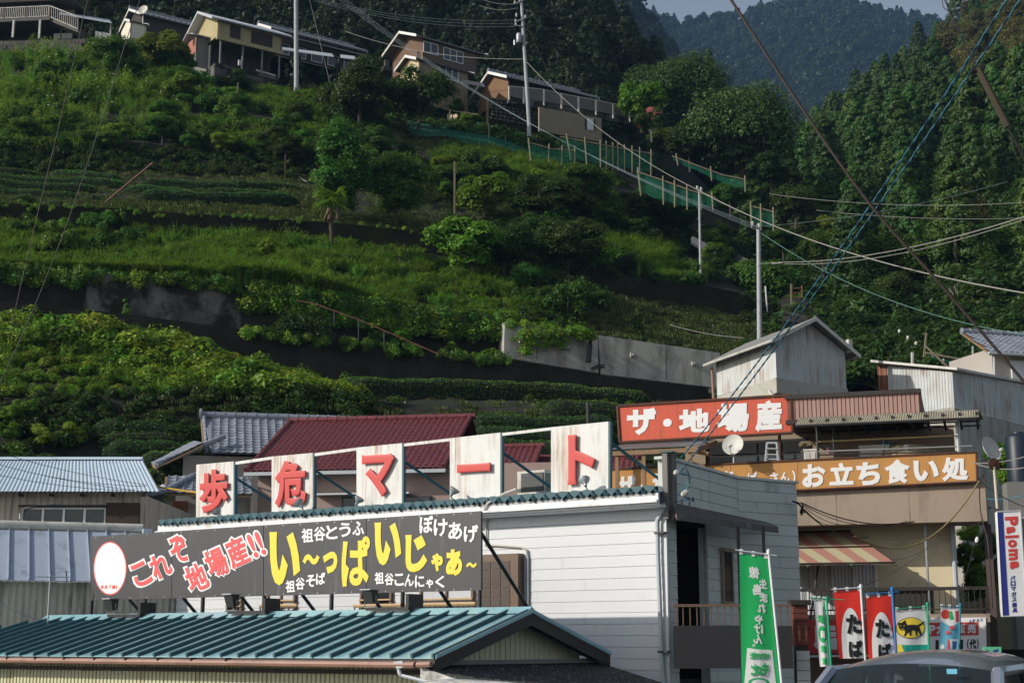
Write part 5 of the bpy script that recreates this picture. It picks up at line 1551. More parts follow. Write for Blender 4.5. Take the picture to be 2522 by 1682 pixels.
# house at the right edge
K7 = Fr(P(2470, 900, 64), -16)
h7 = thing('right_edge_house', 'house with dark tiled roof and pale ribbed wall at the right edge', 'house', K7(2, 2, P(2470, 930, 64).z))
z0_ = P(2470, 930, 64).z
ze = K7.uz(2470, 868)[1]
uu, tt7, zz7 = K7.uztop(2470, 826, 0, ze, .5)
uy = (K7.n * tt7 + V((0, 0, zz7 - ze))).normalized()
uleft = K7.uz(2433, 868)[0]
tile_roof(h7, K7(uleft, 0, ze), K7.d, uy, 6, math.hypot(tt7, zz7 - ze), .3, .3, tile_g, .045, 160, prof='u', inside=lambda x, y: x > y * .12)
obj('roof_deck', MB().prism([K7(uleft, 0, ze - .02), K7(uleft + 6, 0, ze - .02), K7(uleft + 6, tt7, zz7 - .02), K7(uleft + .7, tt7, zz7 - .02)], (0, 0, -.08)), wood, h7)
ridge_tiles(h7, K7(uleft + .7, tt7, zz7 + .08), K7(uleft + 6, tt7, zz7 + .08), .14, .4, tile_g)
obj('wall', MB().box(K7, uleft + .6, uleft + 6, .6, .8, z0_ - 9, ze).box(K7, uleft + .6, uleft + .8, .8, 4, z0_ - 9, ze + .3), M('pale_ribbed_wall', (.36, .33, .30), r=.7, var=.08), h7)
obj('window', MB().box(K7, K7.uz(2490, 900, .55)[0], uleft + 5, .5, .595, z0_ - .2, K7.uz(2490, 888, .55)[1]), curtain, h7)
obj('gutter', MB().tube([K7(uleft, -.05, ze - .06), K7(uleft + 6, -.05, ze - .06)], .06, 6), grey_pvc, h7)
obj('down_pipe', MB().tube([K7(uleft + .5, .3, ze - .1), K7(uleft + .55, .5, z0_ - 1)], .05, 6), grey_pvc, h7)

# ================================================================ vehicles
def car(name, label, cat, org, yaw, paint, Wd=1.70, Ht=1.72):
    """compact tall wagon: x across, y towards the nose"""
    o = thing(name, label, cat, org)
    Ry = Matrix.Translation(V(org)) @ Matrix.Rotation(yaw, 4, 'Z')
    def X(x, y, z): return Ry @ V((x, y, z))
    h = Wd / 2
    # side profile (y, z) of the shell, belt line upwards given separately
    low = [(-2.05, .35), (-2.1, .75), (-2.08, 1.0), (1.25, .98), (2.0, .88), (2.12, .6), (2.08, .3)]
    body = MB()
    secs = []
    for x, k in ((-h, .93), (-h + .06, 1), (h - .06, 1), (h, .93)):
        secs.append([X(x, y * (1 if abs(x) < h - .01 else .985), z if z < .5 else .5 + (z - .5) * k) for y, z in low])
    n = len(low)
    body.v = [p for s in secs for p in s]
    body.f = [[a * n + i, a * n + (i + 1) % n, (a + 1) * n + (i + 1) % n, (a + 1) * n + i] for a in range(3) for i in range(n)] + [list(range(n)), list(range(3 * n, 4 * n))[::-1]]
    body.m = [0] * len(body.f)
    obj('body', body, paint, o, smooth=True)
    # roof: crowned skin, rails
    def rf(u, v):
        y = .28 - 2.16 * v
        c = 1 - (2 * u - 1) ** 2
        hw = h - .17
        c = max(c, 0)
        z = Ht - .17 + .06 * c + .115 * c ** .45 * (1 - (1 - min(1, v / .4)) ** 2) - .07 * (max(0, v - .8) / .2) ** 2
        return X((2 * u - 1) * hw, y, z)
    obj('roof', MB().grid(rf, 20, 12), paint, o, smooth='all')
    hw = h - .17
    # pillars
    glassm = MATS['car_glass']
    for s in (-1, 1):
        A_t, A_b = (s * (hw - .0), .28, Ht - .17), (s * (h - .04), 1.12, .98)
        obj('windscreen_pillar', MB().tube([X(*A_t), X(s * (hw + .06), .6, Ht - .36), X(*A_b)], .05, 6), paint, o, smooth=True)
        for y0, y1 in ((-.62, -.62), (-1.5, -1.62)):
            obj('door_pillar', MB().tube([X(s * hw, y0, Ht - .17), X(s * (h - .03), y1, .98)], .045, 6), blackp if y0 > -1 else paint, o)
        obj('tail_pillar', MB().tube([X(s * hw, -1.88, Ht - .17), X(s * (h - .05), -2.05, .98)], .07, 6), paint, o)
        obj('roof_rail', MB().tube([X(s * hw, .28, Ht - .17), X(s * hw, -.8, Ht - .15), X(s * hw, -1.88, Ht - .2)], .045, 6), paint, o, smooth=True)
        obj('side_window', MB().poly([X(s * (h - .05), 1.02, .98), X(s * (hw + .01), .27, Ht - .19), X(s * (hw + .01), -.6, Ht - .19), X(s * (h - .05), -.6, .98)]), glassm, o)
        obj('side_window', MB().poly([X(s * (h - .05), -.64, .98), X(s * (hw + .01), -.64, Ht - .19), X(s * (hw + .01), -1.5, Ht - .19), X(s * (h - .05), -1.6, .98)]), glassm, o)
        obj('door_mirror', MB().lathe(X(s * (h + .1), .85, 1.05), Ry.to_3x3() @ V((0, 1, 0)), [(0, -.08), (.09, -.06), (.11, .02), (.06, .09), (0, .1)], 10), paint, o, smooth=True)
        for y in (1.3, -1.3):
            w = obj('wheel', MB().lathe(X(s * (h - .02), y, .31), Ry.to_3x3() @ V((s, 0, 0)), [(0, -.18), (.31, -.18), (.32, -.02), (.27, .0), (.2, .0)], 22), blackp, o, smooth=True)
            obj('rim', MB().lathe(X(s * (h - .02), y, .31), Ry.to_3x3() @ V((s, 0, 0)), [(.2, .0), (.17, -.02), (.05, .01), (0, .015)], 16), alu, w)
        obj('headlight', MB().hexa([X(s * .55, 2.07, .66), X(s * (h - .03), 1.98, .68), X(s * (h - .03), 1.9, .84), X(s * .5, 2.0, .82)], [X(s * .55, 2.14, .67), X(s * (h - .02), 2.02, .69), X(s * (h - .02), 1.95, .85), X(s * .5, 2.08, .83)]), bulbm, o)
    obj('windscreen', MB().grid(lambda u, v: X((2 * u - 1) * (hw - .02 + .11 * v), .27 + .87 * v + .07 * (1 - (2 * u - 1) ** 2), Ht - .165 - (Ht - 1.145) * v + .06 * (1 - (2 * u - 1) ** 2) * (1 - v)), 12, 4), glassm, o, smooth='all')
    obj('rear_window', MB().poly([X(-hw, -1.88, Ht - .19), X(hw, -1.88, Ht - .19), X(h - .08, -2.06, .98), X(-h + .08, -2.06, .98)]), glassm, o)
    obj('bonnet', MB().grid(lambda u, v: X((2 * u - 1) * (h - .08), 1.1 + .93 * v, 1.01 - .13 * v * v + .05 * (1 - (2 * u - 1) ** 4)), 10, 6), paint, o, smooth='all')
    obj('mirror', MB().box(Fr((0, 0), 0), 0, .001, 0, .001, 0, .001), blackp, o) if False else None
    obj('rear_view_mirror', MB().prism([X(-.11, .36, Ht - .3), X(.11, .36, Ht - .3), X(.11, .36, Ht - .24), X(-.11, .36, Ht - .24)], Ry.to_3x3() @ V((0, -.02, 0))), blackp, o)
    obj('wiper', MB().tube([X(.5, 1.16, 1.06), X(.05, 1.02, 1.12)], .012, 4).tube([X(-.1, 1.16, 1.06), X(-.55, 1.02, 1.12)], .012, 4), blackp, o)
    obj('seat', MB().box(Fr((org[0], org[1]), -math.degrees(yaw)), .15, .6, -.1, .05, org[2] + .5, org[2] + 1.3).box(Fr((org[0], org[1]), -math.degrees(yaw)), -.6, -.15, -.1, .05, org[2] + .5, org[2] + 1.3), dkmetal, o)
    return o, X
gl = M('car_glass', (.02, .028, .034), r=.03, var=.2, spec=.9)
nt_ = gl.node_tree
b_s = nt_.nodes['Principled BSDF']
tr_s = nt_.nodes.new('ShaderNodeBsdfTransparent')
tr_s.inputs[0].default_value = (.75, .85, .85, 1)
mx_s = nt_.nodes.new('ShaderNodeMixShader')
mx_s.inputs[0].default_value = .35
nt_.links.new(b_s.outputs[0], mx_s.inputs[1]); nt_.links.new(tr_s.outputs[0], mx_s.inputs[2])
nt_.links.new(mx_s.outputs[0], nt_.nodes['Material Output'].inputs[0])
silver = M('silver_blue_paint', (.26, .29, .35), r=.25, met=.35, var=.02, coat=.8)
carwht = M('white_car_paint', (.74, .75, .76), r=.3, var=.02, coat=.6)
vq = P(2290, 1600, 13.2)
van, VX = car('parked_minivan', 'silver-blue minivan with its windscreen towards the street, in front of the banners', 'van', (3.46, 12.84, 1.18), rad(180 - 30), silver, 1.72, 1.785)
obj('sticker', MB().prism([VX(-.42, .50, 1.60), VX(-.34, .50, 1.60), VX(-.34, .50, 1.64), VX(-.42, .50, 1.64)], (0, -.01, 0)), cl_b, van)
obj('paper', MB().prism([VX(.62, .94, 1.22), VX(.35, .96, 1.22), VX(.36, .86, 1.36), VX(.60, .84, 1.36)], (0, -.004, 0)), wht_p, van)
cq = P(1255, 1681, 12)
car('white_car', 'white car of which only the roof edge shows below the lean-to', 'car', (cq.x, cq.y + .6, .98), rad(200), carwht, 1.68, 1.72)
# ================================================================ retaining walls of the terraces
def wall_strip(name, label, r0, r1, pxs, off, mt, th=.35, lift=.12, sink=.8, parent=None, cat='wall'):
    """wall that follows two contour lines"""
    mb = MB()
    vs = []
    for px in pxs:
        b, t = T(r0, px), T(r1, px)
        f = b - H_ * off
        vs += [V((f.x, f.y, b.z - sink)), V((f.x + H_.x * .06, f.y + H_.y * .06, t.z + lift)), V((f.x, f.y, t.z + lift)) + H_ * (th + .06), V((f.x, f.y, b.z - sink)) + H_ * th]
    fs = []
    for i in range(len(pxs) - 1):
        a, b = i * 4, i * 4 + 4
        fs += [[a, b, b + 1, a + 1], [a + 1, b + 1, b + 2, a + 2], [a + 2, b + 2, b + 3, a + 3]]
    n = len(vs) - 4
    fs += [[0, 1, 2, 3], [n + 3, n + 2, n + 1, n]]
    mb.add(vs, fs)
    return obj(name, mb, mt, parent, None if parent else label, None if parent else cat)
rng_ = lambda a, b, s: list(range(a, b, s)) + [b]
conc_s = M('streaked_grey_concrete', (.19, .185, .175), r=.95, var=.25, dirt=(.014, .013, .01), damt=.75, dst=(.4, .4, .2), dsc=1., c2=(.025, .022, .014), c2r=(.42, .58), bump=.3, bsc=5)
moss_w = M('mossy_black_wall', (.012, .012, .006), r=1, var=.5, sc=1., c2=(.02, .024, .007), bump=.5, bsc=5)
wall_strip('path_wall', 'long low dark concrete wall along the path below the terraces', 4, 5, rng_(-200, 1775, 75), .35, conc_d)
wall_strip('stained_wall', 'tall pale-streaked concrete wall at the left above the path wall', 6, 7, rng_(172, 562, 65), .6, conc_s)
wall_strip('mossy_wall', 'black mossy wall left of the pale-streaked wall', 6, 7, rng_(-200, 165, 73), .6, conc_d)
wall_strip('overgrown_wall', 'dark mossy wall under hanging grass right of the pale-streaked wall', 6, 7, rng_(570, 1236, 74), .6, conc_d)
wall_strip('terrace_wall', 'black mossy wall that holds up the upper tea terrace', 8, 9, rng_(-200, 1096, 72), .35, moss_w)
wall_strip('bank_wall', 'short dark mossy wall above the mown bank on the right', 8, 9, rng_(1420, 1840, 70), .35, moss_w)
capm = M('wall_coping', (.085, .08, .07), r=.95, var=.3)
wall_strip('path_edge', 'narrow pale edge along the top of the path wall', 4.9, 5, rng_(-200, 1239, 60), .39, capm, .2, .16, -.02)
for k, px in enumerate(range(-150, 1240, 62)):
    for r, f, off in ((4, .45, .36), (6, .3, .62), (6, .62, .62)):
        c = T(r, px).lerp(T(r + 1, px), f) - H_ * off
        if r == 6 and not 172 < px < 562: continue
        obj('weep_pipe', MB().lathe(c, -H_, [(.05, -.05), (.05, .05), (.035, .05), (0, .0)], 7), galv, bpy.data.objects['stained_wall' if r == 6 else 'path_wall'])
for x in (170, 566):
    c0, c1 = T(6, x) - H_ * .66, T(7, x) - H_ * .66
    obj('drain_pipe', MB().tube([c0, c1], .09, 6), dkmetal, bpy.data.objects['stained_wall'])
for px in range(-120, 1240, 95):
    c0, c1 = T(4, px) - H_ * .36, T(5, px) - H_ * .33
    obj('joint', MB().prism([c0, c0 + E_ * .05, c1 + E_ * .05, c1], H_ * .05), moss_w, bpy.data.objects['path_wall'])
TF = Fr(onw(1500, 72.6), -18)
cr_ = thing('concrete_retaining_wall', 'pale poured concrete retaining wall in two slabs with anchor plates', 'wall', TF.pt(1500, 910))
for q, nm in ((((1241, 879), (1474, 917), (1472, 826), (1243, 793)), ''), (((1480, 920), (1772, 955), (1774, 869), (1473, 825)), '')):
    f = [TF.pt(x, y, .0 if i < 2 else .35) for i, (x, y) in enumerate(q)]
    obj('wall_slab', MB().prism(f, H_ * .9), conc, cr_)
    obj('slab_toe', MB().prism([f[0], f[1], f[1] + H_ * .9 - V((0, 0, .35)), f[0] + H_ * .9 - V((0, 0, .35))], (0, 0, -.02)), conc, cr_)
obj('lower_slab', MB().prism([TF.pt(1745, 990, .1), TF.pt(1790, 992, .1), TF.pt(1790, 955, .1), TF.pt(1745, 950, .1)], H_ * .8), conc, cr_)
for x, y in ((1284, 839), (1398, 856), (1558, 874), (1709, 895)):
    c = TF.pt(x, y, .1)
    f_ = Fr(c, -18)
    a = obj('anchor_plate', MB().box(f_, -.11, .11, -.05, .14, c.z - .12, c.z + .12), conc, cr_)
    obj('anchor_bolt', MB().lathe(c - H_ * .05, -H_ + E_ * .3, [(.06, 0), (.06, .1), (0, .11)], 8), galv, a)
for x in (1322, 1640):
    c0, c1 = TF.pt(x, 885 + (x - 1322) * .15, .02), TF.pt(x, 812 + (x - 1322) * .15, .26)
    obj('joint_strip', MB().prism([c0 - H_ * .02, c0 + E_ * .03 - H_ * .02, c1 + E_ * .03 - H_ * .02, c1 - H_ * .02], H_ * .03), dkmetal, cr_)
obj('drain_pipe', MB().tube([TF.pt(1455, 830, .1), TF.pt(1453, 850, -.15), TF.pt(1449, 892, -.15)], .14, 8), M('black_drain', (.015, .015, .018), r=.5), cr_, smooth=True)
obj('drain_pipe', MB().tube([TF.pt(1455, 908, -.1), TF.pt(1470, 900, -.1), TF.pt(1488, 898, 0)], .035, 5).tube([TF.pt(1457, 912, -.1), TF.pt(1470, 905, -.1), TF.pt(1488, 903, 0)], .035, 5), MATS['black_drain'], cr_)
# stepped wall beside the path further down to the right
pw_ = thing('path_parapet', 'pale concrete parapet slabs stepping down beside the hillside path', 'wall', P(1800, 640, 108))
for q in (((1706, 598), (1764, 632), (1764, 612), (1706, 582)), ((1768, 632), (1845, 668), (1848, 640), (1770, 610)), ((1850, 668), (1888, 700), (1890, 668), (1850, 640)), ((1902, 712), (1945, 738), (1948, 712), (1904, 684))):
    f = [P(x, y, 108 - (x - 1706) * .03) for x, y in q]
    obj('slab', MB().prism(f, V((-.1, .4, 0))), M('dim_parapet_concrete', (.075, .08, .085), r=.9, var=.2) if q[0][0] == 1706 else MATS['dim_parapet_concrete'], pw_)
pth = thing('path_ramp', 'dark concrete ramp below the parapet slabs behind the stilted shed', 'ramp', P(2000, 790, 92))
f = [P(1930, 790, 92), P(2030, 800, 92), P(1985, 735, 98), P(1925, 732, 98)]
obj('ramp', MB().prism(f, (0, .3, -.5)), conc_d, pth)
gtp = thing('rusty_gate', 'rusty orange pipe gate at the top of the path ramp', 'gate', P(1960, 735, 97))
for x, y0, y1 in ((1950, 700, 735), (1975, 703, 735)):
    obj('gate_post', MB().tube([P(x, y1, 97), P(x, y0, 97)], .06, 5), M('orange_rust', (.16, .075, .03), r=.8), gtp)
for y in (711, 722, 733):
    obj('bar', MB().tube([P(1950, y, 97), P(1975, y - 1, 97)], .04, 5), MATS['orange_rust'], gtp)

# ================================================================ houses on the hill
yellow_c = M('yellow_corrugated', (.40, .35, .19), r=.6, var=.1, dirt=(.3, .2, .08), damt=.35, dst=(2, 2, .3), rust=(.22, .1, .03), ramt=.4)
dk_wood = M('dark_timber_wall', (.045, .035, .03), r=.8, var=.3)
br_wall = M('brown_house_wall', (.14, .08, .05), r=.75, var=.12)
hb_wall = M('hill_beige_wall', (.27, .225, .16), r=.8, var=.1, dirt=(.28, .22, .15), damt=.3)
wht_rf = M('pale_metal_roof', (.50, .53, .57), r=.35, var=.05, spec=.6)
kawara = M('silver_grey_kawara', (.22, .235, .26), r=.3, var=.2, sc=2, spec=.6)
rub = M('stone_wall_stone', (.095, .09, .08), r=.95, var=.35, sc=3, rnd=.35, bump=.5, bsc=6)
def gable_house(name, label, px, py, Y, deg, L, D, h, pitch, wmat, rmat, ov=.55, ovg=.7, ribs=0, gmat=None, rth=.1):
    o = P(px, py, Y)
    fr = Fr(o, deg)
    ze = o.z
    tn = math.tan(rad(pitch))
    zr = ze + tn * D / 2
    t = thing(name, label, 'house', fr(L / 2, D / 2, ze - h))
    obj('front_wall', MB().box(fr, 0, L, 0, .15, ze - h, ze), wmat, t)
    for u0, u1 in ((-.002, .15), (L - .15, L + .002)):
        pts = [fr(u0, .0, ze - h), fr(u0, D, ze - h), fr(u0, D, ze), fr(u0, D / 2, zr - .02), fr(u0, 0, ze)]
        obj('gable_wall', MB().prism(pts, fr.d * (u1 - u0)), gmat or wmat, t)
    for sg in (0, 1):
        te, tr = (-ov, D / 2) if sg == 0 else (D + ov, D / 2)
        zE_ = ze - tn * ov + .06
        a, b, c, d = fr(-ovg, te, zE_), fr(L + ovg, te, zE_), fr(L + ovg, tr, zr + .06), fr(-ovg, tr, zr + .06)
        mb = MB()
        if ribs: mb.corr(a, b, c, d, ribs, .09 if rmat is kawara else .03)
        else: mb.poly([a, b, c, d])
        mb.prism([a - V((0, 0, .01)), b - V((0, 0, .01)), c - V((0, 0, .01)), d - V((0, 0, .01))], (0, 0, -rth))
        obj('roof_slope', mb, rmat, t)
        for u in (-ovg - .03, L + ovg):
            obj('bargeboard', MB().prism([fr(u, te, zE_ - .22), fr(u, tr, zr - .16), fr(u, tr, zr + .10), fr(u, te, zE_ + .05)], fr.d * .03), wht_rf if rmat is wht_rf else (white_pt if sg == 0 else dirty_w), t)
    if rmat is kawara:
        ridge_tiles(t, fr(-ovg, D / 2, zr + .2), fr(L + ovg, D / 2, zr + .2), .2, .9, kawara)
    return t, fr, ze, zr
def win(t, fr, x0, y0, x1, y1, toff, n=2, fm=alu, gm=winglass, name='window'):
    """window given by its top-left and bottom-right photo pixels on plane toff"""
    u0, zt = fr.uz(x0, y0, toff)
    u1, _ = fr.uz(x1, y0, toff)
    zb = fr.uz(x0, y1, toff)[1]
    w = .06
    mb = MB()
    for i in range(n + 1):
        u = u0 + (u1 - u0) * i / n
        mb.box(fr, u - w / 2, u + w / 2, toff - .06, toff, zb, zt)
    mb.box(fr, u0, u1, toff - .06, toff, zt, zt + w).box(fr, u0, u1, toff - .06, toff, zb - w, zb)
    wo = obj(name, mb, fm, t)
    for i in range(n):
        a, b = u0 + (u1 - u0) * i / n, u0 + (u1 - u0) * (i + 1) / n
        obj('pane', MB().box(fr, a + w / 2, b - w / 2, toff - .03, toff - .015, zb, zt), gm, wo)
    return wo
# yellow barn-like house
t, fr, ze, zr = gable_house('yellow_corrugated_house', 'yellow corrugated upper storey house with bright metal roof, on a concrete plinth', 537, 46, 131, -34, 6.6, 6.4, 1.75, 27, yellow_c, wht_rf, .55, .8, 60)
zc_ = fr.uz(545, 92)[1]
u0s = 6.55
vsb = MB()
for u0, u1, z0, z1 in ():
    pass
for i in range(34):
    u = .05 + i * .19
    vsb.box(fr, u, u + .1, -.03, -.001, zc_ - .02, ze - .05)
obj('rib_cladding', vsb, yellow_c, t)
for xa, xb in ((566, 592), (619, 671)):
    u0, u1 = fr.uz(xa, 80)[0], fr.uz(xb, 80)[0]
    zz = fr.uz(xa, 62 + (xa - 566) * .27)[1]
    obj('shutter', MB().box(fr, u0, u1, -.07, -.031, zz - 1.25, zz), dk_wood, t)
obj('floor_beam', MB().box(fr, -.1, 6.7, -.2, .1, zc_ - .35, zc_), yellow_c, t)
zbase = fr.uz(548, 160)[1]
obj('lower_wall', MB().box(fr, .2, 6.5, 2.2, 2.4, zbase - .5, zc_ - .3), dk_wood, t)
obj('side_wall', MB().box(fr, -.05, .1, 1.6, 6, zbase - 1, zc_ - .3), M('grey_board', (.2, .2, .19), r=.8), t)
for u in (.35, 2.6, 4.6, 6.4):
    obj('post', MB().box(fr, u, u + .14, .05, .19, zbase, zc_ - .35), M('grey_post', (.2, .2, .2)) if u < .4 else MATS['grey_post'], t)
obj('plinth', MB().box(fr, -.1, 6.3, .0, 4, zbase - 2.6, zbase), conc_s, t)
obj('plinth_lip', MB().box(fr, -.15, 6.35, -.12, .3, zbase - .35, zbase + .02), conc_s, t)
obj('switch_box', MB().box(fr, 2.2, 2.55, -.15, .04, fr.uz(600, 165)[1], fr.uz(600, 152)[1]), dirty_w, t)
obj('white_pipe', MB().tube([fr(4.2, .3, zbase + .35), fr(6.2, .3, zbase + .25)], .08, 6), white_pt, t)
pa = Fr(P(484, 92, 132), -34)
an_ = thing('pink_annex', 'small salmon-pink annex with light roof edge left of the yellow house', 'house', pa(0, 1, P(484, 125, 132).z))
zz = P(484, 90, 132).z
obj('wall', MB().box(pa, 0, .15, 0, 2.3, zz - 1.5, zz), M('salmon_panel', (.40, .17, .12), r=.7), an_)
obj('front_wall', MB().box(pa, 0, 1.2, 0, .14, zz - 3, zz), MATS['grey_board'], an_)
obj('roof', MB().prism([pa(-.5, -.4, zz - .05), pa(1.2, -.4, zz - .02), pa(1.2, 1.2, zz + .6), pa(-.5, 1.2, zz + .6)], (0, 0, .09)), wht_rf, an_)
obj('roof', MB().prism([pa(-.5, 1.2, zz + .6), pa(1.2, 1.2, zz + .6), pa(1.2, 3, zz - .2), pa(-.5, 3, zz - .2)], (0, 0, .09)), wht_rf, an_)
# tiled house behind at the left
t, fr, ze, zr = gable_house('ribbed_tile_house', 'dark house with white-ribbed tiled roof behind the dish', 352, 34, 137, -34, 6.3, 5.5, 2.2, 26, dk_wood, kawara, .6, .5, 13)
# storehouse
t, fr, ze, zr = gable_house('white_storehouse', 'small sunlit white plaster storehouse beside the dish', 322, 52, 134, -34, 1.6, 2.6, 1.7, 24, M('storehouse_plaster', (.72, .70, .58), r=.8), dk_wood, .2, .15)
# long tiled house
t, fr, ze, zr = gable_house('long_tiled_house', 'long low house with grey tiled roof and dark glazed front', 672, 70, 143, -34, 10.2, 5.2, 2.9, 26, hb_wall, kawara, .7, .5, 36)
obj('pent_roof', MB().prism([fr(-.3, -1.3, ze - 1.15), fr(10.3, -1.3, ze - 1.15), fr(10.3, 0, ze - .75), fr(-.3, 0, ze - .75)], (0, 0, .1)), kawara, t)
obj('dark_front', MB().box(fr, .1, 10, -.06, -.001, ze - 2.8, ze - 1.2), dk_wood, t)
for i in range(5):
    u = .6 + i * 1.9
    wo = obj('window', MB().box(fr, u, u + 1.3, -.10, -.061, ze - 2.6, ze - 1.4), alu, t)
    obj('pane', MB().box(fr, u + .06, u + 1.24, -.115, -.101, ze - 2.54, ze - 1.46), winglass, wo)
for i in range(6):
    obj('frame_post', MB().box(fr, i * 1.9, i * 1.9 + .12, -.03, -.001, ze - .7, ze), dk_wood, t)
obj('tin_lean_to', MB().prism([P(695, 125, 139), P(822, 141, 139), P(818, 134, 141), P(695, 118, 141)], (0, 0, .05)), wht_rf, t)
obj('tin_lean_to', MB().prism([P(838, 143, 139), P(880, 148, 139), P(872, 140, 141), P(838, 136, 141)], (0, 0, .05)), wht_rf, t)
# brown two-storey house
t, fr, ze, zr = gable_house('brown_two_storey_house', 'brown two-storey house with white bargeboards and wide upper windows', 1042, 92, 131, -36, 6.2, 5.4, 2.4, 24, M('brown_front', (.12, .085, .06), r=.75, var=.1), M('flat_grey_roof', (.2, .2, .2), r=.6), .4, 1.0, 0, br_wall)
win(t, fr, 1043, 103, 1078, 128, -.01, 2)
win(t, fr, 1092, 118, 1140, 145, -.01, 3)
t2, f2, ze2, zr2 = gable_house('beige_lower_house', 'beige ribbed lower wing with a white gable edge below the brown house', 1032, 146, 127, -36, 5.4, 3.2, 4.2, 24, hb_wall, M('dark_roof_sheet', (.07, .07, .07), r=.6), .3, .5, 0, M('cream_gable', (.50, .42, .27), r=.8))
win(t2, f2, 1083, 163, 1128, 190, -.01, 3)
wb_ = MB()
for i in range(32):
    wb_.box(f2, .05 + i * .165, .05 + i * .165 + .09, -.025, -.001, ze2 - 4.2, ze2 - .05)
obj('rib_cladding', wb_, hb_wall, t2)
# tiled house with the long fence
t, fr, ze, zr = gable_house('sunlit_tile_house', 'house with bright silver tiled roof above the long wire fence', 1252, 190, 127, -32, 9.0, 5.2, 2.0, 25, dk_wood, kawara, .7, .6, 34, M('orange_timber_gable', (.17, .095, .05), r=.8, var=.2))
obj('lean_to_roof', MB().prism([P(1135, 206, 125), P(1195, 216, 125), P(1192, 208, 128), P(1140, 198, 128)], (0, 0, .08)), MATS['dark_roof_sheet'], t)
hw = thing('beige_basement_wall', 'pale beige wall with a small white door under the long wire fence', 'wall', P(1400, 318, 122))
BF = Fr(P(1328, 262, 122), -27)
za = BF.uz(1328, 264)[1]
obj('wall', MB().box(BF, 0, BF.uz(1482, 320)[0], 0, .2, za - 2.2, za), hb_wall, hw)
u0, u1 = BF.uz(1446, 300, -.05)[0], BF.uz(1462, 300, -.05)[0]
z0, z1 = BF.uz(1446, 319, -.05)[1], BF.uz(1446, 291, -.05)[1]
obj('door', MB().box(BF, u0, u1, -.06, -.002, z0, z1), white_pt, hw)
obj('door_frame', MB().box(BF, u0 - .2, u0 - .01, -.04, -.002, z0, z1).box(BF, u1 + .01, u1 + .2, -.04, -.002, z0, z1), dk_wood, hw)
# rubble wall, stone by stone
sw_ = thing('rubble_wall', 'dark dry-stone wall under the fence, left of the beige wall', 'wall', P(1265, 305, 121))
SF = Fr(P(1200, 250, 121.5), -27)
us_, ue_ = SF.uz(1205, 275)[0], SF.uz(1328, 275)[0]
zt_, zb_ = SF.uz(1265, 250)[1], SF.uz(1265, 304)[1]
rn = random.Random(9)
stones = []
for k in range(5):
    mb = MB()
    r = rn
    n = 9
    c = [V((math.cos(i * 2 * math.pi / n) * r.uniform(.75, 1.05), 0, math.sin(i * 2 * math.pi / n) * r.uniform(.7, 1.0))) for i in range(n)]
    mb.v = [p + V((0, .5, 0)) for p in c] + [p * .72 + V((0, -.35, 0)) for p in c]
    mb.f = [[i, (i + 1) % n, n + (i + 1) % n, n + i] for i in range(n)] + [list(range(n, 2 * n))]
    mb.m = [0] * len(mb.f)
    stones.append(mesh_from('stone', mb, rub, V((0, 0, 0))))
obj('core', MB().box(SF, us_, ue_, .12, .6, zb_ - 1, zt_), moss_w, sw_)
z = zb_
while z < zt_:
    hgt = rn.uniform(.26, .36)
    u = us_ + rn.uniform(0, .2)
    while u < ue_ and z < zt_ - (u - us_) * .0:
        w = rn.uniform(.3, .55)
        m4 = basis(SF(u + w / 2, .1 + rn.uniform(-.04, .04), z + hgt / 2), SF.d * w * .56, SF.n * .2, V((0, 0, 1)) * hgt * .58)
        inst('stone', rn.choice(stones), sw_, m4)
        u += w
    z += hgt
# long wire fence
wf_ = thing('wire_fence', 'long grey wire mesh fence with pale posts in front of the silver-roofed house', 'fence', P(1400, 300, 121.5))
FF = Fr(P(1254, 248, 121.8), -27)
fu = [FF.uz(x, 260)[0] for x in (1254, 1290, 1340, 1383, 1425, 1468, 1510, 1551)]
fb = [FF.pt(x, y).z for x, y in ((1254, 236), (1290, 246), (1340, 250), (1383, 258), (1425, 266), (1468, 274), (1510, 282), (1551, 291))]
ft = [FF.pt(x, y).z for x, y in ((1254, 213), (1290, 216), (1340, 221), (1383, 231), (1425, 239), (1468, 247), (1510, 256), (1551, 264))]
for i in range(8):
    obj('fence_post', MB().box(FF, fu[i] - .06, fu[i] + .06, -.06, .06, fb[i] - .4, ft[i]), dirty_w, wf_)
    if i < 7:
        obj('rail', MB().tube([FF(fu[i], 0, ft[i]), FF(fu[i + 1], 0, ft[i + 1])], .03, 5), dirty_w, wf_)
        mm = MB()
        for j in range(14):
            f = j / 14
            a = FF(fu[i], 0, fb[i] + (ft[i] - fb[i]) * f); b = FF(fu[i + 1], 0, fb[i + 1] + (ft[i + 1] - fb[i + 1]) * f)
            mm.prism([a, b, b + V((0, 0, .045)), a + V((0, 0, .045))], FF.n * .01)
        for j in range(1, 12):
            f = j / 12
            a = FF(fu[i], 0, fb[i]).lerp(FF(fu[i + 1], 0, fb[i + 1]), f); b = FF(fu[i], 0, ft[i]).lerp(FF(fu[i + 1], 0, ft[i + 1]), f)
            mm.prism([a, a + FF.d * .04, b + FF.d * .04, b], FF.n * .01)
        obj('wire_mesh', mm, M('grey_mesh', (.2, .19, .18), r=.6) if i == 0 else MATS['grey_mesh'], wf_, kind='stuff')
obj('fence_wall', MB().prism([FF(fu[0], .1, fb[0] - .6), FF(fu[-1], .1, fb[-1] - .6), FF(fu[-1], .1, fb[-1] - .02), FF(fu[0], .1, fb[0] - .02)], FF.n * .3), conc_s, wf_)
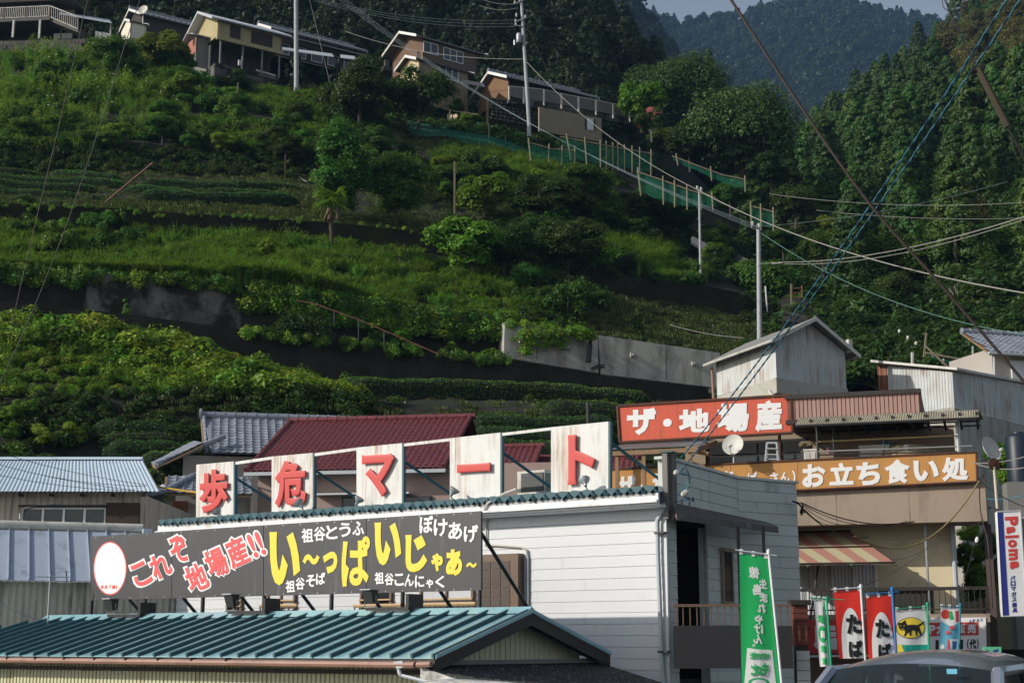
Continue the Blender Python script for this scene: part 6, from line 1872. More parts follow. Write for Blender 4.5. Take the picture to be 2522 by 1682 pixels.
# deck house, top left
DF = Fr(P(122, 42, 128), 6)
dh = thing('deck_house', 'dark house with a white-railed deck on posts at the top left', 'house', DF(-3, 3, P(60, 96, 128).z))
zdk = DF.uz(122, 42)[1]
zr1 = DF.uz(122, 15)[1]
uLf = -9
obj('deck', MB().box(DF, uLf, .1, -.1, 4, zdk - .35, zdk), M('deck_concrete', (.12, .11, .10), r=.9), dh)
obj('top_rail', MB().box(DF, uLf, 0, -.05, .05, zr1 - .05, zr1 + .03), dirty_w, dh)
obj('bottom_rail', MB().box(DF, uLf, 0, -.03, .03, zdk + .05, zdk + .1), dirty_w, dh)
for i in range(50):
    u = uLf + .1 + i * .178
    obj('baluster', MB().box(DF, u, u + .05, -.02, .02, zdk + .1, zr1 - .05), dirty_w, dh)
for u in (-8.8, -6.6, -4.4, -2.25, -.05):
    obj('rail_post', MB().box(DF, u - .06, u + .06, -.06, .06, zdk - .1, zr1 + .05), M('brown_post', (.15, .11, .09)) if u < -8.7 else MATS['brown_post'], dh)
a_, b_ = [V((0, 0, 0)) + P(122, 42, 128), P(192, 72, 127)], [P(122, 15, 128), P(192, 42, 127)]
obj('stair_rail', MB().tube([b_[0], b_[1]], .05, 5).tube([a_[0], a_[1]], .05, 5), dirty_w, dh)
for i in range(15):
    f = i / 14
    obj('baluster', MB().tube([a_[0].lerp(a_[1], f), b_[0].lerp(b_[1], f)], .025, 4), dirty_w, dh)
obj('stair_slab', MB().prism([a_[0] + V((0, .1, 0)), a_[1] + V((0, .1, 0)), a_[1] + V((0, .1, -.3)), a_[0] + V((0, .1, -.35))], (0, 1.2, 0)), MATS['deck_concrete'], dh)
for x, y1 in ((33, 93), (98, 96)):
    p = P(x, 70, 128)
    obj('post', MB().box(Fr(p, 6), -.09, .09, -.09, .09, P(x, y1, 128).z, zdk - .35), dirty_w, dh)
obj('house_wall', MB().box(DF, uLf, 1, 3.0, 3.2, zdk, zdk + 3.5), hb_wall, dh)
obj('glass_front', MB().box(DF, uLf, -.5, 2.9, 2.98, zdk + .1, zdk + 1.9), winglass, dh)
obj('roof', MB().box(DF, uLf, 1.8, .8, 6, zdk + 2.0, zdk + 2.3), dk_wood, dh)
obj('under_wall', MB().box(DF, uLf, 2.5, 2.5, 2.7, zdk - 3, zdk - .3), moss_w, dh)
obj('white_sheet', MB().box(DF, -.2, 1.6, 1.6, 1.65, P(120, 96, 128).z, P(120, 66, 128).z), M('white_sheet', (.5, .5, .5), r=.8), dh)
wf2 = thing('block_wall', 'dark block retaining wall under the white-railed deck', 'wall', P(80, 155, 127.5))
BW = Fr(P(205, 97, 127), 4)
zt_, zb_ = BW.uz(100, 97)[1], BW.uz(100, 160)[1]
obj('core', MB().box(BW, -14, .2, .1, .6, zb_ - 1, zt_ + .02), moss_w, wf2)
bm_ = [mesh_from('stone', MB().box(Fr((0, 0), 0), -.3, .3, -.1, .12, -.19, .19), rub, V((0, 0, 0)))]
for r in range(6):
    for c in range(13):
        p = BW(-8.1 + c * .64 + (r % 2) * .32, .1 + rn.uniform(-.03, .03), zb_ + .2 + r * .4)
        inst('stone', bm_[0], wf2, basis(p, BW.d, BW.n, V((0, 0, 1))))
# low tin-roofed shed between
tr_ = thing('tin_roof_shed', 'open shed with a thin bright tin roof right of the deck stair', 'shed', P(220, 97, 129))
obj('roof', MB().prism([P(147, 36, 128), P(275, 58, 128), P(270, 51, 131), P(147, 30, 131)], (0, 0, .06)), wht_rf, tr_)
obj('front_board', MB().prism([P(235, 97, 128.2), P(272, 97, 128.2), P(272, 84, 128.2), P(235, 77, 128.2)], (0, .15, 0)), M('grey_white_board', (.42, .42, .42)), tr_)
for x in (150, 222, 272):
    obj('post', MB().tube([P(x, 100, 128.5), P(x, 40 + (x - 150) * .13, 128.5)], .07, 5), dirty_w if x > 250 else dk_wood, tr_)
# gravestone-like pillar and net poles beside the peach tree
gp = thing('stone_pillar', 'grey stone pillar before the beige lower wing', 'pillar', P(952, 175, 124))
obj('base', MB().box(Fr(P(952, 175, 124), -20), -.4, .4, -.4, .4, P(952, 178, 124).z, P(952, 168, 124).z), rub, gp)
obj('shaft', MB().box(Fr(P(952, 175, 124), -20), -.2, .2, -.2, .2, P(952, 168, 124).z, P(952, 150, 124).z), rub, gp)

# ================================================================ utility poles
polec = M('pole_concrete', (.36, .38, .40), r=.7, var=.06, dirt=(.25, .26, .27), damt=.3)
def upole(label, px0, py0, px1, py1, Y, r0, r1, cross=(), extra=None, name='utility_pole', mt=None):
    b, t_ = P(px0, py0, Y), P(px1, py1, Y)
    o = thing(name, label, 'utility pole', b)
    obj('shaft', MB().tube([b - V((0, 0, 1.2)), b, b.lerp(t_, .5), t_], r0, 10, r1=r1), mt or polec, o, smooth=True)
    for i in range(8):
        f = .25 + i * .08
        c = b.lerp(t_, f)
        s = 1 if i % 2 else -1
        if name == 'utility_pole': obj('step', MB().tube([c, c + V((s * (r0 + .15), 0, 0))], .015, 4), galv, o)
    for (x0, y0, x1, y1, ins) in cross:
        a, c = P(x0, y0, Y - .15), P(x1, y1, Y - .15)
        arm = obj('crossarm', MB().tube([a, c], .06, 5), galv, o)
        for f in ins:
            q = a.lerp(c, f)
            obj('insulator', MB().lathe(q, (0, 0, 1), [(.03, 0), (.09, .05), (.06, .12), (.09, .16), (.05, .26), (0, .27)], 8), dirty_w, arm, smooth=True)
    return o
upole('tall grey concrete pole beside the yellow house', 730, 212, 729, -60, 128, .24, .19, [(712, -40, 748, -42, (.1, .9))])
pB = upole('concrete pole with crossarms and transformer beside the silver-roofed house', 1303, 304, 1283, -14, 120, .2, .13, [(1265, 11, 1295, -1, (.1, .5, .9)), (1267, 56, 1297, 44, (.1, .9)), (1266, 63, 1290, 66, (.2,))])
c = P(1278, 95, 119.8)
obj('transformer', MB().lathe(c, (0, 0, 1), [(0, .45), (.2, .43), (.24, .35), (.24, -.35), (.2, -.42), (0, -.43)], 12), galv, pB, smooth=True)
obj('bracket', MB().tube([P(1263, 106, 119.8), P(1290, 104, 119.8)], .06, 5).tube([P(1267, 112, 119.8), P(1267, 100, 119.8)], .08, 6), galv, pB)
obj('cable_box', MB().lathe(P(1272, 38, 119.8), (0, 0, 1), [(0, .2), (.08, .15), (.08, -.15), (0, -.2)], 8), dirty_w, pB)
pC = upole('slim grey pole rising behind the stilted shed', 1871, 835, 1868, 552, 84, .17, .12, [(1852, 556, 1872, 562, (.1, .9))])
obj('branch_arm', MB().tube([P(1869, 650, 83.8), P(1927, 647, 83.8)], .02, 4).tube([P(1902, 650, 83.8), P(1927, 647, 83.8)], .05, 6), dirty_w, pC)
upole('thin galvanised pole among the trees above the mown bank', 1725, 642, 1722, 463, 96, .1, .07, [(1714, 466, 1730, 472, (.2, .8))], name='utility_pole')
def stake(label, x, y0, y1, Y=None, r=.05, mt=None, x1=None):
    mt = mt or MATS.get('stake_bamboo') or M('stake_bamboo', (.16, .135, .09), r=.8, var=.3)
    g_ = ground_at(x, y0)
    Y = Y or (g_.y - .3 if g_ else 90)
    b, t_ = P(x, y0, Y), P(x1 or x, y1, Y)
    return obj('garden_stake', MB().tube([b - V((0, 0, .3)), t_], r, 5), mt or wood_l, None, label, 'stake', 'stakes on the slope')
stake('tall bamboo stake between the round bush and the grassy spur', 1120, 545, 398, r=.07)
stake('pale stake on the bare bank below the yellow house', 583, 287, 205, r=.07, x1=586)
stake('short pale stake holding the hose on the weedy slope', 637, 338, 306, r=.06)
stake('rust-brown stake above the tea terrace', 703, 440, 380, r=.05, mt=rustm)
stake('short blue-white stake in the weeds under the block wall', 112, 196, 174, r=.09, mt=white_pt)
stake('short post with a cap at the foot of the parapet slabs', 1890, 765, 705, r=.05, mt=white_pt, x1=1885)
stake('weathered post by the rusty gate', 1949, 768, 699, 96, .07)
stake('leaning bamboo pole above the green net at the right', 2275, 865, 820, 72, .06, x1=2282)
stake('white post behind the long shed', 2247, 898, 868, 68, .07, dirty_w)
stake('thin post right of the green net', 2396, 885, 853, 70, .05, polec)
# red water pipe on the slope
redp = M('red_brown_pipe', (.17, .075, .055), r=.6, var=.15)
def pipe_on(label, pts, Y, r=.06, legs=()):
    o = thing('water_pipe', label, 'pipe', P(pts[0][0], pts[0][1] + 10, Y))
    obj('pipe', MB().tube([P(x, y, Y) for x, y in pts], r, 6), redp, o)
    for x, y0, y1 in legs:
        obj('pipe_stand', MB().tube([P(x, y0, Y + .02), P(x, y1, Y + .02)], .025, 5), MATS['dim_parapet_concrete'], o)
    return o
pipe_on('red-brown water pipe bent over the upper tea terrace', [(376, 402), (330, 440), (258, 500), (262, 505), (290, 509), (310, 520), (345, 545), (385, 568), (416, 588)], 85.5, .055, [(322, 446, 458), (343, 430, 445), (382, 566, 580)])
pipe_on('rusty pipe rail slanting down the overgrown wall', [(728, 739), (780, 750), (885, 788), (990, 833), (1080, 872)], 73.2, .03, [(883, 788, 838), (946, 815, 846), (823, 764, 800)])

# ================================================================ green nets
netg = M('green_net', (.02, .22, .13), r=.8, var=.2, dirt=(.03, .35, .22), damt=.3, dst=(3, 3, .5))
ntn = netg.node_tree
trn = ntn.nodes.new('ShaderNodeBsdfTransparent')
mxn = ntn.nodes.new('ShaderNodeMixShader')
bb = ntn.nodes['Principled BSDF']
tl = ntn.nodes.new('ShaderNodeBsdfTranslucent'); tl.inputs[0].default_value = (.02, .25, .14, 1)
mx2 = ntn.nodes.new('ShaderNodeMixShader'); mx2.inputs[0].default_value = .35
ntn.links.new(bb.outputs[0], mx2.inputs[1]); ntn.links.new(tl.outputs[0], mx2.inputs[2])
ntn.links.new(mx2.outputs[0], mxn.inputs[1]); ntn.links.new(trn.outputs[0], mxn.inputs[2])
mxn.inputs[0].default_value = .42
ntn.links.new(mxn.outputs[0], ntn.nodes['Material Output'].inputs[0])
bamboo = M('bamboo_pole', (.27, .23, .15), r=.7, var=.2)
def netpanel(par, q, n=6, sag=.12, name='net'):
    a, b, c, d = q
    mb = MB().grid(lambda u, v: a.lerp(b, u).lerp(d.lerp(c, u), v) + V((0, .0, -sag * math.sin(math.pi * u * n) ** 2 * v + .05 * math.sin(9 * u + 5 * v))), 24, 5)
    return obj(name, mb, netg, par, smooth='all')
def gY(x, y, d=-.3):
    g_ = ground_at(x, y)
    return (g_.y if g_ else 112) + d
n1 = thing('draped_net', 'green net draped over the slope below the peach tree', 'net', ground_at(1150, 370))
q_ = [(1010, 300), (1190, 320), (1205, 352), (1300, 362), (1310, 388), (1200, 372), (1110, 345), (1020, 330)]
mb = MB()
def dn(u, v):
    x = 1005 + 300 * u
    yt = 296 + 14 * u + (40 * max(0, u - .62) / .38) + 8 * math.sin(u * 9)
    yb = 322 + 62 * u + 6 * math.sin(u * 14)
    y = yt + (yb - yt) * v
    return P(x, y, gY(x, y + 8, -.9 - .3 * math.sin(u * 30) * v))
obj('net', MB().grid(dn, 30, 5), netg, n1, smooth='all')
for x, y0, y1 in ((1204, 352, 305), (1245, 356, 332), (1108, 304, 272), (1178, 306, 278)):
    obj('pole', MB().tube([P(x, y0, gY(x, y0)), P(x, y1, gY(x, y0))], .05, 5), bamboo, n1)
obj('pale_rail', MB().tube([P(1105, 272, 116), P(1175, 283, 116)], .05, 5), bamboo, n1)
def netframe(label, tops, bots, Y0, Y1, posts, rail=True, rY=None):
    """tops/bots: photo px outline along the frame; Y0..Y1 distance at its two ends"""
    L = len(tops)
    T_ = [P(x, y, Y0 + (Y1 - Y0) * i / (L - 1)) for i, (x, y) in enumerate(tops)]
    B_ = [P(x, y, Y0 + (Y1 - Y0) * i / (L - 1)) for i, (x, y) in enumerate(bots)]
    o = thing('net_frame', label, 'net frame', B_[L // 2], 'bamboo frames hung with green net')
    for i in range(L - 1):
        netpanel(o, (B_[i], B_[i + 1], T_[i + 1], T_[i]), 2, .05)
    obj('top_rail', MB().tube([p - V((0, .06, 0)) for p in T_], .055, 5), bamboo, o)
    for f in posts:
        k = min(int(f * (L - 1)), L - 2); g_ = f * (L - 1) - k
        t_, b_ = T_[k].lerp(T_[k + 1], g_), B_[k].lerp(B_[k + 1], g_)
        obj('pole', MB().tube([b_ - V((0, .1, .3)), t_ + V((0, -.1, .35))], .05, 5), bamboo, o)
    return o
netframe('small low net frame left of the tall net frame', [(1299, 351), (1358, 368), (1418, 372)], [(1305, 388), (1356, 394), (1418, 408)], 108, 109.5, (.02, .45, .72, .98))
netframe('tall long net frame behind the bamboo poles', [(1381, 338), (1470, 355), (1530, 366), (1608, 380)], [(1395, 385), (1470, 405), (1530, 415), (1607, 425)], 112, 114, (.05, .22, .38, .46, .55, .62, .7, .78, .86, .98))
netframe('sloping net frame running down towards the thin pole', [(1566, 423), (1640, 448), (1700, 470), (1762, 487)], [(1574, 472), (1640, 498), (1700, 510), (1765, 510)], 104, 104, (.02, .3, .45, .62, .8, .95))
netframe('dim net frame with blue sheet among trees on the right', [(1655, 385), (1720, 410), (1780, 432), (1838, 444)], [(1660, 396), (1722, 424), (1782, 452), (1838, 466)], 118, 118, (.05, .5, .98))
netframe('small net frame at the top of the slim grey pole', [(1845, 508), (1880, 516), (1910, 525)], [(1847, 552), (1880, 560), (1910, 560)], 100, 100, (.05, .4, .9))
netframe('green net slung between posts beside the right-hand house', [(2278, 870), (2360, 885), (2440, 893)], [(2360, 915), (2400, 918), (2452, 920)], 69, 69, (.0, .98))
# ================================================================ vegetation
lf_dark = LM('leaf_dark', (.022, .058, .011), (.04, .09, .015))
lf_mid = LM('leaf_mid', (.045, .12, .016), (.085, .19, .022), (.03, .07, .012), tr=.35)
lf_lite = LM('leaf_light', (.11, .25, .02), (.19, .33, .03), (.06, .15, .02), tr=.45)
lf_yel = LM('leaf_yellowgreen', (.17, .26, .022), (.26, .32, .04), (.10, .18, .02), tr=.42)
lf_tea = LM('leaf_tea', (.06, .18, .018), (.105, .26, .028), tr=.2, rnd=.2)
lf_ced = LM('needle_cedar', (.032, .085, .018), (.065, .135, .024), (.09, .13, .025), tr=.3)
lf_oliv = LM('leaf_olive', (.10, .105, .025), (.15, .13, .035), (.06, .085, .018))
lf_cam = LM('leaf_camphor', (.04, .085, .02), (.07, .115, .028), (.03, .06, .016))
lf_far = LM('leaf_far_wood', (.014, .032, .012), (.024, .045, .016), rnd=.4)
gr_long = LM('grass_long', (.085, .20, .022), (.16, .29, .035), (.18, .27, .04), tr=.45)
gr_dry = LM('grass_cut', (.09, .15, .035), (.14, .15, .06), (.06, .11, .02), tr=.2)
lf_pink = LM('blossom_pink', (.6, .17, .24), (.68, .25, .33), tr=.3, rnd=.1)
lf_brown = LM('dry_brush', (.06, .04, .022), (.08, .055, .03), (.04, .045, .018), tr=.1)
bark = M('bark', (.07, .055, .04), r=.95, var=.4, sc=3)
bark_g = M('grey_bark', (.16, .15, .13), r=.95, var=.3, sc=3)
RNG = np.random.default_rng(11)
def unit(a): return a / np.maximum(np.linalg.norm(a, axis=1, keepdims=True), 1e-9)
def leaf_quads(pos, nrm, L, Wd, rng, droop=0.):
    """one pointed leaf (a rhombus of two triangles) per position, lying roughly across nrm"""
    n = len(pos)
    r = unit(rng.normal(size=(n, 3)))
    t = np.cross(nrm, r); t = unit(t)
    t[:, 2] -= droop; t = unit(t)
    b = unit(np.cross(nrm, t))
    L = np.broadcast_to(L, (n,))[:, None]; Wd = np.broadcast_to(Wd, (n,))[:, None]
    v = np.stack([pos - t * L / 2, pos + b * Wd / 2 + nrm * Wd * .15, pos + t * L / 2, pos - b * Wd / 2 + nrm * Wd * .15], 1)
    return v.reshape(-1, 3)
def quadmesh(name, vs, mat, extra=None):
    me = bpy.data.meshes.new(name)
    n = len(vs) // 4
    me.vertices.add(len(vs)); me.vertices.foreach_set('co', vs.astype(np.float32).ravel())
    me.loops.add(len(vs)); me.loops.foreach_set('vertex_index', np.arange(len(vs), dtype=np.int32))
    me.polygons.add(n); me.polygons.foreach_set('loop_start', np.arange(0, len(vs), 4, dtype=np.int32))
    me.materials.append(mat)
    me.update(calc_edges=True)
    return me
def blob_leaves(rng, n, centers, radii, L, Wd, up=.35, droop=.1):
    k = len(centers)
    pr = np.array(radii) ** 2; pr = pr / pr.sum()
    ix = rng.choice(k, n, p=pr)
    d = unit(rng.normal(size=(n, 3)))
    d[:, 2] = np.where(d[:, 2] < -.35, -d[:, 2], d[:, 2])
    rr = np.array(radii)[ix] * rng.uniform(.72, 1.08, n)
    pos = np.array(centers)[ix] + d * rr[:, None]
    nrm = unit(d + rng.normal(size=(n, 3)) * .55 + np.array([0, 0, up]))
    s = rng.uniform(.7, 1.3, n)
    return leaf_quads(pos, nrm, L * s, Wd * s, rng, droop)
def mk_round(seed, H, W, n, L, mat, k=16, low=.22, flat=1.):
    rng = np.random.default_rng(seed)
    cs, rs = [], []
    for i in range(k):
        d = unit(rng.normal(size=(1, 3)))[0]
        f = rng.uniform(.45, .8)
        cs.append((d[0] * W / 2 * f, d[1] * W / 2 * f, H * (low + (1 - low) / 2) + d[2] * H * (1 - low) / 2 * f * flat))
        rs.append(W * rng.uniform(.13, .22))
    return quadmesh('crown', np.concatenate([blob_leaves(rng, n, cs, rs, L, L * .55), blob_leaves(rng, n // 4, cs, [r * .6 for r in rs], L * 1.8, L * 1.2)]), mat)
def mk_conic(seed, H, W, n, L, mat, k=26):
    rng = np.random.default_rng(seed)
    cs, rs = [], []
    for i in range(k):
        z = rng.uniform(.08, .93)
        r = (1 - z) ** .7 * W / 2 * rng.uniform(.35, .85)
        a = rng.uniform(0, 6.28)
        cs.append((r * math.cos(a), r * math.sin(a), z * H)); rs.append(W * (.10 + .16 * (1 - z)))
    return quadmesh('crown', np.concatenate([blob_leaves(rng, n, cs, rs, L, L * .5, .4), blob_leaves(rng, n // 4, [(0, 0, H * z) for z in (.15, .3, .45, .6, .75)], [W * .3, W * .28, W * .22, W * .16, W * .1], L * 2, L * 1.3)]), mat)
def mk_cedar(seed, H, W, n, mat, L=.62):
    rng = np.random.default_rng(seed)
    k = 190 if n > 3000 else 130
    out = []
    z = rng.uniform(.06, 1., k) ** .9
    for zi in z:
        R = W / 2 * ((1 - zi) ** .62) * rng.uniform(.6, 1.08) + .08
        a = rng.uniform(0, 6.28)
        c = np.array([R * math.cos(a), R * math.sin(a), zi * H])
        m = max(4, int(n / k))
        rad_ = .35 + .6 * (1 - zi)
        d = unit(rng.normal(size=(m, 3)))
        pos = c + d * rad_ * rng.uniform(.4, 1.05, (m, 1)) * np.array([1, 1, .75])
        nrm = unit(d + np.array([math.cos(a) * .6, math.sin(a) * .6, .25]) + rng.normal(size=(m, 3)) * .3)
        out.append(leaf_quads(pos, nrm, L * rng.uniform(.6, 1.2, m), L * .42 * rng.uniform(.7, 1.2, m), rng, .35))
    return quadmesh('crown', np.concatenate(out), mat)
def mk_grass(seed, n, L, spread, mat, lean=.9, wid=.022):
    rng = np.random.default_rng(seed)
    vs = []
    for i in range(n):
        a = rng.uniform(0, 6.28); r = spread * math.sqrt(rng.uniform())
        b = np.array([r * math.cos(a), r * math.sin(a), -.05])
        a2 = a + rng.normal() * .7
        o = np.array([math.cos(a2), math.sin(a2), 0]); l = L * rng.uniform(.6, 1.15); k = lean * rng.uniform(.35, 1.1)
        s = np.array([-o[1], o[0], 0]) * wid * rng.uniform(.7, 1.4)
        p1 = b + o * l * .22 * k + np.array([0, 0, l * .55]); p2 = b + o * l * .75 * k + np.array([0, 0, l * (.95 - .55 * k)])
        vs += [b - s, b + s, p1 + s, p1 - s, p1 - s, p1 + s, p2 + s * .15, p2 - s * .15]
    return quadmesh('grass', np.array(vs), mat)
def mk_clump(seed, n, R, H, L, mat, up=.5):
    rng = np.random.default_rng(seed)
    k = 7
    cs = [(R * .6 * math.cos(a) * f, R * .6 * math.sin(a) * f, H * rng.uniform(.2, .6)) for a, f in zip(rng.uniform(0, 6.28, k), rng.uniform(.2, 1, k))]
    return quadmesh('clump', blob_leaves(rng, n, cs, list(rng.uniform(.3, .5, k) * R), L, L * .6, up), mat)
def mk_weed(seed, n, H, mat):
    rng = np.random.default_rng(seed)
    out = []
    for i in range(n):
        b = rng.normal(size=2) * .22; h = H * rng.uniform(.55, 1.1)
        m = 16
        z = np.linspace(.1, 1, m) * h
        pos = np.stack([b[0] + rng.normal(size=m) * .06, b[1] + rng.normal(size=m) * .06, z], 1)
        nrm = unit(rng.normal(size=(m, 3)) + np.array([0, 0, .6]))
        out.append(leaf_quads(pos, nrm, .17 * rng.uniform(.6, 1.2, m), .05, rng, .2))
    return quadmesh('weed', np.concatenate(out), mat)

def scatter(name, label, meshes, pts, cat='plants', kind='stuff'):
    """ground cover: copies of the plant meshes over points (position, euler, scale); one object per plant mesh"""
    for k, me in enumerate(meshes):
        sel = pts[k::len(meshes)]
        if not sel: continue
        src = bpy.data.objects.new(name + '_plant', me)
        pm = bpy.data.meshes.new(name)
        pm.from_pydata([p for p, r, s in sel], [], [])
        at = pm.attributes.new('rot', 'FLOAT_VECTOR', 'POINT'); at.data.foreach_set('vector', np.array([r for p, r, s in sel], dtype=np.float32).ravel())
        at = pm.attributes.new('scl', 'FLOAT_VECTOR', 'POINT'); at.data.foreach_set('vector', np.array([(s if hasattr(s, '__len__') else (s, s, s)) for p, r, s in sel], dtype=np.float32).ravel())
        o = bpy.data.objects.new(name, pm)
        COL.objects.link(o)
        setp(o, label, cat, None, kind)
        ng = bpy.data.node_groups.new('spread', 'GeometryNodeTree')
        ng.interface.new_socket('Geometry', in_out='INPUT', socket_type='NodeSocketGeometry')
        ng.interface.new_socket('Geometry', in_out='OUTPUT', socket_type='NodeSocketGeometry')
        gi, go = ng.nodes.new('NodeGroupInput'), ng.nodes.new('NodeGroupOutput')
        ip = ng.nodes.new('GeometryNodeInstanceOnPoints')
        oi = ng.nodes.new('GeometryNodeObjectInfo'); oi.inputs['Object'].default_value = src; oi.inputs['As Instance'].default_value = True
        na = ng.nodes.new('GeometryNodeInputNamedAttribute'); na.data_type = 'FLOAT_VECTOR'; na.inputs['Name'].default_value = 'rot'
        ns = ng.nodes.new('GeometryNodeInputNamedAttribute'); ns.data_type = 'FLOAT_VECTOR'; ns.inputs['Name'].default_value = 'scl'
        L_ = ng.links.new
        L_(gi.outputs[0], ip.inputs['Points']); L_(oi.outputs['Geometry'], ip.inputs['Instance'])
        L_(na.outputs['Attribute'], ip.inputs['Rotation']); L_(ns.outputs['Attribute'], ip.inputs['Scale'])
        L_(ip.outputs[0], go.inputs[0])
        md = o.modifiers.new('spread', 'NODES'); md.node_group = ng
rv_ = random.Random(77)
def vn(x, y):      # cheap smooth variation over the ground
    return .5 + .25 * math.sin(x * .31 + 1.3 * math.sin(y * .23)) + .25 * math.sin(y * .41 + 1.7 * math.sin(x * .19 + 2))
def patch(px0, px1, r0, r1, dens, s0, s1, thr=0., lift=0.):
    """points on the hillside between two contour rows and two picture columns; dens per square metre"""
    a, b, c = T(r0, px0), T(r0, px1), T(r1, px0)
    area = (b - a).length * max((c - a).length, .3)
    out = []
    for _ in range(int(area * dens)):
        px, r = rv_.randint(int(px0), int(px1)), rv_.uniform(r0, r1)
        p = T(r, px)
        v = vn(p.x, p.y + p.z)
        if v < thr: continue
        p.z += lift
        s = (s0 + (s1 - s0) * (v ** 1.5) * rv_.uniform(.55, 1.6)) * rv_.uniform(.9, 1.15)
        out.append((p, (rv_.uniform(-.12, .12), rv_.uniform(-.12, .12), rv_.uniform(0, 6.28)), s))
    return out
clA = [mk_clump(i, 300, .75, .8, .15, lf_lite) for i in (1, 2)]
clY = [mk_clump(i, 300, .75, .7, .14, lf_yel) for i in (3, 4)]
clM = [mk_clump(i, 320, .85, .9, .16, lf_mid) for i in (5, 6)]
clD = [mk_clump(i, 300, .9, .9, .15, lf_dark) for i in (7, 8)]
kud = [mk_clump(i, 190, 1.0, .55, .26, lf_lite, .8) for i in (9, 10)]
grs = [mk_grass(i, 90, 1.15, .4, gr_long) for i in (1, 2)]
pam = [mk_grass(i, 150, 2.0, .5, gr_long, .8, .03) for i in (3,)]
wee = [mk_weed(i, 16, 1.5, lf_lite) for i in (1, 2)]
cut = [mk_grass(i, 60, .3, .5, gr_dry, 1.1, .02) for i in (5, 6)]
dry = [mk_grass(i, 60, .4, .5, lf_brown, 1.2, .02) for i in (7,)]
# --- lit mound of shrubs below the path wall
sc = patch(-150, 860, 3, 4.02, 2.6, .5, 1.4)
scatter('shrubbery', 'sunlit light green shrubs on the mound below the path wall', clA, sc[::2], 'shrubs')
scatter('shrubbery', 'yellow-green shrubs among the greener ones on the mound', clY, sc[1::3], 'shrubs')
scatter('grass', 'bright grass on the top of the mound under the path wall', grs, patch(-150, 760, 3.0, 4.05, 2.2, .45, .85), 'grass')
scatter('weeds', 'upright weeds standing out of the sunlit mound', wee, patch(-150, 840, 3.1, 3.9, .12, .5, 1.0, .4), 'weeds')
scatter('pampas_grass', 'arching grass clumps on the bank above the path walls', pam, patch(150, 1330, 7.05, 7.9, .3, .45, .8, .3), 'grass')
scatter('weeds', 'leafy weeds among the long grass of the bank', wee + clY, patch(-100, 1330, 7.05, 7.95, .3, .4, .9, .3), 'weeds')
# --- dark leafy bank and the ground of the lower tea rows
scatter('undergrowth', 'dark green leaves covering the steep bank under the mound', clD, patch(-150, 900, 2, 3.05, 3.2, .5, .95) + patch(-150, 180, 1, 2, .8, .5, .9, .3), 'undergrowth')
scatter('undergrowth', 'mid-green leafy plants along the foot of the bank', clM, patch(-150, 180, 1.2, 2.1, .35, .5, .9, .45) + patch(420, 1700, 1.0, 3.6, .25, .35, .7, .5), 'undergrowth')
scatter('cut_grass', 'thin dry grass between the lower tea rows', cut, patch(300, 1800, 1.0, 3.95, 1.6, .7, 1.2), 'grass')
scatter('undergrowth', 'green bank behind the eating house at the right', clM, patch(2280, 2700, .55, 3.9, 1.2, .6, 1.2), 'undergrowth')
scatter('grass', 'long grass on the bank at the right', grs, patch(2280, 2700, .7, 3.5, .4, .7, 1.2, .4), 'grass')
scatter('undergrowth', 'rough green cover on the slope behind the corrugated sheds', clM, patch(2040, 2750, 3.9, 8.5, 1.1, .6, 1.3), 'undergrowth')
# --- grassy bank above the path walls
scatter('grass', 'long arching grass hanging over the walls', grs, patch(-150, 1330, 7.02, 7.98, 1.5, .7, 1.25), 'grass')
scatter('grass', 'grass spilling over the top of the path walls', grs, patch(-150, 1250, 6.985, 7.03, 26., .7, 1.5, 0, .1), 'grass')
scatter('undergrowth', 'leafy shrubs among the long grass above the walls', clM, patch(-150, 700, 7.1, 7.95, .55, .5, 1.0, .35) + patch(700, 1350, 7.1, 7.9, .25, .5, 1., .4), 'undergrowth')
scatter('shrubbery', 'light green shrubs below the upper terrace wall', clA, patch(-150, 700, 7.35, 7.95, .35, .5, .95, .4), 'shrubs')
scatter('kudzu', 'kudzu leaves creeping over the pale concrete slabs', kud, patch(1150, 1440, 7.0, 7.35, 1.8, .5, .9) + patch(1262, 1300, 6.6, 7.0, 3, .3, .5) + patch(1250, 1420, 6.95, 7.08, 6, .4, .8), 'creeper')
kp = []
for _ in range(95):
    x = rv_.uniform(1246, 1462)
    y = 800 + (x - 1243) * .14 - 8 + abs(rv_.gauss(0, 1)) * (26 if 1255 < x < 1400 else 7)
    if rv_.random() < .25: x, y = rv_.gauss(1296, 9), rv_.uniform(800, 880)
    kp.append((TF.pt(x, y, -.05 if y > 815 else .5), (rv_.uniform(.6, 1.3), 0, rv_.uniform(-.5, .5)), rv_.uniform(.2, .45)))
scatter('kudzu', 'kudzu hanging over the left end of the pale concrete slabs', kud, kp, 'creeper')
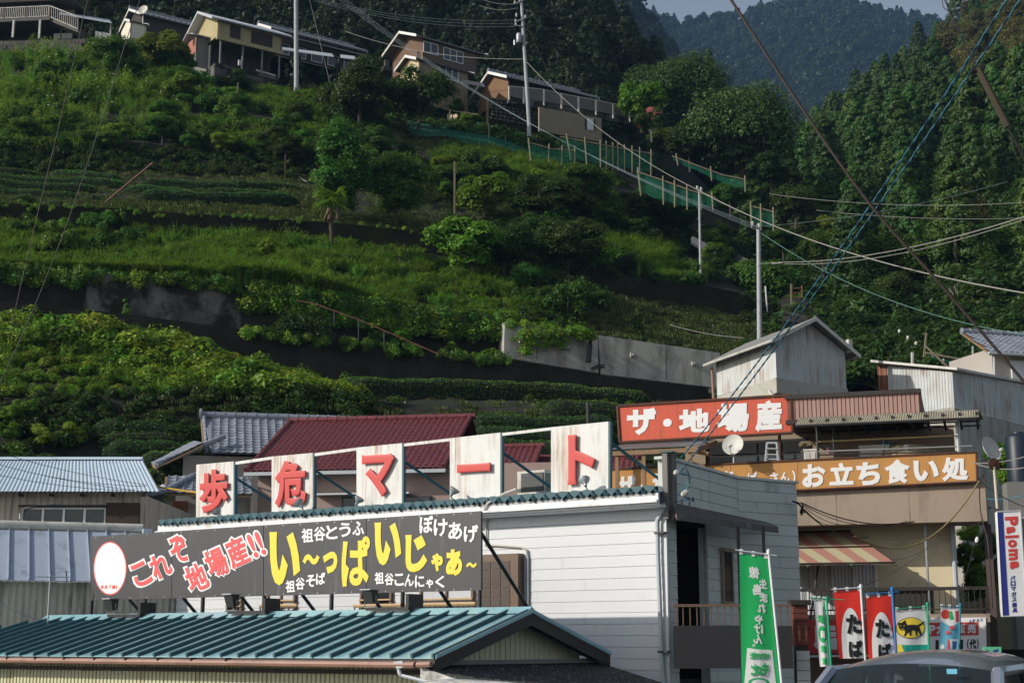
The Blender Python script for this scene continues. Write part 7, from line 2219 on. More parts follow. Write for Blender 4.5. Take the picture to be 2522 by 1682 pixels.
# --- mown bank at the right
scatter('cut_grass', 'mown grass and leaf litter on the bank above the pale concrete wall', cut, patch(1420, 1960, 7.02, 7.95, 4., .8, 1.4), 'grass')
scatter('cut_grass', 'cut grass along the edge of the upper tea terrace', cut, patch(-150, 1100, 9.0, 9.28, 9., .7, 1.2) + patch(880, 1420, 9.2, 9.9, 2.5, .7, 1.2) + patch(740, 1300, 9.9, 12.4, 2.6, .8, 1.4), 'grass')
scatter('cut_grass', 'thin grass between the upper tea rows', cut, patch(-150, 800, 9.28, 10, 4., .6, 1.0), 'grass')
scatter('pampas_grass', 'tall pampas grass on the spur above the mown bank', pam, patch(1460, 1660, 9.1, 9.75, 1.3, .8, 1.1) + patch(1625, 1750, 8.95, 9.3, 2.2, .6, .9), 'grass')
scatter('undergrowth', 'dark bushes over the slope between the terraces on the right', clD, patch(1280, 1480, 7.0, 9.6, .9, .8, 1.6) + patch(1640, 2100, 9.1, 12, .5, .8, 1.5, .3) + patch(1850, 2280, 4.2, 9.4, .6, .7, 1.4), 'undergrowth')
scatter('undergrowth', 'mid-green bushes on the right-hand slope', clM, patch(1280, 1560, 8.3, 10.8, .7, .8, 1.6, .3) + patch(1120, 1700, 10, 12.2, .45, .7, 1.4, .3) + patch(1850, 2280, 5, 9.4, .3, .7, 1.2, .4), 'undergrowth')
# --- weedy slope below the houses
scatter('weeds', 'tall pale weeds on the slope below the houses', wee, patch(-150, 420, 11.3, 13, .8, .8, 1.35) + patch(420, 560, 11, 12.4, .3, .7, 1.2), 'weeds')
scatter('grass', 'long grass on the weedy slope', grs, patch(-150, 760, 10.9, 13, 1.1, .7, 1.3, .3) + patch(1060, 1500, 10.3, 11.7, 2.4, .8, 1.4), 'grass')
scatter('undergrowth', 'dark undergrowth over the bank behind the upper tea rows', clD, patch(-150, 800, 9.9, 11.05, 4.5, .5, 1.0) + patch(-150, 900, 11, 12.6, .5, .6, 1.2, .35), 'undergrowth')
scatter('undergrowth', 'mid-green plants over the weedy slope', clM, patch(-150, 900, 10.9, 12.9, .8, .6, 1.15, .25), 'undergrowth')
scatter('shrubbery', 'light bushes scattered over the weedy slope', clA, patch(-150, 860, 10.9, 12.6, .3, .5, 1.1, .45), 'shrubs')
scatter('dry_brush', 'brown cut brush on the bare bank below the yellow house', dry, patch(560, 900, 12.2, 13, 3., .9, 1.5), 'brush')
scatter('undergrowth', 'bushes along the foot of the hill houses', clM, patch(-100, 560, 12.75, 13.15, 1.0, .5, 1.0) + patch(860, 1640, 12.1, 12.9, .7, .6, 1.2, .25) + patch(1180, 1330, 12.2, 13, .6, .4, .7), 'undergrowth')
scatter('undergrowth', 'dark bushes round the hill houses', clD, patch(740, 1700, 11.9, 13.6, .35, .7, 1.4, .3) + patch(-100, 1700, 13.7, 15, .2, 1, 2), 'undergrowth')
def face(px0, px1, f0, f1, n, s0, s1, r=6):
    out = []
    for _ in range(n):
        px, f = rv_.randint(px0, px1), rv_.uniform(f0, f1)
        p = T(r, px).lerp(T(r + 1, px), f) - H_ * rv_.uniform(.6, 1.1)
        out.append((p, (rv_.uniform(.5, 1.3), rv_.uniform(-.3, .3), rv_.uniform(-.6, .6)), rv_.uniform(s0, s1)))
    return out
scatter('hanging_plants', 'leafy creepers hanging down the dark path walls', kud + clM, face(570, 1240, .55, 1.05, 260, .35, .8) + face(-150, 165, .7, 1.05, 60, .35, .7) + face(170, 560, .9, 1.05, 50, .3, .6) + face(880, 960, .0, .9, 40, .3, .5) + face(570, 1240, .85, 1.1, 110, .2, .5, 4), 'creeper')
scatter('hanging_plants', 'tufts of leaves hanging over the upper terrace wall', clA, face(-100, 420, .75, 1.08, 40, .2, .4, 8) + face(420, 1090, .95, 1.12, 50, .15, .35, 8), 'creeper')
# white flower heads
fl = MB()
for p, r, s in patch(0, 560, 11.6, 12.9, .12, .5, 1.):
    fl.lathe(p + V((0, -.3, 1.0 * s + .3)), (0, -.5, 1), [(0, .03), (.09, .0), (0, -.03)], 5)
obj('wildflowers', fl, wht_p, None, 'white wild flower heads in the weeds below the houses', 'flowers', kind='stuff')

# --- tea rows, one thing each
def tea_row(label, pts, w=.85, h=.62, group='tea rows of the upper terrace', seed=0):
    rng = np.random.default_rng(seed + 100)
    G_ = [ground_at(*p) for p in pts]
    G_ = [g_ for g_ in G_ if g_]
    if len(G_) < 2: return
    seg = []
    for a, b in zip(G_, G_[1:]):
        m = max(1, int((b - a).length / .5))
        seg += [a.lerp(b, i / m) for i in range(m)]
    seg.append(G_[-1])
    pth_ = [V((p.x, p.y, (drop(p.x, p.y) or p).z)) for p in seg]
    N = len(pth_)
    core = MB()
    sec = 9
    vs = []; nr = []
    for i, p in enumerate(pth_):
        t = (pth_[min(i + 1, N - 1)] - pth_[max(i - 1, 0)]).normalized()
        b = V((t.y, -t.x, 0)).normalized()
        e = min(1, (min(i, N - 1 - i) + .35) / 1.6) ** .5
        k = 1 + .03 * math.sin(i * 1.7 + seed) + .03 * math.sin(i * .6)
        for j in range(sec):
            a = math.pi * j / (sec - 1)
            ca, sa = math.cos(a), math.sin(a) ** .6
            vs.append(p + b * (w / 2 * ca * e * k) + V((0, 0, h * sa * e * k - .12)))
    core.add(vs, [[i * sec + j, i * sec + j + 1, (i + 1) * sec + j + 1, (i + 1) * sec + j] for i in range(N - 1) for j in range(sec - 1)])
    o = obj('tea_row', core, lf_core, None, label, 'tea hedge', group)
    og = ORG[o.name]
    va = np.array([tuple(p - og) for p in vs]).reshape(N, sec, 3)
    Ln = sum((b - a).length for a, b in zip(pth_, pth_[1:]))
    n = int(Ln * 420)
    ii = rng.uniform(0, N - 1.001, n); jj = rng.uniform(0, sec - 1.001, n)
    i0, j0 = ii.astype(int), jj.astype(int)
    fi, fj = (ii - i0)[:, None], (jj - j0)[:, None]
    ps = (va[i0, j0] * (1 - fi) + va[i0 + 1, j0] * fi) * (1 - fj) + (va[i0, j0 + 1] * (1 - fi) + va[i0 + 1, j0 + 1] * fi) * fj
    cen = (va[i0, 0] + va[i0, sec - 1]) / 2
    nm = unit(ps - cen + rng.normal(size=(n, 3)) * .25)
    ps = ps + nm * rng.uniform(-.02, .07, (n, 1))
    me = quadmesh('leaves', leaf_quads(ps, unit(nm + rng.normal(size=(n, 3)) * .5), .085 * rng.uniform(.6, 1.2, n), .045, rng), lf_tea)
    lo = bpy.data.objects.new('leaves', me)
    COL.objects.link(lo); lo.parent = o; lo['kind'] = 'stuff'
lf_core = M('tea_core', (.008, .016, .006), r=1)
UP = [
    ('short tea row at the back left of the upper terrace', [(-60, 428), (95, 436)]), ('second tea row from the back, left of the water pipe', [(-60, 440), (310, 462)]),
    ('third tea row from the back, left of the water pipe', [(-60, 456), (240, 474)]), ('fourth tea row from the back, ending before the pipe', [(-60, 472), (195, 494)]),
    ('stubby tea row at the front left corner of the upper terrace', [(20, 497), (96, 502)]), ('front tea row left of the bent pipe', [(98, 511), (190, 515)]),
    ('small round tea bush row by the bend of the pipe', [(203, 496), (256, 500)]), ('back tea row right of the pipe', [(348, 456), (592, 468)]),
    ('middle tea row right of the pipe', [(305, 474), (480, 486)]), ('rear right tea row ending by the conical tree', [(492, 482), (715, 492)]),
    ('long front tea row in the middle of the upper terrace', [(332, 500), (540, 505), (735, 507)]), ('thin tea row far right of the upper terrace', [(540, 462), (740, 470)]),
    ('broken tea row behind the others at the left', [(120, 436), (300, 446)])]
for i, (lb, p) in enumerate(UP):
    tea_row(lb, p, 1.0 if i == 10 else .8, .95 if i == 10 else .62, seed=i)
LO = [
    ('long tea row right under the dark path wall', [(850, 978), (1060, 978), (1330, 985), (1600, 1002)], 1.0, .85), ('upper tea row at the left under the path wall', [(830, 952), (960, 952)], .8, .5),
    ('upper tea row at the right under the path wall', [(960, 953), (1205, 968)], .8, .5), ('bushy tea row left of the red roof sign', [(1325, 1040), (1560, 1045)], 1.2, 1.0),
    ('tea row right behind the maroon ridge end', [(1150, 1060), (1520, 1068)], 1.0, .8), ('second tea row behind the maroon ridge end', [(1150, 1090), (1520, 1096)], 1.0, .8),
    ('third tea row behind the maroon roof', [(1150, 1120), (1530, 1128)], 1.0, .8), ('tea row seen through the timber lean-to', [(1560, 1130), (1760, 1140)], 1.0, .9),
    ('top tea row left of the grey tiled gable', [(215, 1072), (500, 1076)], .9, .7), ('second tea row left of the grey tiled gable', [(240, 1100), (480, 1102)], .9, .7),
    ('third tea row left of the grey tiled gable, brightest', [(250, 1126), (470, 1128)], .9, .75), ('tea row just above the pale blue roof', [(330, 1152), (450, 1154)], .9, .75),
    ('lowest tea row beside the grey tile skirt roof', [(360, 1180), (455, 1182)], .9, .8)]
for i, (lb, p, w, h) in enumerate(LO):
    tea_row(lb, p, w * 1.15, h * 1.15, 'tea rows of the lower terrace', 40 + i)

# --- trees
def trunk_mesh(seed, H, r, low, W, mat, limbs=6):
    rng = random.Random(seed)
    mb = MB()
    mb.tube([V((0, 0, -.3)), V((rng.uniform(-.1, .1), rng.uniform(-.1, .1), H * .3)), V((rng.uniform(-.2, .2), rng.uniform(-.2, .2), H * .75))], r, 7, r1=r * .35)
    for i in range(limbs):
        a = i * 2.4 + rng.uniform(-.4, .4)
        z0 = H * rng.uniform(low, low + .25)
        e = V((math.cos(a) * W * .36, math.sin(a) * W * .36, z0 + H * rng.uniform(.15, .35)))
        mb.tube([V((0, 0, z0)), e * .5 + V((0, 0, z0 * .5 + .1)), e], r * .4, 5, r1=r * .12)
    return mesh_from('trunk', mb, mat, V((0, 0, 0)), smooth=True)
PROTO = {}
def proto(key, crown, H, W, r, low=.25, mat=None, limbs=6):
    PROTO[key] = (crown, trunk_mesh(len(PROTO), H, r, low, W, mat or bark, limbs), H, W)
for i in range(2):
    proto(f'dark{i}', mk_round(20 + i, 6, 5.5, 7000, .22, lf_dark, 20), 6, 5.5, .17)
    proto(f'mid{i}', mk_round(30 + i, 6, 5.5, 7000, .22, lf_mid, 20), 6, 5.5, .17)
    proto(f'lite{i}', mk_round(40 + i, 4, 4, 3600, .22, lf_lite), 4, 4, .1)
    proto(f'conic{i}', mk_round(50 + i, 7, 4.0, 11000, .18, lf_mid, 75, .03), 7, 4.2, .14, .1)
    proto(f'olive{i}', mk_round(60 + i, 7, 6.5, 7000, .27, lf_oliv, 18), 7, 6.5, .2)
    proto(f'shrub{i}', mk_round(70 + i, 2.6, 3.4, 2800, .17, lf_mid, 12, .05), 2.6, 3.4, .07, .1)
    proto(f'yel{i}', mk_round(80 + i, 3.4, 3.4, 2800, .2, lf_yel, 12, .1), 3.4, 3.4, .08, .2)
for i in range(4):
    proto(f'cedar{i}', mk_cedar(90 + i, 14, 6.2, 10000, lf_ced, .44), 14, 6.2, .2, .1, bark, 0)
proto('camphor0', mk_round(110, 9, 12.5, 15000, .30, lf_cam, 40, .12, 1.), 9, 12.5, .4, .15, bark, 12)
proto('fine0', mk_round(111, 3.6, 5, 5000, .13, lf_dark, 22, .25), 3.6, 5, .1, .2, bark_g)
proto('young0', mk_conic(112, 3, 1.3, 900, .17, lf_mid, 12), 3, 1.3, .04, .1, bark_g, 2)
proto('ivy0', mk_round(114, 4, 2, 2800, .2, lf_lite, 26, .0), 4, 2, .05)
proto('pink0', mk_round(113, 4, 4, 2600, .2, lf_mid, 12, .2), 4, 4, .1, .2, bark_g)
LAB = []
def plant_tree(name, label, key, p, w, h, rz=None, group=None, cat='tree'):
    cr, tr, H, W = PROTO[key]
    o = thing(name, label, cat, p, group)
    o.scale = (w / W, w / W, h / H)
    if group: LAB.append((o, label, p + V((0, 0, h * .6))))
    o.rotation_euler = (0, 0, rv_.uniform(0, 6.28) if rz is None else rz)
    for nm, me in (('trunk', tr), ('crown', cr)):
        c = bpy.data.objects.new(nm, me); COL.objects.link(c); c.parent = o
    return o
def tree(name, label, key, px, py, wpx, hpx, Y=None, **k):
    g_ = ground_at(px, py)
    if Y or not g_:
        g_ = P(px, py, Y or 120)
    return plant_tree(name, label, key, g_, wpx * g_.y / FPX, hpx * g_.y / FPX / .97, **k)
tree('broadleaf_tree', 'round glossy dark green tree below the storehouse', 'mid0', 290, 215, 165, 130)
tree('broadleaf_tree', 'yellow-green tree left of the pink annex', 'yel0', 402, 188, 150, 135)
tree('broadleaf_tree', 'dull dark tree behind the yellow-green tree', 'dark0', 345, 130, 120, 85)
tree('shrub', 'small shrub with yellowish tips by the block wall', 'yel1', 235, 150, 65, 60)
tree('shrub', 'bush under the pink annex', 'shrub0', 430, 195, 120, 70)
tree('shrub', 'wide bush below the plinth of the yellow house', 'shrub1', 570, 235, 130, 60)
tree('shrub', 'dark bush left of the bare bank', 'shrub0', 470, 235, 130, 70)
tree('vine_covered_post', 'bright ivy-covered post in front of the yellow house', 'ivy0', 508, 188, 62, 112)
tree('broadleaf_tree', 'tall dark tree left of the peach tree', 'dark1', 885, 335, 205, 195)
tree('broadleaf_tree', 'dark tree between the concrete pole and the peach tree', 'dark0', 820, 250, 120, 110)
tree('peach_tree', 'spreading peach tree with a bare slanting trunk above the draped net', 'mid1', 1030, 335, 200, 175)
tree('conical_tree', 'tall conical dark tree above the palm', 'conic0', 832, 548, 172, 268)
tree('conical_tree', 'second conical tree right of the palm', 'conic1', 975, 555, 178, 205)
tree('conical_tree', 'small conical tree between the two larger ones', 'conic0', 905, 470, 90, 120)
tree('shrub', 'fine-leaved dark round shrub with bare stem before the path wall', 'fine0', 748, 905, 185, 145)
tree('young_tree', 'slim young tree in front of the pale-streaked wall', 'young0', 306, 835, 46, 105)
tree('shrub', 'big round kudzu-covered bush at the end of the terrace wall', 'lite0', 1160, 700, 215, 170)
tree('broadleaf_tree', 'dark tree behind the kudzu-covered bush', 'dark1', 1240, 690, 200, 140)
tree('broadleaf_tree', 'olive tree beside the tall bamboo stake', 'lite1', 1200, 560, 160, 130)
tree('broadleaf_tree', 'dark bushy tree on the spur under the net frames', 'dark0', 1330, 560, 190, 130)
tree('broadleaf_tree', 'mid-green tree below the small net frame', 'mid1', 1430, 520, 180, 110)
tree('broadleaf_tree', 'dark tree left of the pampas grass', 'dark1', 1400, 690, 200, 150)
tree('broadleaf_tree', 'dark tree above the pampas grass', 'dark0', 1570, 570, 150, 100)
tree('broadleaf_tree', 'dark tree right of the pampas grass', 'dark1', 1660, 590, 140, 110)
tree('shrub', 'narrow dark shrub standing on the mown bank', 'young0', 1572, 835, 46, 95)
tree('shrub', 'dark bush on the left of the mown bank', 'shrub0', 1400, 800, 140, 100)
tree('camphor_tree', 'large domed camphor tree right of the pink myrtle', 'camphor0', 1830, 470, 320, 265, 132)
tree('broadleaf_tree', 'wide dark tree between the cedars and the camphor', 'camphor0', 1680, 330, 290, 190, 165)
tree('broadleaf_tree', 'light feathery tree left of the pink myrtle', 'lite1', 1580, 320, 130, 120, 126)
tree('crape_myrtle', 'crape myrtle under pink blossom at the end of the wire fence', 'pink0', 1605, 345, 90, 85, 123)
bl = MB()
me = quadmesh('blossom', blob_leaves(np.random.default_rng(5), 1500, [(-.9, 0, 3.1), (.2, -.3, 3.6), (1.1, .2, 2.7), (-.2, -.6, 2.6), (.8, -.7, 3.2), (1.4, -.3, 2.2)], [.5, .55, .6, .35, .5, .4], .22, .16), lf_pink)
mo = [o for o in COL.objects if o.name.startswith('crape_myrtle')][0]
c = bpy.data.objects.new('blossom', me); COL.objects.link(c); c.parent = mo; c['kind'] = 'stuff'
tree('cedar_tree', 'lone dark cedar on the skyline left of the far valley', 'cedar0', 1625, 170, 45, 85, 230)
tree('cedar_tree', 'pointed cedar behind the wide dark tree', 'cedar1', 1748, 230, 50, 120, 200)
tree('cedar_tree', 'shorter cedar beside the pointed one', 'cedar2', 1712, 220, 45, 95, 205)
for i, (x, y, w, h, ky, lb) in enumerate((
        (1700, 420, 130, 110, 'dark0', 'dark tree under the camphor by the dim net frame'), (1640, 400, 110, 90, 'mid0', 'mid-green tree under the pink myrtle'),
        (1900, 480, 120, 110, 'dark1', 'dark tree at the right foot of the camphor'), (1800, 530, 110, 80, 'mid1', 'bush by the small net frame'),
        (1960, 560, 130, 110, 'dark1', 'round dark tree right of the slim grey pole'), (2060, 590, 100, 80, 'yel1', 'bright yellow-green tree behind the crossing cables'),
        (1930, 640, 110, 80, 'mid0', 'leafy tree above the parapet slabs'), (2030, 680, 130, 110, 'mid1', 'tree right of the rusty gate'),
        (2130, 700, 140, 120, 'yel0', 'yellow-green tree among dark ones in the valley'), (2200, 800, 150, 120, 'dark0', 'dark tree behind the long shed'),
        (2290, 860, 110, 70, 'shrub1', 'low spreading shrub above the long shed roof'), (2400, 840, 130, 90, 'dark1', 'dark tree left of the right-edge house'),
        (2450, 800, 130, 120, 'yel0', 'bright tree above the right-edge house'), (2340, 700, 140, 130, 'mid0', 'leafy tree on the lower right slope'),
        (2100, 860, 130, 90, 'dark1', 'dark tree right of the stilted shed'), (2480, 700, 150, 140, 'lite0', 'pale bush on the right slope'),
        (1760, 640, 110, 90, 'dark0', 'dark tree below the thin pole'), (1830, 720, 110, 80, 'shrub0', 'olive bush left of the slim grey pole foot'))):
    tree('broadleaf_tree' if 'bush' not in lb and 'shrub' not in lb else 'shrub', lb, ky, x, y, w, h, 88 + (900 - y) * .09)
for k, (x0, x1, y0, y1, n, w0, w1, ks, lb, gr) in enumerate((
        (1090, 1480, 440, 690, 30, 60, 130, ('dark0', 'dark1', 'mid0', 'shrub0', 'lite0'), 'dark rounded bush on the crowded spur', 'bushes crowding the spur below the nets'),
        (1480, 1960, 450, 740, 24, 55, 115, ('dark0', 'mid1', 'shrub1', 'dark1'), 'rounded bush on the overgrown slope', 'bushes between the nets and the pole'),
        (1260, 1470, 690, 800, 12, 60, 110, ('dark0', 'shrub0', 'mid0'), 'bush in the dark thicket', 'bushes left of the mown bank'),
        (-20, 620, 195, 385, 38, 50, 110, ('shrub0', 'shrub1', 'lite0', 'mid0'), 'low rounded bush on the weedy slope', 'bushes on the weedy slope'),
        (40, 330, 560, 640, 9, 60, 120, ('shrub1', 'lite1', 'shrub0'), 'leafy bush on the grassy bank', 'bushes under the terrace wall'),
        (640, 1010, 290, 430, 22, 60, 120, ('dark0', 'dark1', 'shrub0'), 'dark bush on the tree-clad bank', 'bushes around the conical trees'),
        (860, 1560, 200, 345, 34, 55, 105, ('dark0', 'dark1', 'mid0', 'lite1'), 'dark bush below the hill houses', 'bushes below the hill houses'),
        (0, 840, 800, 925, 26, 50, 95, ('lite0', 'lite1', 'yel1', 'yel0'), 'sunlit yellow-green shrub on the mound', 'shrubs on the sunlit mound'))):
    for _ in range(n):
        x, y = rv_.uniform(x0, x1), rv_.uniform(y0, y1)
        if k == 7 and y < 790 + x * .16: continue
        if k == 1 and y < 430 + (x - 1480) * .28: continue
        w = rv_.uniform(w0, w1)
        tree('bush', lb, rv_.choice(ks), x, y, w, w * rv_.uniform(.6, .85), group=gr, cat='bush')
for k, (x, y, w, d) in enumerate(((2395, 1440, 90, 45.5), (2440, 1400, 80, 46), (2425, 1520, 110, 44.5), (2500, 1240, 130, 47), (2475, 1190, 90, 47.5), (2385, 1360, 70, 46.5))):
    tree('bush', 'bright leafy bush in the gap', ('lite0', 'mid0', 'lite1')[k % 3], x, y, w, w * 1.1, d, group='bushes beside the eating house', cat='bush')
# dead pollard
dq = P(2358, 800, 95)
dt = thing('dead_tree', 'bleached dead pollard tree with stubby branches', 'tree', dq)
tp = P(2362, 750, 95)
obj('trunk', MB().tube([dq - V((0, 0, 1)), dq.lerp(tp, .5) + V((.1, 0, 0)), tp], .22, 7, r1=.3), bark_g, dt, smooth=True)
for i in range(11):
    a = i * .57
    obj('branch', MB().tube([tp, tp + V((math.cos(a) * .9, .3 * math.sin(a * 3), .3 + abs(math.sin(a)) * 1.1))], .07, 5, r1=.03), MATS['bark'] if False else bark_g, dt)
# fan palm
pq = ground_at(818, 633)
pt_ = P(812, 520, pq.y - .3)
pl = thing('fan_palm', 'windmill palm with drooping fans and a shaggy dead skirt', 'palm', pq)
obj('trunk', MB().tube([pq - V((0, 0, .3)), pq.lerp(pt_, .55) + V((.05, 0, 0)), pt_], .09, 8, r1=.16), bark, pl, smooth=True)
cp = P(812, 490, pq.y - .3)
for i in range(30):
    a = i * 2.4
    el = -.5 + 1.5 * ((i * 7) % 30) / 30
    d = V((math.cos(a) * math.cos(el), math.sin(a) * math.cos(el), math.sin(el)))
    st = cp + d * .55
    mb = MB()
    sd = d.cross(V((0, 0, 1))).normalized()
    u_ = sd.cross(d)
    mb.tube([cp - V((0, 0, .1)), st], .018, 4)
    for k in range(9):
        b = (k - 4) * .32
        e = (d * math.cos(b) + sd * math.sin(b)) * .85
        mb.add([st, st + e * .5 + u_ * .03 + sd * .05, st + e - V((0, 0, .22 + .1 * abs(b))), st + e * .5 - u_ * .03 - sd * .05], [[0, 1, 2, 3]])
    obj('frond', mb, lf_lite, pl)
sk = MB()
for i in range(40):
    a = i * 2.4
    p0 = pt_ + V((math.cos(a) * .15, math.sin(a) * .15, .15))
    p1 = p0 + V((math.cos(a) * .2, math.sin(a) * .2, -.4 - .5 * ((i * 5) % 7) / 7))
    s_ = V((-math.sin(a), math.cos(a), 0)) * .05
    sk.add([p0 - s_, p0 + s_, p1 + s_, p1 - s_], [[0, 1, 2, 3]])
obj('dead_skirt', sk, M('dead_palm_leaf', (.12, .085, .045), r=.9, var=.3), pl, kind='stuff')
# banana-like and fern plants near the left roofs
for x, y, w, lb in ((60, 1045, 70, 'tall spreading plant with horizontal leaf layers left of the bank'), (105, 1110, 80, 'layered plant above the pale blue roof at the left'), (175, 1105, 75, 'second layered plant above the pale blue roof'), (10, 1100, 70, 'pale tufted palm-like plant at the left edge'), (12, 1050, 60, 'small tufted plant at the left edge, above the other')):
    tree('leafy_plant', lb, 'yel0' if w > 72 else 'lite1', x, y, w, w * .85, cat='plant')
for x, y, w, h, lb in ((993, 852, 62, 34, 'bright round weed growing on the path wall'), (1113, 868, 36, 24, 'small bright weed on the path wall'), (1205, 888, 46, 26, 'leafy weed at the step of the path wall'), (655, 640, 60, 45, 'low shrub on the ledge by the rusty pipe rail')):
    p = P(x, y, T(5, x).y - .2)
    plant_tree('weed', lb, 'lite0', p, w * p.y / FPX, h * p.y / FPX * 1.25, cat='plant')

# --- woods
def pick(cond_keys): return rv_.choice(cond_keys)
cand = []
for _ in range(2600):
    px, r = rv_.uniform(1840, 2750), rv_.uniform(.9, 4.95)
    p = TR(r, px)
    cand.append((p, r, px))
kept = []
for p, r, px in cand:
    d = 2.5 + .013 * p.y
    if all((p - q[0]).length > d for q in kept): kept.append((p, r, px))
def screen(p):
    d = p - CAM
    cy_ = d.y * CP + d.z * SP
    return CX + FPX * d.x / cy_, CY - FPX * (d.z * CP - d.y * SP) / cy_
seen = []
for p, r, px in kept:
    h = RB.ray_cast(CAM, (p + V((0, 0, 9)) - CAM).normalized())
    sx_, sy_ = screen(p + V((0, 0, 8)))
    hid = HB.ray_cast(CAM, (p + V((0, 0, 10)) - CAM).normalized())
    if -80 < sy_ < 1000 and sx_ < 2620 and not (hid[0] and (hid[0] - CAM).length < (p - CAM).length - 6): seen.append((p, r, px))
seen.sort(key=lambda t: t[0].y)
rest = []
for k, (p, r, px) in enumerate(seen):
    g_ = drop(p.x, p.y, RB) or p
    sx_, sy_ = screen(g_)
    up_ = sx_ > 2040 and sy_ < 400 - (2522 - sx_) * .36
    if up_ and rv_.random() < .85: ky, nm = rv_.choice(('olive0', 'olive1')), 'broadleaf'
    elif p.y < 125 and rv_.random() < .55: ky, nm = rv_.choice(('mid0', 'mid1', 'dark1', 'yel0')), 'broadleaf'
    elif rv_.random() < .22: ky, nm = rv_.choice(('mid0', 'dark0', 'olive0')), 'broadleaf'
    else: ky, nm = f'cedar{rv_.randrange(4)}', 'cedar'
    cr, tr2, H, W = PROTO[ky]
    s = rv_.uniform(.75, 1.2) * (.72 if p.y < 130 and nm == 'cedar' else 1.0)
    if nm == 'broadleaf': s *= 1.15 if p.y > 140 else .85
    if k < 230:
        lb, gr = {'cedar': ('tall green cedar on the right hillside', 'cedars on the right-hand hillside'),
                  'broadleaf': ('rounded broadleaf tree among the cedars', 'broadleaf trees on the right-hand hillside')}[nm]
        if up_: lb, gr = 'brownish olive tree near the right crest', 'olive trees on the right-hand crest'
        plant_tree(nm + '_tree', lb, ky, g_ - V((0, 0, .3)), W * s * rv_.uniform(.9, 1.2), H * s, group=gr)
    else: rest.append((g_, ky, s))
print('right hill trees', len(seen), 'rest', len(rest))
for ky in PROTO:
    pts = [(g_, (0, 0, rv_.uniform(0, 6.28)), s) for g_, k2, s in rest if k2 == ky]
    if pts: scatter('far_wood', 'farther trees of the right-hand hillside', [PROTO[ky][0]], pts, 'wood')
# every tree and bush of a group is told apart by what it stands nearest to
LMK = [('the cable guard tube', 2445, 240), ('the cable crossing', 2170, 520), ('the dead pollard', 2360, 760), ('the slim grey pole', 1868, 552),
       ('the domed camphor tree', 1830, 310), ('the rusty long shed', 2300, 930), ('the right-edge house', 2490, 860), ('the fan palm', 812, 490), ('the bent water pipe', 258, 500), ('the yellow house', 620, 100),
       ('the kudzu-covered bush', 1180, 600), ('the pale-streaked wall', 370, 760), ('the thin galvanised pole', 1724, 550), ('the pampas grass', 1550, 580), ('the peach tree', 1035, 230),
       ('the silver-roofed house', 1350, 200), ('the block wall', 100, 125), ('the mown bank', 1680, 760), ('the tall bamboo stake', 1120, 470), ('the grey tiled gable', 520, 1040), ('the striped awning', 2080, 1350), ('the right-hand dish', 2441, 1105)]
ORD = 'nearest|second|third|fourth|fifth|sixth|seventh|eighth|ninth|tenth'.split('|') + [f'{i}th' for i in range(11, 60)]
byk = {}
for o, lb, c in LAB:
    x, y = screen(c)
    d, nm, lx, ly = min((math.hypot(x - a, y - b), n, a, b) for n, a, b in LMK)
    sec = round(math.degrees(math.atan2(ly - y, x - lx)) / 45) % 8
    byk.setdefault((lb, nm, sec), []).append((d, o))
for (lb, nm, sec), ls_ in byk.items():
    dr = ('right of', 'up-right of', 'above', 'up-left of', 'left of', 'down-left of', 'below', 'down-right of')[sec]
    for k, (d, o) in enumerate(sorted(ls_, key=lambda t: t[0])):
        o['label'] = f"{lb}, {ORD[k]}{'' if k == 0 else ' nearest'} {dr} {nm}"
# low filler so that no bare ground shows between the trunks
fill = []
for _ in range(2200):
    p = TR(rv_.uniform(.6, 4.9), rv_.uniform(1800, 2750))
    fill.append((p, (0, 0, rv_.uniform(0, 6.28)), rv_.uniform(1.2, 2.6) * (1 + p.y / 300)))
for _ in range(1500):
    fill.append((TR(rv_.uniform(.0, 1.6), rv_.uniform(1800, 2750)), (0, 0, rv_.uniform(0, 6.28)), rv_.uniform(1.0, 2.2)))
scatter('undergrowth', 'dark undergrowth between the trees of the right-hand hillside', clD, fill, 'undergrowth')
# dark wood above the houses
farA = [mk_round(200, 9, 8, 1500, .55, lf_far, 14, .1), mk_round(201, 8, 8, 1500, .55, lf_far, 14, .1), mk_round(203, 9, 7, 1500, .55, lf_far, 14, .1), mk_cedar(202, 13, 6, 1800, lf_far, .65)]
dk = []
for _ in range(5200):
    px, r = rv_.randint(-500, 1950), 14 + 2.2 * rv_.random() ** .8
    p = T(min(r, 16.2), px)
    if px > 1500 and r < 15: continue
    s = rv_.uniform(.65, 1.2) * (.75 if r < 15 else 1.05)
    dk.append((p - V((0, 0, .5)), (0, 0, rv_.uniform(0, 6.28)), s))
scatter('dark_wood', 'dark shaded wood on the hill above the houses', farA, dk, 'wood')
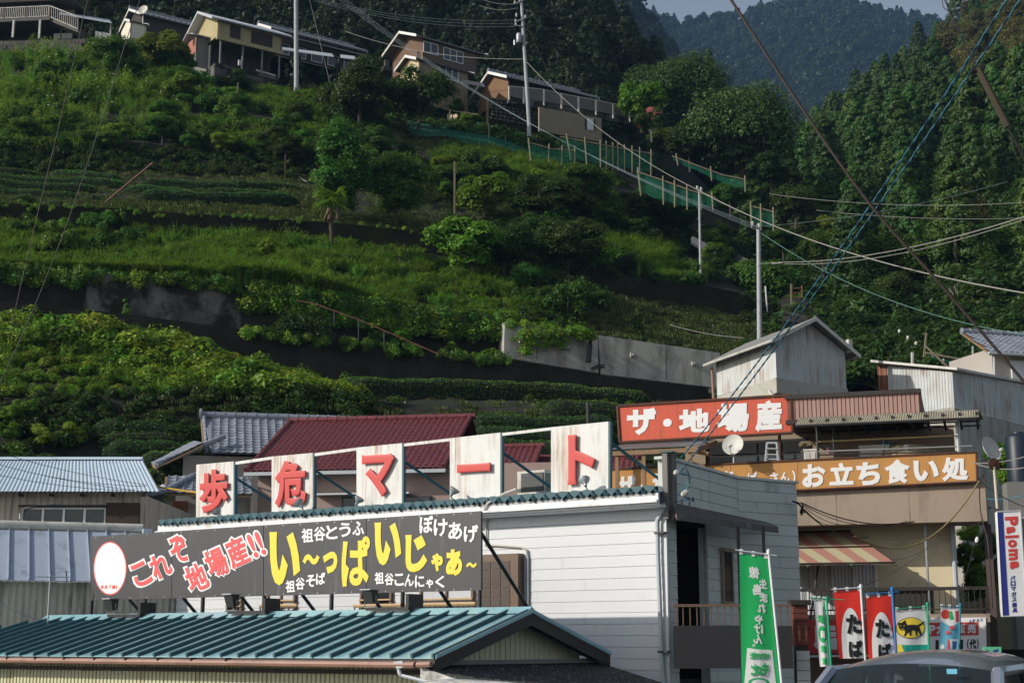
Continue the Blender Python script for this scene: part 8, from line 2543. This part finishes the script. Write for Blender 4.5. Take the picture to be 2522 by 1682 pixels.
# wooded mountains
farB = [mk_round(210, 11, 12, 130, 2.4, lf_far, 8, .1), mk_round(212, 11, 12, 130, 2.4, lf_far, 8, .1), mk_round(213, 9, 10, 110, 2.4, lf_far, 8, .1), mk_cedar(211, 13, 7, 400, lf_far, 1.9)]
def wood_on(mb, n, s0, s1, seed, name, label):
    r_ = np.random.default_rng(seed)
    V_ = np.array([tuple(p) for p in mb.v])
    F_ = np.array(mb.f)
    q = V_[F_]
    ar = np.linalg.norm(np.cross(q[:, 1] - q[:, 0], q[:, 3] - q[:, 0]), axis=1)
    ix = r_.choice(len(F_), n, p=ar / ar.sum())
    a, b = r_.uniform(size=(n, 1)), r_.uniform(size=(n, 1))
    p = q[ix, 0] * (1 - a) * (1 - b) + q[ix, 1] * a * (1 - b) + q[ix, 2] * a * b + q[ix, 3] * (1 - a) * b
    scatter(name, label, farB, [(tuple(x), (0, 0, t), s) for x, t, s in zip(p, r_.uniform(0, 6.28, n), r_.uniform(s0, s1, n))], 'wood')
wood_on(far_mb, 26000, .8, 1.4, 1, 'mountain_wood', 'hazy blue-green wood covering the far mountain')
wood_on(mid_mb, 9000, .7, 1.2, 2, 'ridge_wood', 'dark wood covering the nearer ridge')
# ================================================================ wires
wire_l = M('pale_wire', (.20, .26, .30), r=.5)
wire_d = M('dark_cable', (.045, .032, .025), r=.6)
wire_b = M('blue_green_cable', (.05, .20, .27), r=.5, var=.3)
wire_k = M('black_cable', (.015, .015, .016), r=.6)
wire_k2 = M('dark_blue_strand', (.03, .07, .12), r=.5)
wire_w = M('grey_service_wire', (.30, .29, .27), r=.6)
def wire(label, a, b, r, mt, sag=0, n=16, name='power_line', mids=(), group=None, twist=0):
    """a, b: (px, py, distance)"""
    pts = [P(*a)] + [P(*m) for m in mids] + [P(*b)]
    if len(pts) == 2:
        A_, B_ = pts
        pts = [A_.lerp(B_, i / n) - V((0, 0, sag * 4 * (i / n) * (1 - i / n))) for i in range(n + 1)]
    else:
        # smooth curve through the given points
        out = []
        for i in range(len(pts) - 1):
            p0, p1, p2, p3 = pts[max(i - 1, 0)], pts[i], pts[i + 1], pts[min(i + 2, len(pts) - 1)]
            for k in range(6):
                t = k / 6
                out.append(.5 * ((2 * p1) + (p2 - p0) * t + (2 * p0 - 5 * p1 + 4 * p2 - p3) * t * t + (3 * p1 - p0 - 3 * p2 + p3) * t ** 3))
        pts = out + [pts[-1]]
    return obj(name, MB().tube(pts, r, 5), mt, None, label, 'cable', group)
def twisted(label, a, b, r, m1, m2, sag, turns):
    A_, B_ = P(*a), P(*b)
    o = thing('service_cable', label, 'cable', A_.lerp(B_, .5))
    n = turns * 8
    d = (B_ - A_).normalized()
    x = d.cross(V((0, 0, 1))).normalized(); y = x.cross(d)
    for k, mt in ((0, m1), (math.pi, m2)):
        pts = []
        for i in range(n + 1):
            f = i / n
            p = A_.lerp(B_, f) - V((0, 0, sag * 4 * f * (1 - f)))
            w = f * turns * 2 * math.pi + k
            pts.append(p + (x * math.cos(w) + y * math.sin(w)) * r * .9)
        obj('strand', MB().tube(pts, r, 5), mt, o)
    return o
twisted('left blue-green twisted cable running down to the shop corner', (2490, -15, 17), (1668, 1138, 30.8), .009, wire_b, wire_k2, .25, 30)
twisted('right blue-green twisted cable running down to the shop corner', (2524, -15, 17), (1672, 1166, 30.8), .009, wire_b, wire_k2, .15, 30)
wire('thick brown cable sloping down across the valley to the right edge', (1790, -15, 15), (2560, 985, 15), .017, wire_d, 0, mids=[(1960, 245, 15), (2140, 500, 15), (2320, 705, 15)])
gw = wire('slack black wire from the top towards the right edge', (2320, -15, 13), (2560, 470, 13), .006, wire_k, 0, mids=[(2365, 90, 13), (2405, 170, 13), (2480, 310, 13)])
cg = thing('cable_guard', 'long dark brown tube guard on the slanting wire at the right', 'cable guard', P(2445, 240, 13))
obj('tube', MB().tube([P(2408, 168, 13), P(2482, 312, 13)], .036, 8), M('dark_olive_tube', (.05, .042, .025), r=.6, var=.2), cg, smooth=True)
for (x, y) in ((2400, 172), (2420, 165)):
    obj('clip', MB().lathe(P(x, y, 13), (0, -1, .2), [(0, .02), (.03, .02), (.03, -.02), (0, -.02)], 8), wire_k, cg)
for i, pts in enumerate(([(2320, 0), (2325, 20), (2345, 30), (2352, 26), (2345, 50), (2352, 75), (2375, 85), (2372, 110), (2390, 135), (2404, 136)], [(2330, -5), (2340, 30), (2372, 80), (2395, 140), (2408, 168)], [(2482, 312), (2500, 350), (2490, 340), (2505, 390), (2530, 420)], [(2484, 315), (2515, 370), (2530, 400)])):
    wire(f'thin black {("curled", "straight", "lower curled", "lower straight")[i]} lashing wire by the tube guard', (*pts[0], 13), (*pts[-1], 13), .004, wire_k, mids=[(*p, 13) for p in pts[1:-1]])
for i, dy in enumerate((0, 7, 14)):
    wire(f'{("upper", "middle", "lower")[i]} pale line of the bundle dropping from the hill to the slim pole', (822 + i * 9, -10, 118), (1856 + i * 5, 553 + dy, 84), .009, wire_l, 1.6)
wire('grey service line from the hill pole down to the right edge', (1296, 152, 120), (1714, 466, 96), .02, wire_w, 1.0)
wire('grey service line from the thin pole to the right edge', (1714, 466, 96), (2560, 728, 60), .028, wire_w, .9)
for i, (y0, y1) in enumerate(((-10, 50), (-4, 58), (2, 66))):
    wire(f'{("upper", "middle", "lower")[i]} pale line from the top edge to the hill pole', (752 + i * 10, y0, 122), (1270, y1, 120), .012, wire_l, .8)
wire('thin line to the upper crossarm of the hill pole', (1170, -8, 122), (1275, 10, 120), .014, wire_w, .3)
wire('second thin line to the upper crossarm of the hill pole', (1180, 14, 122), (1275, 20, 120), .014, wire_w, .3)
wire('line from the long tiled house to the hill pole', (850, 78, 135), (1290, 146, 120), .02, wire_w, .8)
wire('upper level wire across the conifers at the right', (1895, 478, 95), (2560, 496, 90), .02, wire_w, .5)
wire('lower level wire across the conifers at the right', (2010, 518, 95), (2560, 536, 90), .016, wire_w, .3)
wire('double service wire rising from the slim pole to the right edge', (1930, 646, 84), (2560, 522, 55), .02, wire_w, .5)
wire('second wire of the pair rising from the slim pole', (1932, 650, 84), (2560, 528, 55), .014, wire_w, .6)
wire('thin wire rising from the slim pole top through the conifers', (1872, 558, 84), (2480, 448, 80), .01, wire_l, .4)
wire('greenish wire falling from the slim pole to the right edge', (1874, 574, 84), (2560, 830, 62), .018, M('green_wire', (.10, .2, .17)), 1.0)
wire('brown wire at the left running down from the top edge', (219, -15, 40), (22, 830, 40), .010, wire_d, 0, mids=[(150, 290, 40), (85, 560, 40)])
wire('black wire at the left running down from the top edge', (350, -15, 36), (-20, 985, 36), .011, wire_k, 0, mids=[(302, 130, 36), (250, 300, 36), (162, 560, 36), (70, 790, 36)])
for i, (a, b) in enumerate((((-10, 1112), (362, 1194)), ((-10, 1142), (375, 1212)), ((-10, 1168), (330, 1208)), ((60, 1160), (360, 1197)))):
    wire(f'{("top", "second", "third", "short")[i]} thin wire over the pale blue roof', (*a, 42.5), (*b, 43), .007, wire_k, .1)
wire('faint blue wire across the taupe wall to the aerial', (-10, 1475, 34), (118, 1527, 35.5), .008, wire_l, .1)
wire('garden hose wire over the weedy slope, upper span', (540, 196, 124), (586, 222, 122), .02, wire_w, .5)
wire('garden hose wire over the weedy slope, middle span', (587, 222, 122), (638, 306, 113), .025, wire_w, .6)
wire('garden hose wire over the weedy slope, lower span', (638, 306, 113), (703, 384, 102), .025, wire_w, .7)
wire('garden hose wire over the weedy slope, last span', (703, 384, 102), (755, 448, 98), .025, wire_w, .3)
wire('light wire from the top edge beside the tall pole', (760, -10, 126), (815, 215, 120), .012, wire_w)
wire('stay wire of the hill pole', (1298, 60, 120), (1420, 345, 115), .012, wire_d)
wire('thin wire over the mown bank to the stilted shed', (1650, 800, 68), (1830, 832, 63), .01, wire_w, .1)
# service drop in front of the beige band
for i, (a, b, sg, r, mt) in enumerate((((1972, 1237), (2252, 1284), .25, .016, wire_k), ((1972, 1240), (2235, 1283), .3, .010, wire_k), ((1975, 1243), (2110, 1290), .2, .008, wire_k), ((1975, 1246), (2070, 1290), .2, .008, wire_k), ((1978, 1254), (2140, 1322), .25, .016, wire_k))):
    wire(f'black service wire number-less span {("thickest", "close below", "thin inner", "thin outer", "lowest")[i]} in front of the beige band'.replace('number-less span ', ''), (*a, 36), (*b, 39), r, mt, sg)
wire('yellowish hose sagging from the orange sign corner to the awning', (2412, 1184, 39.5), (2105, 1320, 38), .022, M('yellowish_hose', (.25, .19, .08)), .9)
for i, (a, b) in enumerate((((2284, 1347), (2190, 1378)), ((2284, 1350), (2130, 1440)), ((2418, 1282), (2310, 1318)), ((2420, 1285), (2180, 1330)), ((2400, 1335), (2360, 1465)))):
    wire(f'thin grey wire under the balcony, {("left upper", "left lower", "right upper", "right lower", "near the lit bulb")[i]}', (*a, 39.5), (*b, 39.8), .006, wire_d, .1)
wire('black cable hanging down by the box sign', (2412, 1190, 39), (2445, 1500, 38.5), .018, wire_k, 0, mids=[(2415, 1260, 39), (2432, 1330, 38.6), (2440, 1420, 38.5)])
for i, (a, b) in enumerate((((2395, 1140), (2560, 1112)), ((2400, 1141), (2530, 1150)), ((2430, 1228), (2560, 1205)), ((2412, 1185), (2560, 1260)), ((2490, 1258), (2560, 1275)))):
    wire(f'wire at the right edge, {("upper pale", "below the pale one", "blue", "black slanting", "by the box sign")[i]}', (*a, 39), (*b, 38), .012, (wire_w, wire_w, wire_b, wire_k, wire_w)[i], .1)
# tangle at the shop corner
tg = thing('cable_tangle', 'tangle of looped cables and white insulators at the shop corner post', 'cable bundle', P(1690, 1235, 30.3))
for k in range(6):
    a = [(1672 + k * 2, 1168), (1690 + k * 3, 1150 + k * 5), (1700 - k * 2, 1190), (1690 - k * 4, 1215), (1680 + k * 5, 1232), (1660 + k * 9, 1236 - k * 3)]
    obj('loop', MB().tube([P(x, y, 30.3 + .04 * k) for x, y in a], .009, 4), wire_b if k % 2 else wire_k, tg)
for x, y in ((1666, 1163), (1690, 1212), (1684, 1216)):
    obj('insulator', MB().lathe(P(x, y, 30.2), (.3, -1, .2), [(0, .06), (.05, .05), (.06, 0), (.05, -.05), (0, -.06)], 8), dirty_w, tg, smooth=True)
for x, y in ((1678, 1232), (1697, 1235), (1706, 1225)):
    obj('cable_end', MB().tube([P(x, y, 30.25), P(x + 1, y + 10, 30.25)], .022, 5), wire_k, tg)
tg2 = thing('cable_tangle', 'black cable anchor at the far end of the grey parapet', 'cable bundle', P(1975, 1250, 35.6))
for k in range(5):
    a = [(1950, 1233), (1968, 1238 + k), (1975 + k * 2, 1250 + k * 3), (1970 + k, 1262 + k * 2), (1978, 1240 + k * 4)]
    obj('loop', MB().tube([P(x, y, 35.5 + .03 * k) for x, y in a], .014, 4), wire_k, tg2)
# festoon of small bulbs
fs = thing('bulb_string', 'string of small white bulbs sagging in front of the dark trees at the right', 'string lights', P(2300, 860, 72))
fp = [(2190, 790), (2235, 825), (2275, 855), (2325, 880), (2372, 893), (2420, 910), (2500, 950)]
obj('wire', MB().tube([P(x, y, 72) for x, y in fp], .012, 4), wire_k, fs)
for x, y in ((2215, 812), (2236, 828), (2256, 842), (2298, 872), (2324, 884), (2348, 891), (2372, 898), (2394, 905)):
    obj('bulb', MB().lathe(P(x, y + 4, 72), (0, 0, 1), [(0, .12), (.05, .08), (.08, 0), (.05, -.07), (0, -.09)], 8), dirty_w, fs, smooth=True)
# bare bulb by the dark yard
bp_ = P(2406, 1330, 39)
bb_ = thing('bare_bulb', 'bare hanging bulb in front of the dark yard at the right', 'lamp', bp_)
obj('globe', MB().lathe(bp_, (.2, 0, 1), [(0, .09), (.03, .08), (.055, 0), (.03, -.06), (0, -.07)], 10), wht_p, bb_, smooth=True)
obj('socket', MB().tube([P(2407, 1325, 39), P(2408, 1320, 39)], .025, 6), dkmetal, bb_)

# ================================================================ air: a closed box of thin haze round the whole place
hz = bpy.data.materials.new('haze')
hz.use_nodes = True
n_ = hz.node_tree
for x in list(n_.nodes):
    if x.type == 'BSDF_PRINCIPLED': n_.nodes.remove(x)
pv = n_.nodes.new('ShaderNodeVolumePrincipled')
pv.inputs['Color'].default_value = (.30, .56, .95, 1)
pv.inputs['Density'].default_value = HAZE
pv.inputs['Anisotropy'].default_value = .1
n_.links.new(pv.outputs[0], n_.nodes['Material Output'].inputs['Volume'])
hb = MB().hexa([V((x, y, -90)) for x, y in ((-1900, -80), (1900, -80), (1900, 2300), (-1900, 2300))], [V((x, y, 760)) for x, y in ((-1900, -80), (1900, -80), (1900, 2300), (-1900, 2300))])
obj('haze', hb, hz, None, 'thin blue haze lying in the valley', 'haze', kind='stuff', org=(0, 0, 0))
